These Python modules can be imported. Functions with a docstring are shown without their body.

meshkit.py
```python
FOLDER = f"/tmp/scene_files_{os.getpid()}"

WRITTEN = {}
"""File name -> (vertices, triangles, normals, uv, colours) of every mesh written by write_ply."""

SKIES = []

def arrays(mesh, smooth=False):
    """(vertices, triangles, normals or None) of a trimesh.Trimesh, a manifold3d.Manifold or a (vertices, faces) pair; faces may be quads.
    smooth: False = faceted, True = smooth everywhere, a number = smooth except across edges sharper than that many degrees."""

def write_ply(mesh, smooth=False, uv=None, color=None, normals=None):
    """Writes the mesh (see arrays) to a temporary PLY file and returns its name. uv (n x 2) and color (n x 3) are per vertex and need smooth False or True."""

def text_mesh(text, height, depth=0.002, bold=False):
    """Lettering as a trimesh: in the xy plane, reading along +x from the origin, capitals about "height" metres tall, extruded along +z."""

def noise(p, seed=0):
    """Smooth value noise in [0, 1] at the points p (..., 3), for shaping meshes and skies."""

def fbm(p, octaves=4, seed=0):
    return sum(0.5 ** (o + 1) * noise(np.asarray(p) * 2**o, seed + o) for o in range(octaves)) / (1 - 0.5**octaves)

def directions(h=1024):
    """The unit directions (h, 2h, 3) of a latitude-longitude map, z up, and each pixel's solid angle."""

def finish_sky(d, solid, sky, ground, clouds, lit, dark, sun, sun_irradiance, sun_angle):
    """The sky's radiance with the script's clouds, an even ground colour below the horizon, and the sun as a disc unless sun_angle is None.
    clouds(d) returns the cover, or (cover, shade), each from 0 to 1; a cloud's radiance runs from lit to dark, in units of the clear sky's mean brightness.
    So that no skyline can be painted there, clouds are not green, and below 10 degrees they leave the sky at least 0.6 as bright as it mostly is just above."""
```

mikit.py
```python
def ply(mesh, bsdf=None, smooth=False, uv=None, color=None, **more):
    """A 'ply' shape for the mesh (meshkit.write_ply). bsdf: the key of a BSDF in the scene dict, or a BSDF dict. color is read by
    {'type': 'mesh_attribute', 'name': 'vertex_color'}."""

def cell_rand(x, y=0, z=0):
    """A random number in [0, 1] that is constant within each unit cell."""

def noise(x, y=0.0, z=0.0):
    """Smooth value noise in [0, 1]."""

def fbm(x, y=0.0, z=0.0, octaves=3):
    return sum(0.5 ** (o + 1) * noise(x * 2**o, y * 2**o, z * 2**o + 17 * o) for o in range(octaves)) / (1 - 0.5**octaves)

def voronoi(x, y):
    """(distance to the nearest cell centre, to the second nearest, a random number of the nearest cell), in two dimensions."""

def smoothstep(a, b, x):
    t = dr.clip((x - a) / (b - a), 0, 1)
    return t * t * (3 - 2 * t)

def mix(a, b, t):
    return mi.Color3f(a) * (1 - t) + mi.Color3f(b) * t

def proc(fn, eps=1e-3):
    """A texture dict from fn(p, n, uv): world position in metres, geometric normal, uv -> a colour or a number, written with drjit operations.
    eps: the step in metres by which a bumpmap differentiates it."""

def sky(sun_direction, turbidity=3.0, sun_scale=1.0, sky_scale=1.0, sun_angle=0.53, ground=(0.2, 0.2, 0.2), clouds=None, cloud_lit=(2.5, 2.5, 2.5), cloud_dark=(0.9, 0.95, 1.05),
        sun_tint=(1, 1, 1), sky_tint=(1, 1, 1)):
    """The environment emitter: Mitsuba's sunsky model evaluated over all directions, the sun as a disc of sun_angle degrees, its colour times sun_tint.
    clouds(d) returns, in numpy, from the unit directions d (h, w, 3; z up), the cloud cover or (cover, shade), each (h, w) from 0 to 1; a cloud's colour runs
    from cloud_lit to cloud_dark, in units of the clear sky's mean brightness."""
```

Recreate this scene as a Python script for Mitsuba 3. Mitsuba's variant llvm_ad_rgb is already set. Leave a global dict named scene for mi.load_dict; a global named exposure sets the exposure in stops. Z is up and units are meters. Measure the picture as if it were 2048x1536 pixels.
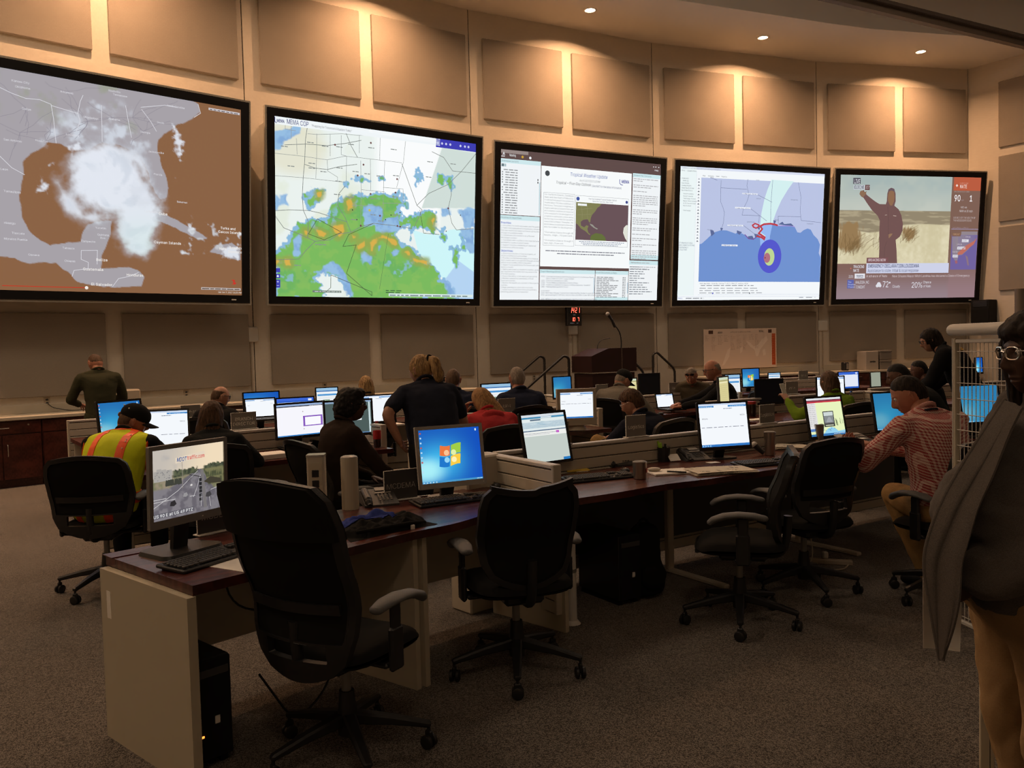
import math, random
import numpy as np
import trimesh, shapely, manifold3d
from shapely.geometry import Polygon, LineString, MultiPolygon, box as sbox
from shapely import affinity
import drjit as dr
import mitsuba as mi
import mikit, meshkit
from mikit import proc, noise, fbm, smoothstep, mix, cell_rand

T4 = mi.ScalarTransform4f
scene, labels = {}, {}
R = random.Random(7)
pi = math.pi


def lin(r, g, b):
    """sRGB 0-255 to linear."""
    return [(c / 255 / 12.92) if c <= 10.3 else ((c / 255 + 0.055) / 1.055) ** 2.4 for c in (r, g, b)]


# ---------------------------------------------------------------- camera
EYE = (0.0, 0.0, 1.60)
scene['camera'] = {'type': 'perspective', 'fov': 62.98, 'fov_axis': 'x', 'near_clip': 0.05, 'far_clip': 200.0,
                   'to_world': T4().look_at(origin=list(EYE), target=[0.0, 0.99907, 1.60 - 0.043043], up=[0.026193, 0.043028, 0.998730])}
exposure = 0.0

# ---------------------------------------------------------------- light
WARM = (1.0, 0.545, 0.285)
WALL_LAMP = 45.0       # the ceiling downlights that wash the curved wall
HALL_LAMP = 13.0         # radiance of the dimmed panels in the hall ceiling behind the camera
SCREEN = 1.0            # radiance of a white patch on a screen
# the curved wall's corners in plan, left to right
CORNER = [(-9.94, 7.34), (-7.176, 10.468), (-4.061, 13.240), (-0.635, 15.618), (3.060, 17.550), (6.980, 18.970), (10.840, 19.810)]
CEIL = 7.82             # underside of the lowered ceiling over the curved wall
ROOF = 8.75             # the tiled ceiling of the hall


def facet(k):
    a, b = np.array(CORNER[k]), np.array(CORNER[k + 1])
    t = (b - a) / np.linalg.norm(b - a)
    return a, b, t, np.array([t[1], -t[0]])


LAMPS = []
for k in range(6):
    a, b, t, n = facet(k)
    c = (a + b) / 2 + n * 0.90
    LAMPS.append(c)
    scene[f'downlight_beam_{k}'] = {'type': 'spot', 'to_world': T4().look_at(origin=[c[0], c[1], CEIL - 0.012], target=[c[0] - 0.05 * n[0], c[1] - 0.05 * n[1], 0], up=[0, 1, 0]),
                                    'intensity': {'type': 'rgb', 'value': [WALL_LAMP * x for x in WARM]}, 'cutoff_angle': 74.0, 'beam_width': 24.0, 'sampling_weight': 6.0}

# ---------------------------------------------------------------- materials
def rgb(c):
    return {'type': 'rgb', 'value': [float(x) for x in c]}


def mat(name, c, rough=0.6, spec=0.4, metal=0.0, two=True, bump=None, **kw):
    d = {'type': 'principled', 'base_color': c if isinstance(c, dict) else rgb(c), 'roughness': rough, 'specular': spec, 'metallic': metal, **kw}
    if bump is not None:
        d = {'type': 'bumpmap', 'tex': bump[0], 'scale': bump[1], 'bsdf': d}
    scene[name] = {'type': 'twosided', 'bsdf': d} if two else d
    return name


def diff(name, c):
    scene[name] = {'type': 'twosided', 'bsdf': {'type': 'diffuse', 'reflectance': c if isinstance(c, dict) else rgb(c)}}
    return name


def carpet_fn(p, n, uv):
    a = noise(p.x * 330, p.y * 330, 0)
    b = noise(p.x * 130, p.y * 130, 3)
    c = fbm(p.x * 2.1, p.y * 2.1, 5)
    t = smoothstep(0.2, 0.85, a * 0.72 + b * 0.28)
    return mix((0.050, 0.044, 0.039), (0.225, 0.198, 0.174), t) * (0.88 + 0.24 * c)


def mahogany_fn(p, n, uv):
    g = fbm(p.x * 3.1 + p.y * 2.2, p.y * 26.0 - p.x * 22.0, p.z * 7)
    f = noise(p.x * 60 + p.y * 40, p.y * 260 - p.x * 210, p.z * 40)
    return mix((0.034, 0.0070, 0.0055), (0.092, 0.019, 0.013), smoothstep(0.25, 0.8, g * 0.75 + f * 0.25))


def weave_fn(p, n, uv):
    a = noise((p.x + p.y) * 170, (p.x - p.y) * 170, p.z * 170)
    b = fbm(p.x * 1.7, p.y * 1.7, p.z * 1.7)
    return mix((0.250, 0.216, 0.176), (0.350, 0.307, 0.255), a * 0.55 + b * 0.45)


def plaster_fn(p, n, uv):
    a = noise(p.x * 35 + p.y * 30, p.y * 17, p.z * 35)
    b = fbm(p.x * 0.8, p.y * 0.8, p.z * 0.8)
    return mix((0.57, 0.515, 0.43), (0.67, 0.61, 0.52), a * 0.3 + b * 0.7)


def tile_fn(p, n, uv):
    a = noise(p.x * 140, p.y * 140, p.z)
    return mix((0.66, 0.63, 0.58), (0.80, 0.77, 0.72), smoothstep(0.2, 0.6, a))


def cloth_fn(c, amount=0.35, s=300.0):
    def fn(p, n, uv):
        a = noise(p.x * s, p.y * s, p.z * s)
        b = fbm(p.x * 9, p.y * 9, p.z * 9)
        return mi.Color3f(*c) * (1 - amount + 2 * amount * (0.5 * a + 0.5 * b))
    return fn


mat('carpet', proc(carpet_fn), rough=0.95, spec=0.05)
mat('mahogany', proc(mahogany_fn), rough=0.27, spec=0.5)
mat('panel_fabric', proc(weave_fn), rough=0.95, spec=0.05)
mat('plaster', proc(plaster_fn), rough=0.85, spec=0.15)
mat('ceiling_white', (0.66, 0.62, 0.55), rough=0.9, spec=0.1)
mat('ceiling_tile', proc(tile_fn), rough=0.95, spec=0.05)
mat('beam_brown', (0.16, 0.125, 0.095), rough=0.6)
mat('beam_dark', (0.085, 0.066, 0.052), rough=0.6)
mat('cream_laminate', (0.50, 0.44, 0.33), rough=0.45, spec=0.4)
mat('cream_edge', (0.46, 0.41, 0.32), rough=0.5, spec=0.4)
mat('panel_grey', (0.52, 0.465, 0.375), rough=0.5, spec=0.4)
mat('panel_groove', (0.10, 0.088, 0.07), rough=0.8)
mat('counter_top', (0.52, 0.47, 0.38), rough=0.4, spec=0.4)
mat('housing', (0.40, 0.37, 0.31), rough=0.55, spec=0.4)
mat('black_plastic', (0.012, 0.012, 0.013), rough=0.42, spec=0.45)
mat('black_matte', (0.008, 0.008, 0.009), rough=0.75, spec=0.25)
mat('black_mesh', (0.0075, 0.0075, 0.008), rough=0.85, spec=0.2)
mat('black_fabric', (0.012, 0.0115, 0.011), rough=0.95, spec=0.1)
mat('arm_pad', (0.10, 0.10, 0.10), rough=0.6, spec=0.4)
mat('grey_plastic', (0.20, 0.19, 0.175), rough=0.4, spec=0.45)
mat('silver_plastic', (0.36, 0.34, 0.31), rough=0.35, spec=0.5)
mat('beige_plastic', (0.42, 0.36, 0.28), rough=0.45, spec=0.45)
mat('white_plastic', (0.62, 0.60, 0.55), rough=0.4, spec=0.45)
mat('dark_grey', (0.055, 0.053, 0.052), rough=0.5, spec=0.4)
mat('steel', (0.60, 0.57, 0.53), rough=0.28, metal=1.0)
mat('white_metal', (0.60, 0.57, 0.52), rough=0.4, spec=0.5)
mat('paper', (0.82, 0.77, 0.70), rough=0.9, spec=0.1)
mat('paper_yellow', (0.75, 0.55, 0.10), rough=0.9, spec=0.1)
mat('plate_grey', (0.19, 0.175, 0.155), rough=0.5, spec=0.3)
mat('letter_white', (0.80, 0.77, 0.71), rough=0.6, spec=0.2)
mat('letter_black', (0.015, 0.015, 0.015), rough=0.6, spec=0.2)
mat('rail_black', (0.014, 0.013, 0.012), rough=0.4, spec=0.5)
diff('screen_face', (0.02, 0.02, 0.022))
diff('vertex_print', {'type': 'mesh_attribute', 'name': 'vertex_color'})
# ---------------------------------------------------------------- naming
def numbered(key):
    if key not in labels and key not in scene and not any(k.startswith(key + '__') for k in scene):
        return key
    i = 1
    while f'{key}_{i:03d}' in labels or f'{key}_{i:03d}' in scene:
        i += 1
    return f'{key}_{i:03d}'


COUNT = {}


def part_key(parent, name):
    """The next free key for a part of that name under the parent."""
    i = COUNT.get((parent, name), 0)
    COUNT[(parent, name)] = i + 1
    return f'{parent}__{name}' + (f'_{i:03d}' if i else '')


def thing(name, label, cat, group=None):
    key = part_top(name)
    labels[key] = {'label': label, 'category': cat}
    if group:
        labels[key]['group'] = group
    return key


def part_top(name):
    i = COUNT.get(name, 0)
    COUNT[name] = i + 1
    return name + (f'_{i:03d}' if i else '')


def struct(name):
    key = part_top(name)
    labels[key] = {'kind': 'structure'}
    return key


def mtx(loc=(0, 0, 0), rz=0.0, rx=0.0, ry=0.0, s=None):
    """Scale, then rotate about x, y, z (degrees), then move; 4 x 4."""
    cx, sx, cy, sy, cz, sz = (f(math.radians(a)) for a in (rx, ry, rz) for f in (math.cos, math.sin))
    Rx, Ry, Rz = np.array([[1, 0, 0], [0, cx, -sx], [0, sx, cx]]), np.array([[cy, 0, sy], [0, 1, 0], [-sy, 0, cy]]), np.array([[cz, -sz, 0], [sz, cz, 0], [0, 0, 1]])
    m = np.eye(4)
    m[:3, :3] = Rz @ Ry @ Rx @ np.diag([1, 1, 1] if s is None else s)
    m[:3, 3] = loc
    return m


def add(key, mesh, material, smooth=30, M=None, color=None, label=None, **more):
    d = mikit.ply(mesh, material, smooth=smooth if color is None else False, color=color, **more)
    if M is not None:
        d['to_world'] = T4(np.asarray(M).tolist())
    scene[key] = d
    if label:
        labels[key] = {'label': label}
    return key


def part(parent, name, mesh, material, smooth=30, M=None, **kw):
    return add(part_key(parent, name), mesh, material, smooth, M, **kw)


class Proto:
    """A thing built once; placed any number of times, each with entries of its own that share the meshes."""

    def __init__(self):
        self.parts = []

    def add(self, rel, mesh, material, smooth=30, M=None):
        """rel: part name, or part__sub; returns the numbered relative key."""
        names = [p[0] for p in self.parts]
        k, i = rel, 0
        while k in names:
            i += 1
            k = f'{rel}_{i:03d}'
        self.parts.append((k, mikit.ply(mesh, material, smooth=smooth), np.eye(4) if M is None else M))
        return k

    def place(self, name, label, cat, M, group=None, swap=None, skip=()):
        key = thing(name, label, cat, group)
        for rel, d, m in self.parts:
            if rel in skip:
                continue
            e = dict(d)
            if swap and d['bsdf']['id'] in swap:
                e['bsdf'] = {'type': 'ref', 'id': swap[d['bsdf']['id']]}
            e['to_world'] = T4((np.asarray(M) @ m).tolist())
            scene[f'{key}__{rel}'] = e
        return key


# ---------------------------------------------------------------- mesh makers
def cat_(*ms):
    ms = [m for m in ms if m is not None]
    return trimesh.util.concatenate(ms)


def tf(m, M):
    m = m.copy()
    m.apply_transform(np.asarray(M))
    return m


def box(w, d, h, c=(0, 0, 0), bev=0.0, rz=0.0):
    """A box centred in x and y at c, its bottom at c's z; edges chamfered by bev."""
    if bev <= 0:
        m = trimesh.creation.box([w, d, h])
    else:
        b = min(bev, w / 2.01, d / 2.01, h / 2.01)
        pts = []
        for sx in (-1, 1):
            for sy in (-1, 1):
                for sz in (-1, 1):
                    pts += [(sx * (w / 2 - b), sy * (d / 2 - b), sz * h / 2), (sx * (w / 2 - b), sy * d / 2, sz * (h / 2 - b)), (sx * w / 2, sy * (d / 2 - b), sz * (h / 2 - b))]
        m = trimesh.convex.convex_hull(np.array(pts))
    m.apply_translation([0, 0, h / 2])
    if rz:
        m.apply_transform(mtx(rz=rz))
    m.apply_translation(c)
    return m


def cyl(r, h, c=(0, 0, 0), n=20, r2=None):
    """An upright cylinder or cone frustum, its bottom centre at c."""
    return lathe([(0, 0), (r, 0), (r if r2 is None else r2, h), (0, h)], n, c)


def lathe(profile, n=24, c=(0, 0, 0)):
    m = trimesh.creation.revolve(np.array(profile, float), sections=n)
    m.apply_translation(c)
    return m


def prism(pts, h, z=0.0):
    """A plan polygon (points or shapely) extruded upwards from z."""
    p = pts if hasattr(pts, 'geoms') or hasattr(pts, 'exterior') else Polygon(pts)
    p = p.buffer(0)
    ms = [trimesh.creation.extrude_polygon(g, h, engine='earcut') for g in getattr(p, 'geoms', [p])]
    m = trimesh.util.concatenate(ms)
    m.apply_translation([0, 0, z])
    return m


def tube(points, r, n=8, caps=True):
    """A swept round bar along 3-D points; r a number or one radius per point."""
    p = np.asarray(points, float)
    k = len(p)
    r = np.broadcast_to(np.asarray(r, float), (k,))
    t = np.gradient(p, axis=0)
    t /= np.linalg.norm(t, axis=1, keepdims=True) + 1e-12
    a = np.zeros_like(p)
    v = np.cross(t[0], [0, 0, 1.0] if abs(t[0, 2]) < 0.9 else [1.0, 0, 0])
    for i in range(k):
        v = v - t[i] * (v @ t[i])
        v /= np.linalg.norm(v) + 1e-12
        a[i] = v
    b = np.cross(t, a)
    ang = np.arange(n) * 2 * pi / n
    vs = p[:, None] + r[:, None, None] * (np.cos(ang)[None, :, None] * a[:, None] + np.sin(ang)[None, :, None] * b[:, None])
    vs = vs.reshape(-1, 3)
    i, j = np.meshgrid(np.arange(k - 1), np.arange(n), indexing='ij')
    q0, q1, q2, q3 = i * n + j, i * n + (j + 1) % n, (i + 1) * n + (j + 1) % n, (i + 1) * n + j
    f = np.vstack([np.stack([q0, q1, q2], -1).reshape(-1, 3), np.stack([q0, q2, q3], -1).reshape(-1, 3)])
    if caps:
        vs = np.vstack([vs, p[:1], p[-1:]])
        jj = np.arange(n)
        f = np.vstack([f, np.stack([jj * 0 + k * n, (jj + 1) % n, jj], -1), np.stack([jj * 0 + k * n + 1, (k - 1) * n + jj, (k - 1) * n + (jj + 1) % n], -1)])
    return trimesh.Trimesh(vs, f, process=False)


def arc_pts(p0, p1, p2, n=8):
    """A quadratic curve."""
    p0, p1, p2 = (np.array(p, float) for p in (p0, p1, p2))
    t = np.linspace(0, 1, n)[:, None]
    return p0 * (1 - t) ** 2 + 2 * p1 * t * (1 - t) + p2 * t * t


def round_path(pts, r=0.05, n=5):
    """A polyline with its inner corners rounded."""
    pts = [np.array(p, float) for p in pts]
    out = [pts[0]]
    for a, b, c in zip(pts, pts[1:], pts[2:]):
        u, v = a - b, c - b
        k = min(r, np.linalg.norm(u) / 2.1, np.linalg.norm(v) / 2.1)
        out += list(arc_pts(b + u / np.linalg.norm(u) * k, b, b + v / np.linalg.norm(v) * k, n))
    return np.array(out + [pts[-1]])


def grid_mesh(P, close_u=False):
    """A sheet through an array of points (rows, columns, 3)."""
    P = np.asarray(P, float)
    a, b = P.shape[:2]
    i, j = np.meshgrid(np.arange(a - 1), np.arange(b if close_u else b - 1), indexing='ij')
    j2 = (j + 1) % b
    q0, q1, q2, q3 = i * b + j, i * b + j2, (i + 1) * b + j2, (i + 1) * b + j
    f = np.vstack([np.stack([q0, q1, q2], -1).reshape(-1, 3), np.stack([q0, q2, q3], -1).reshape(-1, 3)])
    return trimesh.Trimesh(P.reshape(-1, 3), f, process=False)


def slab_sheet(P, thick):
    """A curved sheet with thickness (points rows, columns, 3, moved along the sheet's normals)."""
    P = np.asarray(P, float)
    du, dv = np.gradient(P, axis=1), np.gradient(P, axis=0)
    n = np.cross(du, dv)
    n /= np.linalg.norm(n, axis=2, keepdims=True) + 1e-12
    A, B = P + n * thick / 2, P - n * thick / 2
    a, b = P.shape[:2]
    m1, m2 = grid_mesh(A), grid_mesh(B[:, ::-1])
    rim = [(i, 0) for i in range(a)] + [(a - 1, j) for j in range(1, b)] + [(i, b - 1) for i in range(a - 2, -1, -1)] + [(0, j) for j in range(b - 2, 0, -1)]
    ring = np.array([[A[i, j] for i, j in rim + rim[:1]], [B[i, j] for i, j in rim + rim[:1]]])
    return cat_(m1, m2, grid_mesh(ring))


def man(mesh_):
    return manifold3d.Manifold(manifold3d.Mesh(np.asarray(mesh_.vertices, np.float32), np.asarray(mesh_.faces, np.uint32)))


def tri(m):
    q = m.to_mesh()
    return trimesh.Trimesh(q.vert_properties[:, :3].astype(float), q.tri_verts.astype(int), process=False)


GLYPH = {}
THIN = {' ': 0.34}


def glyph(ch, bold):
    k = (ch, bold)
    if k not in GLYPH:
        m = meshkit.text_mesh(ch, 1.0, 0.1, bold)
        f = m.faces[m.face_normals[:, 2] > 0.9]
        u, inv = np.unique(f, return_inverse=True)
        v = m.vertices[u][:, :2].copy()
        v[:, 0] -= v[:, 0].min()
        GLYPH[k] = (v, inv.reshape(-1, 3), v[:, 0].max())
    return GLYPH[k]


def text_tris(s, bold=False):
    """The flat face of lettering: (vertices (n, 2) with capitals 1 high, triangles)."""
    x, n, V, F = 0.0, 0, [], []
    for ch in s:
        if ch == ' ':
            x += 0.36
            continue
        v, f, w = glyph(ch, bold)
        V.append(v + [x + 0.07, 0])
        F.append(f + n)
        n += len(v)
        x += w + 0.15
    return np.vstack(V), np.vstack(F)


def text_plate(s, h, depth=0.001, bold=False, center=True):
    """Lettering lying in the xz plane, facing -y, readable from the front."""
    v, f = text_tris(s, bold)
    v = v * h
    if center:
        v = v - [(v[:, 0].min() + v[:, 0].max()) / 2, 0]
    return trimesh.Trimesh(np.c_[v[:, 0], np.full(len(v), -depth), v[:, 1]], f, process=False)


class Canvas:
    """A flat picture for a screen or poster: u runs right 0..1, v runs down 0..1. Later layers lie in front of earlier ones."""

    def __init__(self, w, h, eps=0.0004):
        self.w, self.h, self.eps, self.layer = w, h, eps, 0
        self.V, self.F, self.C, self.n = [], [], [], 0

    def _put(self, uv, f, col):
        uv = np.asarray(uv, float)
        col = np.broadcast_to(np.asarray(col, float), (len(uv), 3))
        self.V.append(np.c_[(uv[:, 0] - 0.5) * self.w, np.full(len(uv), -self.layer * self.eps), (1 - uv[:, 1]) * self.h])
        self.F.append(np.asarray(f) + self.n)
        self.C.append(col)
        self.n += len(uv)

    def up(self):
        self.layer += 1

    def field(self, fn, nx, ny, u0=0, v0=0, u1=1, v1=1):
        """fn(u, v) -> (n, 3) linear colours at the grid's points."""
        u, v = np.meshgrid(np.linspace(u0, u1, nx), np.linspace(v0, v1, ny))
        i, j = np.meshgrid(np.arange(ny - 1), np.arange(nx - 1), indexing='ij')
        a = (i * nx + j).ravel()
        f = np.r_[np.c_[a, a + nx, a + nx + 1], np.c_[a, a + nx + 1, a + 1]]
        self._put(np.c_[u.ravel(), v.ravel()], f, fn(u.ravel(), v.ravel()))
        self.up()

    def rect(self, u0, v0, u1, v1, c, up=False):
        self._put([(u0, v0), (u0, v1), (u1, v1), (u1, v0)], [[0, 1, 2], [0, 2, 3]], c)
        if up:
            self.up()

    def poly(self, pts, c, up=False):
        p = pts if hasattr(pts, 'geom_type') else Polygon(pts)
        p = p.buffer(0)
        for g in getattr(p, 'geoms', [p]):
            if g.is_empty or g.geom_type != 'Polygon':
                continue
            v, f = trimesh.creation.triangulate_polygon(g, engine='earcut')
            f = np.asarray(f)
            e1, e2 = v[f[:, 1]] - v[f[:, 0]], v[f[:, 2]] - v[f[:, 0]]
            flip = (e1[:, 0] * e2[:, 1] - e1[:, 1] * e2[:, 0]) > 0
            f[flip] = f[flip][:, ::-1]
            self._put(v, f, c)
        if up:
            self.up()

    def line(self, pts, w, c, up=False):
        """w: width as a share of the picture's width."""
        k = self.h / self.w
        ls = affinity.scale(LineString(pts), 1, k, origin=(0, 0)).buffer(w / 2, cap_style='flat', join_style='mitre', mitre_limit=2)
        self.poly(affinity.scale(ls, 1, 1 / k, origin=(0, 0)), c, up)

    def disc(self, u, v, r, c, ry=None, n=20):
        a = np.arange(n) * 2 * pi / n
        k = self.w / self.h
        self.poly(np.c_[u + r * np.cos(a), v + (r * k if ry is None else ry) * np.sin(a)], c)

    def text(self, s, u, v, hgt, c, bold=False, width=None, anchor='l', slant=0.0):
        """Base line's left end at (u, v); hgt: capital height as a share of the picture's height; width: fit to that share of the picture's width."""
        p, f = text_tris(s, bold)
        k = hgt * self.h / self.w
        x, y = p[:, 0] * k, p[:, 1] * hgt
        x = x + slant * p[:, 1] * k
        if width:
            x = x * (width / (x.max() - x.min()))
        if anchor == 'c':
            x = x - (x.max() + x.min()) / 2
        if anchor == 'r':
            x = x - x.max()
        self._put(np.c_[u + x, v - y], f[:, :], c)

    def words(self, u0, u1, v, hgt, c, rnd, wmin=0.012, wmax=0.045, gap=0.008, fill=1.0):
        """A line of writing too small to read: word-long dashes."""
        u = u0
        end = u0 + (u1 - u0) * fill
        while u < end:
            w = rnd.uniform(wmin, wmax)
            self.rect(u, v - hgt * .72, min(u + w, end), v, c)
            u += w + gap

    def mesh(self):
        return trimesh.Trimesh(np.vstack(self.V), np.vstack(self.F), process=False), np.vstack(self.C)

    def add(self, key, M, glow=None, weight=0.0):
        m, c = self.mesh()
        more = {}
        if glow is not None:
            more['emitter'] = {'type': 'area', 'radiance': {'type': 'mesh_attribute', 'name': 'vertex_color', 'scale': float(glow)}, 'sampling_weight': weight}
        d = mikit.ply(m, 'screen_face' if glow is not None else 'vertex_print', smooth=False, color=np.clip(c, 0, 4), **more)
        d['to_world'] = T4(np.asarray(M).tolist())
        scene[key] = d
        return key


MF = manifold3d.Manifold


def ell(c, r, R=None, n=24):
    m = MF.sphere(1.0, n).scale(tuple(float(x) for x in r))
    if R is not None:
        m = m.transform(np.c_[R, np.zeros(3)])
    return m.translate(tuple(float(x) for x in c))


def ball(c, r, n=14):
    return MF.sphere(float(r), n).translate(tuple(float(x) for x in c))


def hull(*ms):
    return MF.batch_hull(list(ms))


def union(ms):
    return MF.batch_boolean(list(ms), manifold3d.OpType.Add)


def limb(a, b, ra, rb):
    return hull(ball(a, ra), ball(b, rb))


def rot(rz=0.0, rx=0.0, ry=0.0):
    return mtx(rz=rz, rx=rx, ry=ry)[:3, :3]


def soft(m, l=0.022, it=8, fold=0.0, seed=0, stretch=(1, 1, 1)):
    q = tri(m.simplify(.0008).refine_to_length(l))
    if it:
        trimesh.smoothing.filter_taubin(q, lamb=0.6, nu=-0.62, iterations=it)
    if fold:
        v, nn = np.array(q.vertices), np.array(q.vertex_normals)
        s = np.array(stretch)
        f = meshkit.fbm(v * 7.0 * s + seed * 3.1, 3, seed) - 0.5 + 0.5 * (np.abs(meshkit.fbm(v * 11.0 * s + seed, 2, seed + 5) - 0.5) * 2 - 0.3)
        q = trimesh.Trimesh(v + nn * (f * fold)[:, None], q.faces, process=False)
    return q
# ================================================================ the room
FLOOR_OUT = [(-9.94, 7.34), (-12.0, -4.0), (19.0, -4.0), (19.0, 8.05)]
k = struct('floor')
add(k, prism(Polygon([*CORNER, (19.0, 8.05), (19.0, -4.0), (-12.0, -4.0)]).buffer(0.3), 0.1, -0.1), 'carpet', smooth=False)


def wall_slab(a, b, z0, z1, th=0.15):
    a, b = np.array(a), np.array(b)
    t = (b - a) / np.linalg.norm(b - a)
    n = np.array([t[1], -t[0]])
    return prism([a, b, b - n * th, a - n * th], z1 - z0, z0)


def on_wall(k, s, off, z, frame=None):
    """World matrix of a place on facet k, s metres along it from its left corner, off metres out of it; local x along the wall, -y into the room."""
    a, b, t, n = frame or facet(k)
    p = a + t * s + n * off
    return mtx((p[0], p[1], z), math.degrees(math.atan2(t[1], t[0])))


SIDES = ['far_left', 'left', 'centre_left', 'centre', 'centre_right', 'right_end']
PANEL_NAME = ['far left', 'left', 'second', 'third', 'fourth', 'fifth']


def acoustic_panel(w, h, label, group):
    key = thing('acoustic_panel', label, 'acoustic panel', group)
    return key


SCREEN_WORDS = {1: 'satellite map', 2: 'green radar map', 3: 'tropical update page', 4: 'blue storm cone map', 5: 'news broadcast'}
for k in range(6):
    a, b, t, n = facet(k)
    L = np.linalg.norm(b - a)
    w = struct('wall_' + SIDES[k])
    # two plaster leaves with an open joint between the facets' edges
    add(w + '__leaf', wall_slab(a + t * 0.008, b - t * 0.008, 0, CEIL + 0.05), 'plaster', smooth=False)
    add(w + '__joint', wall_slab(a - t * 0.01 - n * 0.02, a + t * 0.01 - n * 0.02, 0, CEIL + 0.05, 0.1), 'panel_groove', smooth=False)
    if k == 0:
        continue
    names = SCREEN_WORDS[k]
    for j, (s0, s1) in enumerate(((0.26, 1.97), (2.20, L - 0.10))):
        for z0, z1, row in ((5.86, 7.33, 'above'), (1.11, 2.235, 'below')):
            side = ('first', 'second')[j]
            key = thing('acoustic_panel', f'{"square" if row == "above" else "low"} tan acoustic panel {row} the {names} screen, {side} of its pair', 'acoustic panel', f'fabric panels {row} the wall screens')
            add(key, box(s1 - s0, 0.055, z1 - z0, bev=0.008), 'panel_fabric', smooth=False, M=on_wall(k, (s0 + s1) / 2, 0.0275, z0))

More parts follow.
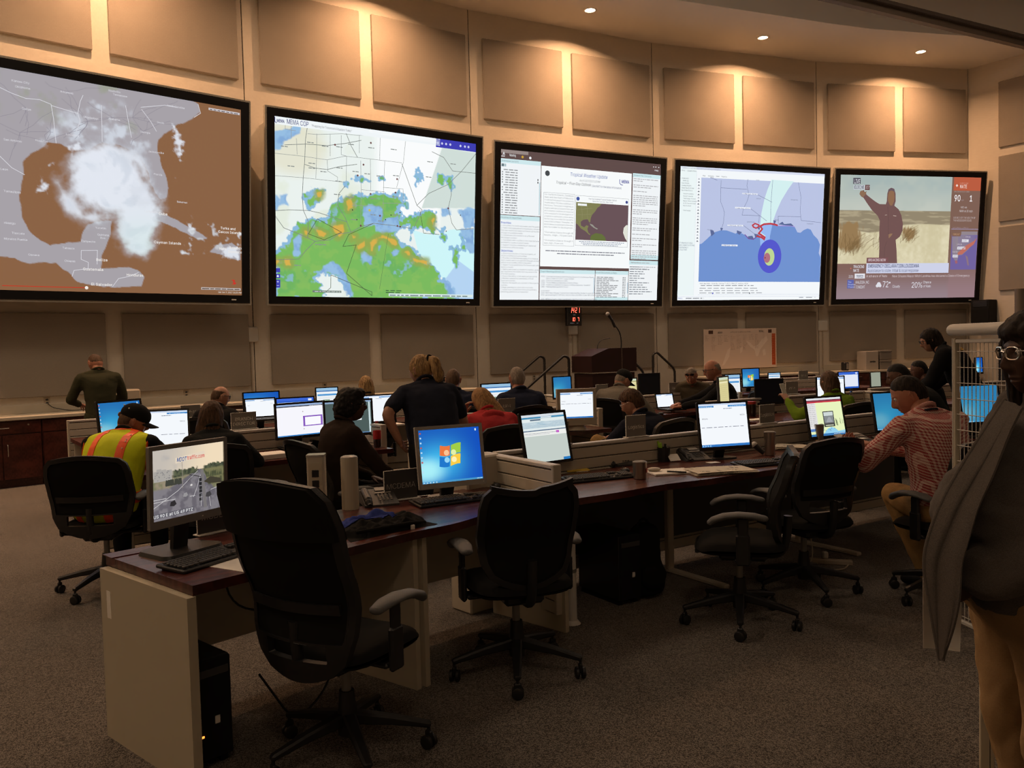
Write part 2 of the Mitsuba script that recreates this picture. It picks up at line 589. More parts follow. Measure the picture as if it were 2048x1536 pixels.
# the side wall at the right, with its own panels
RW = (np.array(CORNER[6]), np.array([19.0, 8.05]))
rt = (RW[1] - RW[0]) / np.linalg.norm(RW[1] - RW[0])
rn = np.array([rt[1], -rt[0]])
RFRAME = (RW[0], RW[1], rt, rn)
w = struct('wall_right')
add(w, wall_slab(RW[0], RW[1], 0, ROOF), 'plaster', smooth=False)
w = struct('wall_east')
add(w, wall_slab((19.0, 8.05), (19.0, -4.0), 0, ROOF), 'plaster', smooth=False)
w = struct('wall_back')
add(w, wall_slab((19.0, -4.0), (-12.0, -4.0), 0, ROOF), 'plaster', smooth=False)
w = struct('wall_west')
add(w, wall_slab((-12.0, -4.0), (-9.94, 7.34), 0, ROOF), 'plaster', smooth=False)
for j in range(2):
    s0 = 0.70 + 2.1 * j
    for z0, z1, row in ((5.86, 7.33, 'top'), (4.18, 5.66, 'middle'), (2.62, 4.06, 'lowest')):
        key = thing('acoustic_panel', f'tan fabric acoustic panel on the side wall, {row} of its column {"beside the corner" if j == 0 else "away from the corner"}', 'acoustic panel', 'fabric panels on the side wall')
        add(key, box(1.72, 0.055, z1 - z0, bev=0.008), 'panel_fabric', smooth=False, M=on_wall(0, s0 + 0.86, 0.0275, z0, RFRAME))

# lowered ceiling over the curved wall, its curved front edge and the fascia above it
edge = np.array([(-11.5, 2.0), (-7.6, 6.6), (-4.6, 9.6), (-1.9, 12.0), (0.9, 14.2), (3.006, 15.419), (4.825, 16.15), (6.414, 16.788), (7.418, 17.15), (9.651, 17.69), (12.2, 18.05)])
k = struct('ceiling_soffit')
soffit = Polygon([*(np.array(p) for p in CORNER), (12.4, 19.9), *edge[::-1], (-11.6, 7.0)]).buffer(0)
holes = shapely.union_all([shapely.Point(*c).buffer(0.105, 10) for c in LAMPS])
add(k, prism(soffit.buffer(0.05).difference(holes), 0.04, CEIL), 'ceiling_white', smooth=False)
k = struct('trim_fascia')
add(k, prism(LineString(edge).buffer(0.03, cap_style='flat'), ROOF - CEIL + 0.02, CEIL - 0.0), 'ceiling_white', smooth=False)
for i, c in enumerate(LAMPS):
    key = thing('downlight', f'round recessed ceiling downlight glowing warm above the {SCREEN_WORDS.get(i, "blank end of the wall")}{" screen" if i else ""}', 'ceiling light', 'downlights along the curved wall')
    can = lathe([(0.100, 0.0), (0.104, 0.0), (0.104, 0.14), (0.0, 0.14), (0.0, 0.134), (0.098, 0.134)], 24)
    add(key + '__can', can, 'white_metal', M=mtx((c[0], c[1], CEIL - 0.002)))
    add(key + '__trim_ring', lathe([(0.099, 0.0), (0.128, 0.0), (0.126, -0.006), (0.101, -0.008), (0.099, 0.0)], 28), 'white_metal', M=mtx((c[0], c[1], CEIL)))
    d = mikit.ply(lathe([(0, 0.001), (0.088, 0.0), (0.0, -0.006)][::-1], 20), 'screen_face', smooth=False,
                  emitter={'type': 'area', 'radiance': rgb([24 * x for x in (1.0, 0.74, 0.46)]), 'sampling_weight': 0.6})
    d['to_world'] = T4(mtx((c[0], c[1], CEIL + 0.035)).tolist())
    scene[key + '__lamp'] = d

# tiled ceiling of the hall
k = struct('ceiling')
hall = Polygon([*CORNER, (19.0, 8.05), (19.0, -4.0), (-12.0, -4.0)]).buffer(0.2)
add(k, prism(hall, 0.06, ROOF + 0.012), 'panel_groove', smooth=False)
ang = 27.6
ux, uy = np.array([math.cos(math.radians(ang)), math.sin(math.radians(ang))]), np.array([-math.sin(math.radians(ang)), math.cos(math.radians(ang))])
tiles = []
org = np.array([6.0, 13.0])
near = Polygon([(3.5, 12.2), (9.0, 13.2), (15.0, 14.8), (13.0, 18.0), (11.0, 17.9), (4.5, 15.9)])
tile_box = box(1.19, 0.595, 0.012, bev=0.004)
tile_ply = mikit.ply(tile_box, 'ceiling_tile', smooth=False)
rest = []
for i in range(-16, 17):
    for j in range(-30, 16):
        c = org + ux * 1.21 * i + uy * 0.612 * j
        q = Polygon([c + ux * sx * 0.595 + uy * sy * 0.297 for sx, sy in ((-1, -1), (1, -1), (1, 1), (-1, 1))])
        if not hall.contains(q):
            continue
        M = mtx((c[0], c[1], ROOF), ang)
        if near.intersects(q):
            e = dict(tile_ply)
            e['to_world'] = T4(M.tolist())
            scene[part_key(k, 'tile')] = e
        elif LineString(edge).distance(shapely.Point(*c)) > 0.1 and not soffit.contains(shapely.Point(*c)):
            rest.append(tf(trimesh.creation.box([1.19, 0.595, 0.012]), M))
add(k + '__tile_field', cat_(*rest), 'ceiling_tile', smooth=False)
labels[k + '__tile_field'] = {'kind': 'stuff'}

# dimmed light panels of the hall ceiling behind the camera and over the desks
for i, (x, y, f) in enumerate(((-9.0, 2.2, 1.5), (-6.3, 5.2, 1.4), (-3.2, 7.8, 1.1), (1.0, 9.8, 0.9), (5.2, 11.2, 0.9), (9.8, 12.0, 0.9), (-4.5, 0.5, 0.5), (0.8, -3.2, 1.0), (8.0, 3.0, 0.2))):
    key = thing('ceiling_light', 'square dimmed ceiling light over the hall', 'ceiling light', 'dimmed square lights of the hall ceiling')
    add(key + '__frame', prism(sbox(-0.62, -0.62, 0.62, 0.62).difference(sbox(-0.57, -0.57, 0.57, 0.57)), 0.03, -0.02), 'white_metal', smooth=False, M=mtx((x, y, ROOF), 27.6))
    d = mikit.ply(trimesh.Trimesh([(-.57, -.57, 0), (.57, -.57, 0), (.57, .57, 0), (-.57, .57, 0)], [[0, 2, 1], [0, 3, 2]], process=False), 'screen_face', smooth=False,
                  emitter={'type': 'area', 'radiance': rgb([HALL_LAMP * f * x for x in (1.0, 0.75, 0.53)]), 'sampling_weight': 3.0})
    d['to_world'] = T4(mtx((x, y, ROOF - 0.012), 27.6).tolist())
    scene[key + '__diffuser'] = d

# beam below the tiled ceiling
key = struct('ceiling_beam')
p, q = np.array((3.6, 13.81)), np.array((13.2, 18.86))
t = (q - p) / np.linalg.norm(q - p)
n = np.array([t[1], -t[0]])
add(key, prism([p, q, q + n * 0.12, p + n * 0.12], 0.15, 7.50), 'beam_brown', smooth=False)
add(key + '__flange', prism([p + n * 0.12, q + n * 0.12, q + n * 0.22, p + n * 0.22], 0.06, 7.62), 'beam_dark', smooth=False)
key = thing('air_vent', 'dark slotted air vent in the tiled ceiling', 'air vent')
vm = mtx((*(np.array((9.650, 18.296, 8.750)[:2])), ROOF - 0.004), 27.6)
add(key + '__frame', box(0.9, 0.32, 0.012, (0, 0, -0.012)), 'black_matte', smooth=False, M=vm)
for i in range(3):
    add(part_key(key, 'slat'), tf(box(0.86, 0.012, 0.05), mtx((0, -0.09 + 0.09 * i, -0.05), rx=35)), 'beam_brown', smooth=False, M=vm)
key = thing('sprinkler', 'small sprinkler head under the tiled ceiling', 'sprinkler')
sp = (11.148, 19.171, 8.700)
add(key + '__pipe', cyl(0.012, 0.10, (sp[0], sp[1], ROOF - 0.10), 8), 'beam_dark')
add(key + '__deflector', cyl(0.05, 0.012, (sp[0], sp[1], ROOF - 0.115), 12, 0.03), 'beam_dark')
# ================================================================ the five wall screens
TV_W, TV_H, TV_B, TV_TILT = 3.8527, 2.95, 0.115, 4.70
TV_AT = [(-5.3746, 11.4233, 41.660), (-2.1298, 14.0341, 34.770), (1.4114, 16.3215, 27.562), (5.1655, 17.9799, 19.795), (9.0331, 19.0839, 12.519)]
TV_Z = 2.380
SW, SH = TV_W - 2 * TV_B, TV_H - 2 * TV_B


def sd(poly, u, v):
    """Signed distance (in u) from the points to the polygon's outline, positive inside."""
    p = poly if hasattr(poly, 'geom_type') else Polygon(poly).buffer(0)
    k = SH / SW
    x, y = np.asarray(u, np.float32), np.asarray(v, np.float32) * np.float32(k)
    best, inside = np.full(len(x), 9.0, np.float32), np.zeros(len(x), bool)
    for g in getattr(p, 'geoms', [p]):
        for r in (g.exterior, *g.interiors):
            q = np.asarray(r.coords, np.float32) * np.array([1, k], np.float32)
            for (ax, ay), (bx, by) in zip(q[:-1], q[1:]):
                dx, dy = bx - ax, by - ay
                t = np.clip(((x - ax) * dx + (y - ay) * dy) / (dx * dx + dy * dy + 1e-12), 0, 1)
                best = np.minimum(best, (x - ax - t * dx) ** 2 + (y - ay - t * dy) ** 2)
                if dy:
                    inside ^= ((ay > y) != (by > y)) & (x < ax + (y - ay) * dx / dy)
    return np.where(inside, 1, -1) * np.sqrt(best)


def nz(u, v, s, o=4, seed=0):
    return meshkit.fbm(np.c_[u * s, v * s * SH / SW, np.zeros_like(u) + seed * 7.3], o, seed)


def sm(a, b, x):
    t = np.clip((x - a) / (b - a), 0, 1)
    return (t * t * (3 - 2 * t))[:, None]


def blend(c, d, t):
    return c * (1 - t) + np.array(d) * t


def satellite(c):
    sea, land, cloud = lin(138, 98, 68), np.array(lin(166, 161, 167)), lin(226, 231, 240)
    coast = Polygon([(-.3, -.1), *[(0.806,-0.000),(0.825,0.010),(0.835,0.049),(0.805,0.081),(0.769,0.120),(0.742,0.130),(0.719,0.165),(0.692,0.186),(0.673,0.219),(0.665,0.256),(0.672,0.300),(0.686,0.358),(0.701,0.406),(0.706,0.457),(0.698,0.504),(0.677,0.517),(0.658,0.489),(0.636,0.441),(0.630,0.387),(0.615,0.340),(0.590,0.294),(0.561,0.290),(0.519,0.273),(0.477,0.274),(0.449,0.291),(0.432,0.311),(0.395,0.324),(0.361,0.321),(0.329,0.305),(0.290,0.306),(0.261,0.344),(0.233,0.363),(0.213,0.407),(0.212,0.467),(0.202,0.500),(0.197,0.574),(0.199,0.629),(0.210,0.683),(0.231,0.732),(0.256,0.763),(0.288,0.781),(0.340,0.770),(0.387,0.756),(0.402,0.702),(0.416,0.671),(0.457,0.655),(0.499,0.643),(0.491,0.703),(0.476,0.763),(0.462,0.824),(0.457,0.883),(0.496,0.879),(0.553,0.873),(0.597,0.890),(0.610,0.915),(0.602,0.969),(0.523,0.976),(0.418,0.969),(0.370,0.947),(0.344,0.909),(0.305,0.868),(0.267,0.866),(0.222,0.878),(0.179,0.853),(0.130,0.847),(0.042,0.817),(-0.097,0.785)], (-.3, .7)]).buffer(0)
    cuba = Polygon([(0.564,0.636),(0.594,0.603),(0.638,0.587),(0.691,0.591),(0.737,0.617),(0.776,0.644),(0.824,0.671),(0.856,0.700),(0.820,0.716),(0.776,0.681),(0.737,0.664),(0.675,0.632),(0.616,0.622),(0.578,0.646)])
    hisp = Polygon([(0.864,0.772),(0.893,0.731),(0.957,0.718),(0.995,0.745),(0.995,0.808),(0.956,0.800),(0.914,0.783)])
    core = Polygon([(0.366,0.381),(0.378,0.346),(0.408,0.325),(0.449,0.305),(0.505,0.302),(0.554,0.335),(0.596,0.387),(0.629,0.442),(0.665,0.513),(0.685,0.561),(0.670,0.599),(0.667,0.666),(0.645,0.739),(0.620,0.825),(0.562,0.809),(0.535,0.739),(0.522,0.660),(0.509,0.597),(0.462,0.598),(0.421,0.564),(0.388,0.497),(0.394,0.455),(0.368,0.424)])
    core = core.buffer(0).union(affinity.scale(shapely.Point(*[(0.485,0.439)][0]).buffer(1, 24), .135, .135 * SW / SH))
    arms = [[(0.306,0.475),(0.326,0.473),(0.348,0.521),(0.374,0.556),(0.417,0.608),(0.486,0.605),(0.503,0.618),(0.471,0.641),(0.409,0.672),(0.372,0.661),(0.340,0.608),(0.318,0.554)], [(0.533,0.295),(0.598,0.303),(0.634,0.357),(0.648,0.435),(0.677,0.491),(0.654,0.504),(0.625,0.438),(0.597,0.372),(0.561,0.349)], [(0.559,0.487),(0.632,0.467),(0.677,0.532),(0.602,0.551)]]
    haze = [[(0.351,0.197),(0.398,0.159),(0.479,0.156),(0.570,0.170),(0.613,0.231),(0.533,0.261),(0.422,0.272),(0.362,0.288)], [(0.292,0.246),(0.331,0.191),(0.323,0.277),(0.291,0.292)], [(0.419,0.069),(0.508,0.068),(0.564,0.113),(0.451,0.176)], [(0.506,0.203),(0.606,0.222),(0.605,0.282),(0.526,0.277)]]
    bits = [[(0.725,0.124),(0.743,0.155),(0.768,0.212),(0.769,0.263),(0.753,0.317),(0.737,0.278),(0.733,0.218),(0.722,0.170)], [(0.271,0.476),(0.293,0.505),(0.286,0.539),(0.251,0.535)], [(0.776,0.629),(0.824,0.650),(0.800,0.694),(0.795,0.774),(0.779,0.770),(0.788,0.706)], [(0.751,0.777),(0.803,0.784),(0.799,0.795),(0.755,0.791)], [(0.282,0.395),(0.305,0.392),(0.294,0.426)], [(0.889,0.735),(0.995,0.720),(0.995,0.814),(0.931,0.796)], [(0.348,0.323),(0.395,0.282),(0.408,0.317),(0.368,0.343)], [(0.564,0.631),(0.668,0.594),(0.645,0.658),(0.578,0.644)], [(0.983,0.656),(1.000,0.654),(1.000,0.698),(0.974,0.695)]]

    def fn(u, v):
        n1, n2, n3 = nz(u, v, 26, 5), nz(u, v, 9, 4, 2), nz(u, v, 60, 3, 5)
        out = np.broadcast_to(sea, (len(u), 3)).copy()
        dl = np.maximum.reduce([sd(p, u, v) for p in (coast, cuba, hisp)]) + (n1 - 0.5) * 0.012
        out = blend(out, land * 1.0, sm(-0.0015, 0.0015, dl))
        cx, cy = .455, .475
        rr_, th_ = np.hypot(u - cx, (v - cy) * SH / SW), np.arctan2((v - cy) * SH / SW, u - cx)
        sp = meshkit.fbm(np.c_[np.cos(th_ + 5 * rr_) * 2.2, np.sin(th_ + 5 * rr_) * 2.2, rr_ * 16], 5, 12)
        for p, k in ((core, 1.0), *((a, 0.85) for a in arms)):
            d = sd(p, u, v) + (sp - 0.5) * 0.05 + (n1 - 0.5) * 0.035 + (n3 - 0.5) * 0.02
            out = blend(out, lin(196, 202, 212), sm(-0.03, 0.02, d) * k * .55)
            out = blend(out, cloud, sm(-0.008, 0.035, d) * k)
            out = blend(out, lin(204, 212, 224), sm(.48, .66, sp) * sm(.01, .05, d) * .65 * sm(.02, .10, rr_))
        for p in haze:
            d = sd(p, u, v) + (n1 - 0.5) * 0.10
            out = blend(out, lin(206, 212, 222), sm(-0.03, 0.04, d) * np.clip(0.10 + 1.25 * sm(.3, .75, n1), 0, .92))
        for p in bits:
            d = sd(p, u, v) + (n3 - 0.5) * 0.05
            out = blend(out, cloud, sm(-0.002, 0.014, d) * 0.9)
        # the ragged small clouds around the islands and the gulf
        isl = np.exp(-((u - .86) / .15) ** 2 - ((v - .72) / .17) ** 2) * 1.15 + .8 * np.exp(-((u - .70) / .07) ** 2 - ((v - .36) / .16) ** 2) + np.exp(-((u - .22) / .10) ** 2 - ((v - .43) / .10) ** 2) * 0.9
        out = blend(out, lin(196, 196, 200), sm(0.60, 0.72, nz(u, v, 34, 4, 9) * (0.55 + 0.5 * isl)) * np.clip(isl, 0, 1)[:, None])
        tint = np.exp(-((u - .62) / .14) ** 2 - ((v - .73) / .12) ** 2)
        out = blend(out, lin(200, 230, 222), (tint * 0.35)[:, None] * sm(0.3, 0.6, out.mean(1)))
        out = blend(out, lin(150, 158, 130), sm(0.56, 0.7, nz(u, v, 14, 4, 4)) * sm(0.0, 0.03, dl) * sm(0.30, 0.05, v) * 0.6)
        return out
    c.field(fn, 300, 226)
    rd = random.Random(3)
    road = lin(138, 134, 146)
    hubs = [(0.224,0.160),(0.204,0.277),(0.353,0.057),(0.424,0.181),(0.578,0.130),(0.617,0.190),(0.507,0.145),(0.284,0.303),(0.682,0.058)]
    for i, (a, b) in enumerate(hubs):
        for q in range(5):
            an, le = rd.uniform(0, 6.28), rd.uniform(.07, .16)
            pts = [(a, b)]
            for s in range(1, 4):
                pts.append((a + le * s / 3 * math.cos(an) + rd.uniform(-.008, .008), b + le * s / 3 * math.sin(an) + rd.uniform(-.008, .008)))
            if all(coast.contains(shapely.Point(*p)) and 0.01 < p[1] and 0.005 < p[0] < .99 for p in pts):
                c.line(pts, 0.0011, road)
    c.up()
    w_ = lin(215, 215, 222)
    for pts in ([(0.147,0.088),(0.183,0.106),(0.225,0.119),(0.269,0.115),(0.304,0.128),(0.311,0.196),(0.314,0.260),(0.317,0.304)], [(0.409,0.062),(0.399,0.093),(0.390,0.151),(0.397,0.187),(0.383,0.237)], [(0.303,0.133),(0.390,0.151)], [(0.470,0.095),(0.470,0.172),(0.470,0.268)], [(0.554,0.077),(0.563,0.152),(0.573,0.229)], [(0.611,0.083),(0.644,0.136),(0.665,0.181)], [(0.608,0.074),(0.697,0.044),(0.743,0.044)], [(0.140,0.392),(0.176,0.440),(0.215,0.466)], [(0.390,0.800),(0.389,0.843),(0.413,0.856),(0.412,0.886),(0.364,0.898),(0.357,0.928)], [(0.390,0.800),(0.445,0.795),(0.443,0.864)], [(0.495,0.971),(0.517,0.930),(0.553,0.918),(0.590,0.896)], [(0.825,0.010),(0.835,0.054),(0.809,0.081)]):
        c.line(pts, 0.0020, w_)
    for s, x in (('Kansas City', [(0.184,0.053)][0]), ('Oklahoma', [(0.194,0.077)][0]), ('Arkansas', [(0.334,0.066)][0]), ('Tennessee', [(0.510,0.038)][0]), ('Nashville', [(0.495,0.023)][0]), ('Mississippi', [(0.409,0.167)][0]), ('Alabama', [(0.493,0.157)][0]), ('Georgia', [(0.605,0.198)][0]), ('North Carolina', [(0.706,0.047)][0]), ('South', [(0.667,0.139)][0]), ('Dallas', [(0.213,0.171)][0]), ('Houston', [(0.251,0.306)][0]), ('San Antonio', [(0.154,0.321)][0]), ('Louisiana', [(0.349,0.260)][0]), ('Florida', [(0.652,0.399)][0]), ('Jacksonville', [(0.633,0.289)][0]), ('Bahamas', [(0.738,0.527)][0]), ('Tamaulipas', [(0.149,0.553)][0]), ('Hidalgo', [(0.147,0.697)][0]), ('Tlaxcala', [(0.169,0.741)][0]), ('Morelos Puebla', [(0.145,0.769)][0]), ('Yucatan', [(0.439,0.690)][0]), ('Quintana', [(0.446,0.723)][0]), ('Roo', [(0.456,0.738)][0]), ('Campeche', [(0.390,0.759)][0]), ('Tabasco', [(0.328,0.797)][0]), ('Oaxaca', [(0.218,0.837)][0]), ('Chiapas', [(0.333,0.858)][0]), ('La Habana', [(0.616,0.590)][0]), ('Leon', [(0.142,0.455)][0])):
        c.text(s, x[0], x[1], 0.0095, lin(222, 222, 228))
    W8 = lin(236, 232, 228)
    for s, x in (('Cayman Islands', [(0.648,0.743)][0]), ('Turks and', [(0.911,0.646)][0]), ('Caicos Islands', [(0.902,0.666)][0]), ('Belize', [(0.440,0.847)][0]), ('Guatemala', [(0.394,0.895)][0]), ('Honduras', [(0.546,0.916)][0]), ('El Salvador', [(0.421,0.968)][0]), ('Cuba', [(0.668,0.597)][0]), ('Republica', [(0.948,0.748)][0]), ('Dominicana', [(0.943,0.770)][0]), ('Haiti', [(0.906,0.756)][0])):
        c.text(s, x[0], x[1], 0.0125, W8, bold=True)
    (a, b), = [(0.867,0.022)]
    c.rect(a, b - .004, .995, b + .008, lin(205, 200, 205), True)
    c.words(a + .005, .992, b + .006, .007, lin(120, 110, 110), rd, .008, .02, .005)
    (a, b), = [(0.830,0.971)]
    c.rect(a, b - .010, .995, b + .003, lin(190, 180, 178))
    c.text('Sat Oct 7, 2017 11:30 AM', .90, b + .018, .008, W8)
    c.rect(.135, .978, .40, .982, lin(190, 60, 40), True)
    c.words(a + .004, .99, b, .008, lin(110, 95, 85), rd, .01, .03, .004)
    c.disc(.405, .980, .006, lin(240, 235, 230))
    (a, b), = [(0.955,0.937)]
    red = lin(205, 50, 40)
    c.poly([(a, b - .020), (a + .012, b - .022), (a + .018, b - .014), (a + .012, b - .010), (a + .022, b - .004), (a + .016, b + .004), (a + .002, b + .003), (a + .012, b - .003), (a + .006, b - .008), (a + .010, b - .014)], red)
    for i in range(11):
        c.rect(.02 + i * .0075, .972, .0245 + i * .0075, .980, lin(235, 235, 230))


def radar(c):
    rain = Polygon([(-0.008,0.758),(0.044,0.687),(0.078,0.609),(0.111,0.585),(0.152,0.552),(0.199,0.539),(0.234,0.519),(0.252,0.474),(0.283,0.441),(0.319,0.411),(0.376,0.383),(0.434,0.377),(0.486,0.353),(0.531,0.366),(0.585,0.342),(0.623,0.374),(0.628,0.447),(0.593,0.459),(0.609,0.512),(0.663,0.471),(0.727,0.437),(0.775,0.451),(0.784,0.506),(0.793,0.562),(0.768,0.582),(0.704,0.569),(0.656,0.581),(0.649,0.646),(0.689,0.727),(0.746,0.771),(0.795,0.826),(0.837,0.881),(0.880,0.938),(0.906,0.995),(0.898,1.024),(-0.017,1.036)])
    rain = rain.difference(Polygon([(0.184,0.894),(0.240,0.853),(0.282,0.873),(0.304,0.925),(0.332,0.996),(0.332,1.031),(0.233,1.033),(0.212,0.972)])).difference(Polygon([(0.586,0.578),(0.632,0.565),(0.644,0.619),(0.657,0.674),(0.617,0.658),(0.578,0.624)]))
    cells = [[(0.129,0.419),(0.166,0.389),(0.207,0.368),(0.214,0.410),(0.190,0.446),(0.186,0.481),(0.152,0.509),(0.132,0.461)], [(0.354,0.286),(0.427,0.281),(0.434,0.298),(0.390,0.316),(0.358,0.316)], [(0.673,0.196),(0.693,0.193),(0.717,0.245),(0.713,0.287),(0.682,0.304),(0.674,0.250)], [(0.793,0.217),(0.822,0.223),(0.827,0.264),(0.802,0.271)], [(0.843,0.225),(0.864,0.227),(0.873,0.319),(0.860,0.321),(0.843,0.266)], [(0.312,0.338),(0.336,0.335),(0.329,0.358),(0.315,0.355)], [(0.486,0.265),(0.512,0.266),(0.508,0.293),(0.486,0.291)], [(0.868,0.660),(0.911,0.657),(0.915,0.705),(0.899,0.792),(0.886,0.755),(0.869,0.717)], [(0.809,0.551),(0.834,0.549),(0.839,0.634),(0.814,0.616)], [(0.923,0.590),(0.944,0.598),(0.945,0.684),(0.928,0.676)]]
    blue = [[(-0.010,0.115),(0.023,0.077),(0.075,0.056),(0.114,0.041),(0.114,0.078),(0.068,0.119),(0.035,0.157),(-0.001,0.187)], [(0.808,0.429),(0.849,0.416),(0.862,0.462),(0.816,0.475)], [(0.908,0.429),(1.002,0.410),(1.004,0.535),(0.943,0.540),(0.925,0.475)], [(0.918,0.552),(1.004,0.535),(1.001,0.691),(0.971,0.712),(0.944,0.626)], [(0.398,0.451),(0.501,0.441),(0.509,0.557),(0.420,0.564)], [(0.464,0.543),(0.585,0.487),(0.593,0.577),(0.532,0.609),(0.472,0.596)], [(0.205,0.832),(0.261,0.786),(0.304,0.819),(0.347,0.906),(0.354,0.995),(0.325,0.996),(0.290,0.864),(0.233,0.848),(0.177,0.911)], [(0.413,0.725),(0.450,0.750),(0.457,0.803),(0.435,0.813),(0.405,0.752)], [(0.479,0.685),(0.502,0.665),(0.495,0.720),(0.472,0.739)], [(0.540,0.717),(0.610,0.695),(0.556,0.753)], [(0.077,0.677),(0.118,0.640),(0.110,0.751),(0.083,0.769)], [(0.820,0.872),(0.863,0.890),(0.906,0.995),(0.855,0.977)], [(0.027,0.430),(0.059,0.418),(0.052,0.477),(0.020,0.480)], [(0.007,0.440),(0.020,0.455),(0.010,0.515),(0.000,0.499)]]
    gold = [[(0.262,0.594),(0.290,0.575),(0.311,0.573),(0.313,0.608),(0.290,0.644),(0.269,0.620)], [(0.189,0.617),(0.206,0.616),(0.230,0.631),(0.220,0.649),(0.196,0.643)], [(0.044,0.793),(0.063,0.792),(0.066,0.821),(0.047,0.822)], [(0.376,0.696),(0.413,0.662),(0.416,0.689),(0.383,0.713)], [(0.439,0.723),(0.442,0.669),(0.472,0.636),(0.483,0.640),(0.461,0.686),(0.457,0.727)], [(0.487,0.635),(0.525,0.619),(0.567,0.643),(0.575,0.670),(0.548,0.671),(0.509,0.638)], [(0.665,0.756),(0.737,0.762),(0.738,0.790),(0.681,0.774)], [(0.610,0.713),(0.641,0.707),(0.641,0.730)], [(0.326,0.437),(0.347,0.413),(0.351,0.465),(0.333,0.484)], [(0.755,0.509),(0.772,0.498),(0.768,0.545)], [(0.186,0.404),(0.207,0.397),(0.205,0.419),(0.190,0.421)], [(-0.015,0.796),(0.008,0.799),(0.005,0.828),(-0.015,0.829)], [(0.131,0.622),(0.148,0.625),(0.144,0.646),(0.132,0.643)], [(0.354,0.635),(0.370,0.637),(0.369,0.649),(0.356,0.649)]]
    sea = Polygon([(0.656,0.572),(0.728,0.595),(0.809,0.593),(0.859,0.556),(1.004,0.545),(1.011,1.023),(0.906,1.024),(0.837,0.891),(0.754,0.780),(0.689,0.718)])
    deep = Polygon([(0.837,0.872),(0.912,0.753),(1.008,0.827),(1.011,1.023),(0.915,1.024)])
    shade_e = Polygon([(0.812,0.048),(1.005,0.057),(1.002,0.410),(0.703,0.439)])

    def fn(u, v):
        n1, n2, n3 = nz(u, v, 30, 4, 1), nz(u, v, 9, 4, 3), nz(u, v, 70, 2, 6)
        out = np.broadcast_to(lin(234, 242, 238), (len(u), 3)).copy()
        out = blend(out, lin(228, 236, 222), sm(0.45, 0.6, n2) * sm(.5, .3, u))
        out = blend(out, lin(226, 224, 200), sm(.2, .1, np.hypot(u - .08, v - .16)) * .8)
        out = blend(out, lin(250, 252, 252), sm(.44, .50, u) * sm(.82, .78, u) * sm(.6, .5, v))
        out = blend(out, lin(208, 222, 216), sm(0, .002, sd(shade_e, u, v)))
        out = blend(out, lin(206, 246, 248), sm(0, .002, sd(sea, u, v)))
        out = blend(out, lin(180, 212, 242), sm(0, .002, sd(deep, u, v)))
        B, G, O, Y = lin(130, 170, 216), lin(122, 186, 94), lin(150, 166, 80), lin(216, 176, 78)
        d = np.maximum.reduce([sd(rain, u, v)] + [sd(p, u, v) + .004 for p in cells])
        d1 = d + (n1 - .5) * .055 + (n3 - .5) * .035
        wet = sm(-.001, .002, d1)
        out = blend(out, lin(140, 186, 220), wet)
        g = d + (n1 - .5) * .10 + (n3 - .5) * .03 - .010
        green = sm(0, .006, g)
        out = blend(out, G, green)
        out = blend(out, lin(104, 176, 98), green * sm(.52, .62, n2) * .7)
        out = blend(out, lin(140, 190, 96), green * sm(.5, .38, n1) * .6)
        out = blend(out, lin(140, 186, 210), green * sm(.60, .66, n1) * sm(.5, .6, n2) * .8)
        for p in blue:
            out = blend(out, blend(np.broadcast_to(B, out.shape), lin(150, 190, 226), sm(.4, .6, n1)), sm(-.004, .006, sd(p, u, v) + (n1 - .5) * .05))
        for p in gold:
            q = sd(p, u, v) + (n1 - .5) * .035
            out = blend(out, O, sm(-.028, -.006, q) * .8)
            out = blend(out, Y, sm(-.003, .004, q))
        return np.asarray(out)
    c.field(fn, 320, 240)
    ln = lin(128, 134, 130)
    for pts in ([(0.147,0.027),(0.137,0.108),(0.133,0.234),(0.126,0.318),(0.122,0.419),(0.125,0.504),(0.148,0.569),(0.144,0.663)], [(-0.003,0.520),(0.065,0.509),(0.152,0.505),(0.200,0.514),(0.262,0.534),(0.326,0.554)], [(0.045,0.151),(0.140,0.132),(0.235,0.126),(0.319,0.101),(0.397,0.071)], [(0.133,0.246),(0.180,0.261),(0.235,0.262),(0.291,0.238),(0.376,0.213)], [(0.319,0.028),(0.347,0.109),(0.379,0.174)], [(0.599,0.179),(0.679,0.423),(0.707,0.448),(0.664,0.562)], [(0.679,0.423),(0.742,0.343),(0.847,0.275),(0.922,0.182),(1.001,0.062)], [(0.864,0.273),(0.865,0.339),(0.849,0.425),(0.871,0.518),(0.897,0.558),(0.995,0.541)], [(0.756,0.084),(0.821,0.111),(0.871,0.188),(1.003,0.186)], [(-0.003,0.541),(0.038,0.612),(0.104,0.641),(0.178,0.678),(0.248,0.665),(0.290,0.627),(0.347,0.614),(0.398,0.575),(0.457,0.552),(0.555,0.557),(0.656,0.568)], [(0.319,0.346),(0.290,0.393),(0.283,0.462),(0.318,0.529),(0.347,0.614)], [(-0.002,0.795),(0.103,0.785),(0.137,0.732),(0.178,0.678)]):
        c.line(pts, 0.0024, ln)
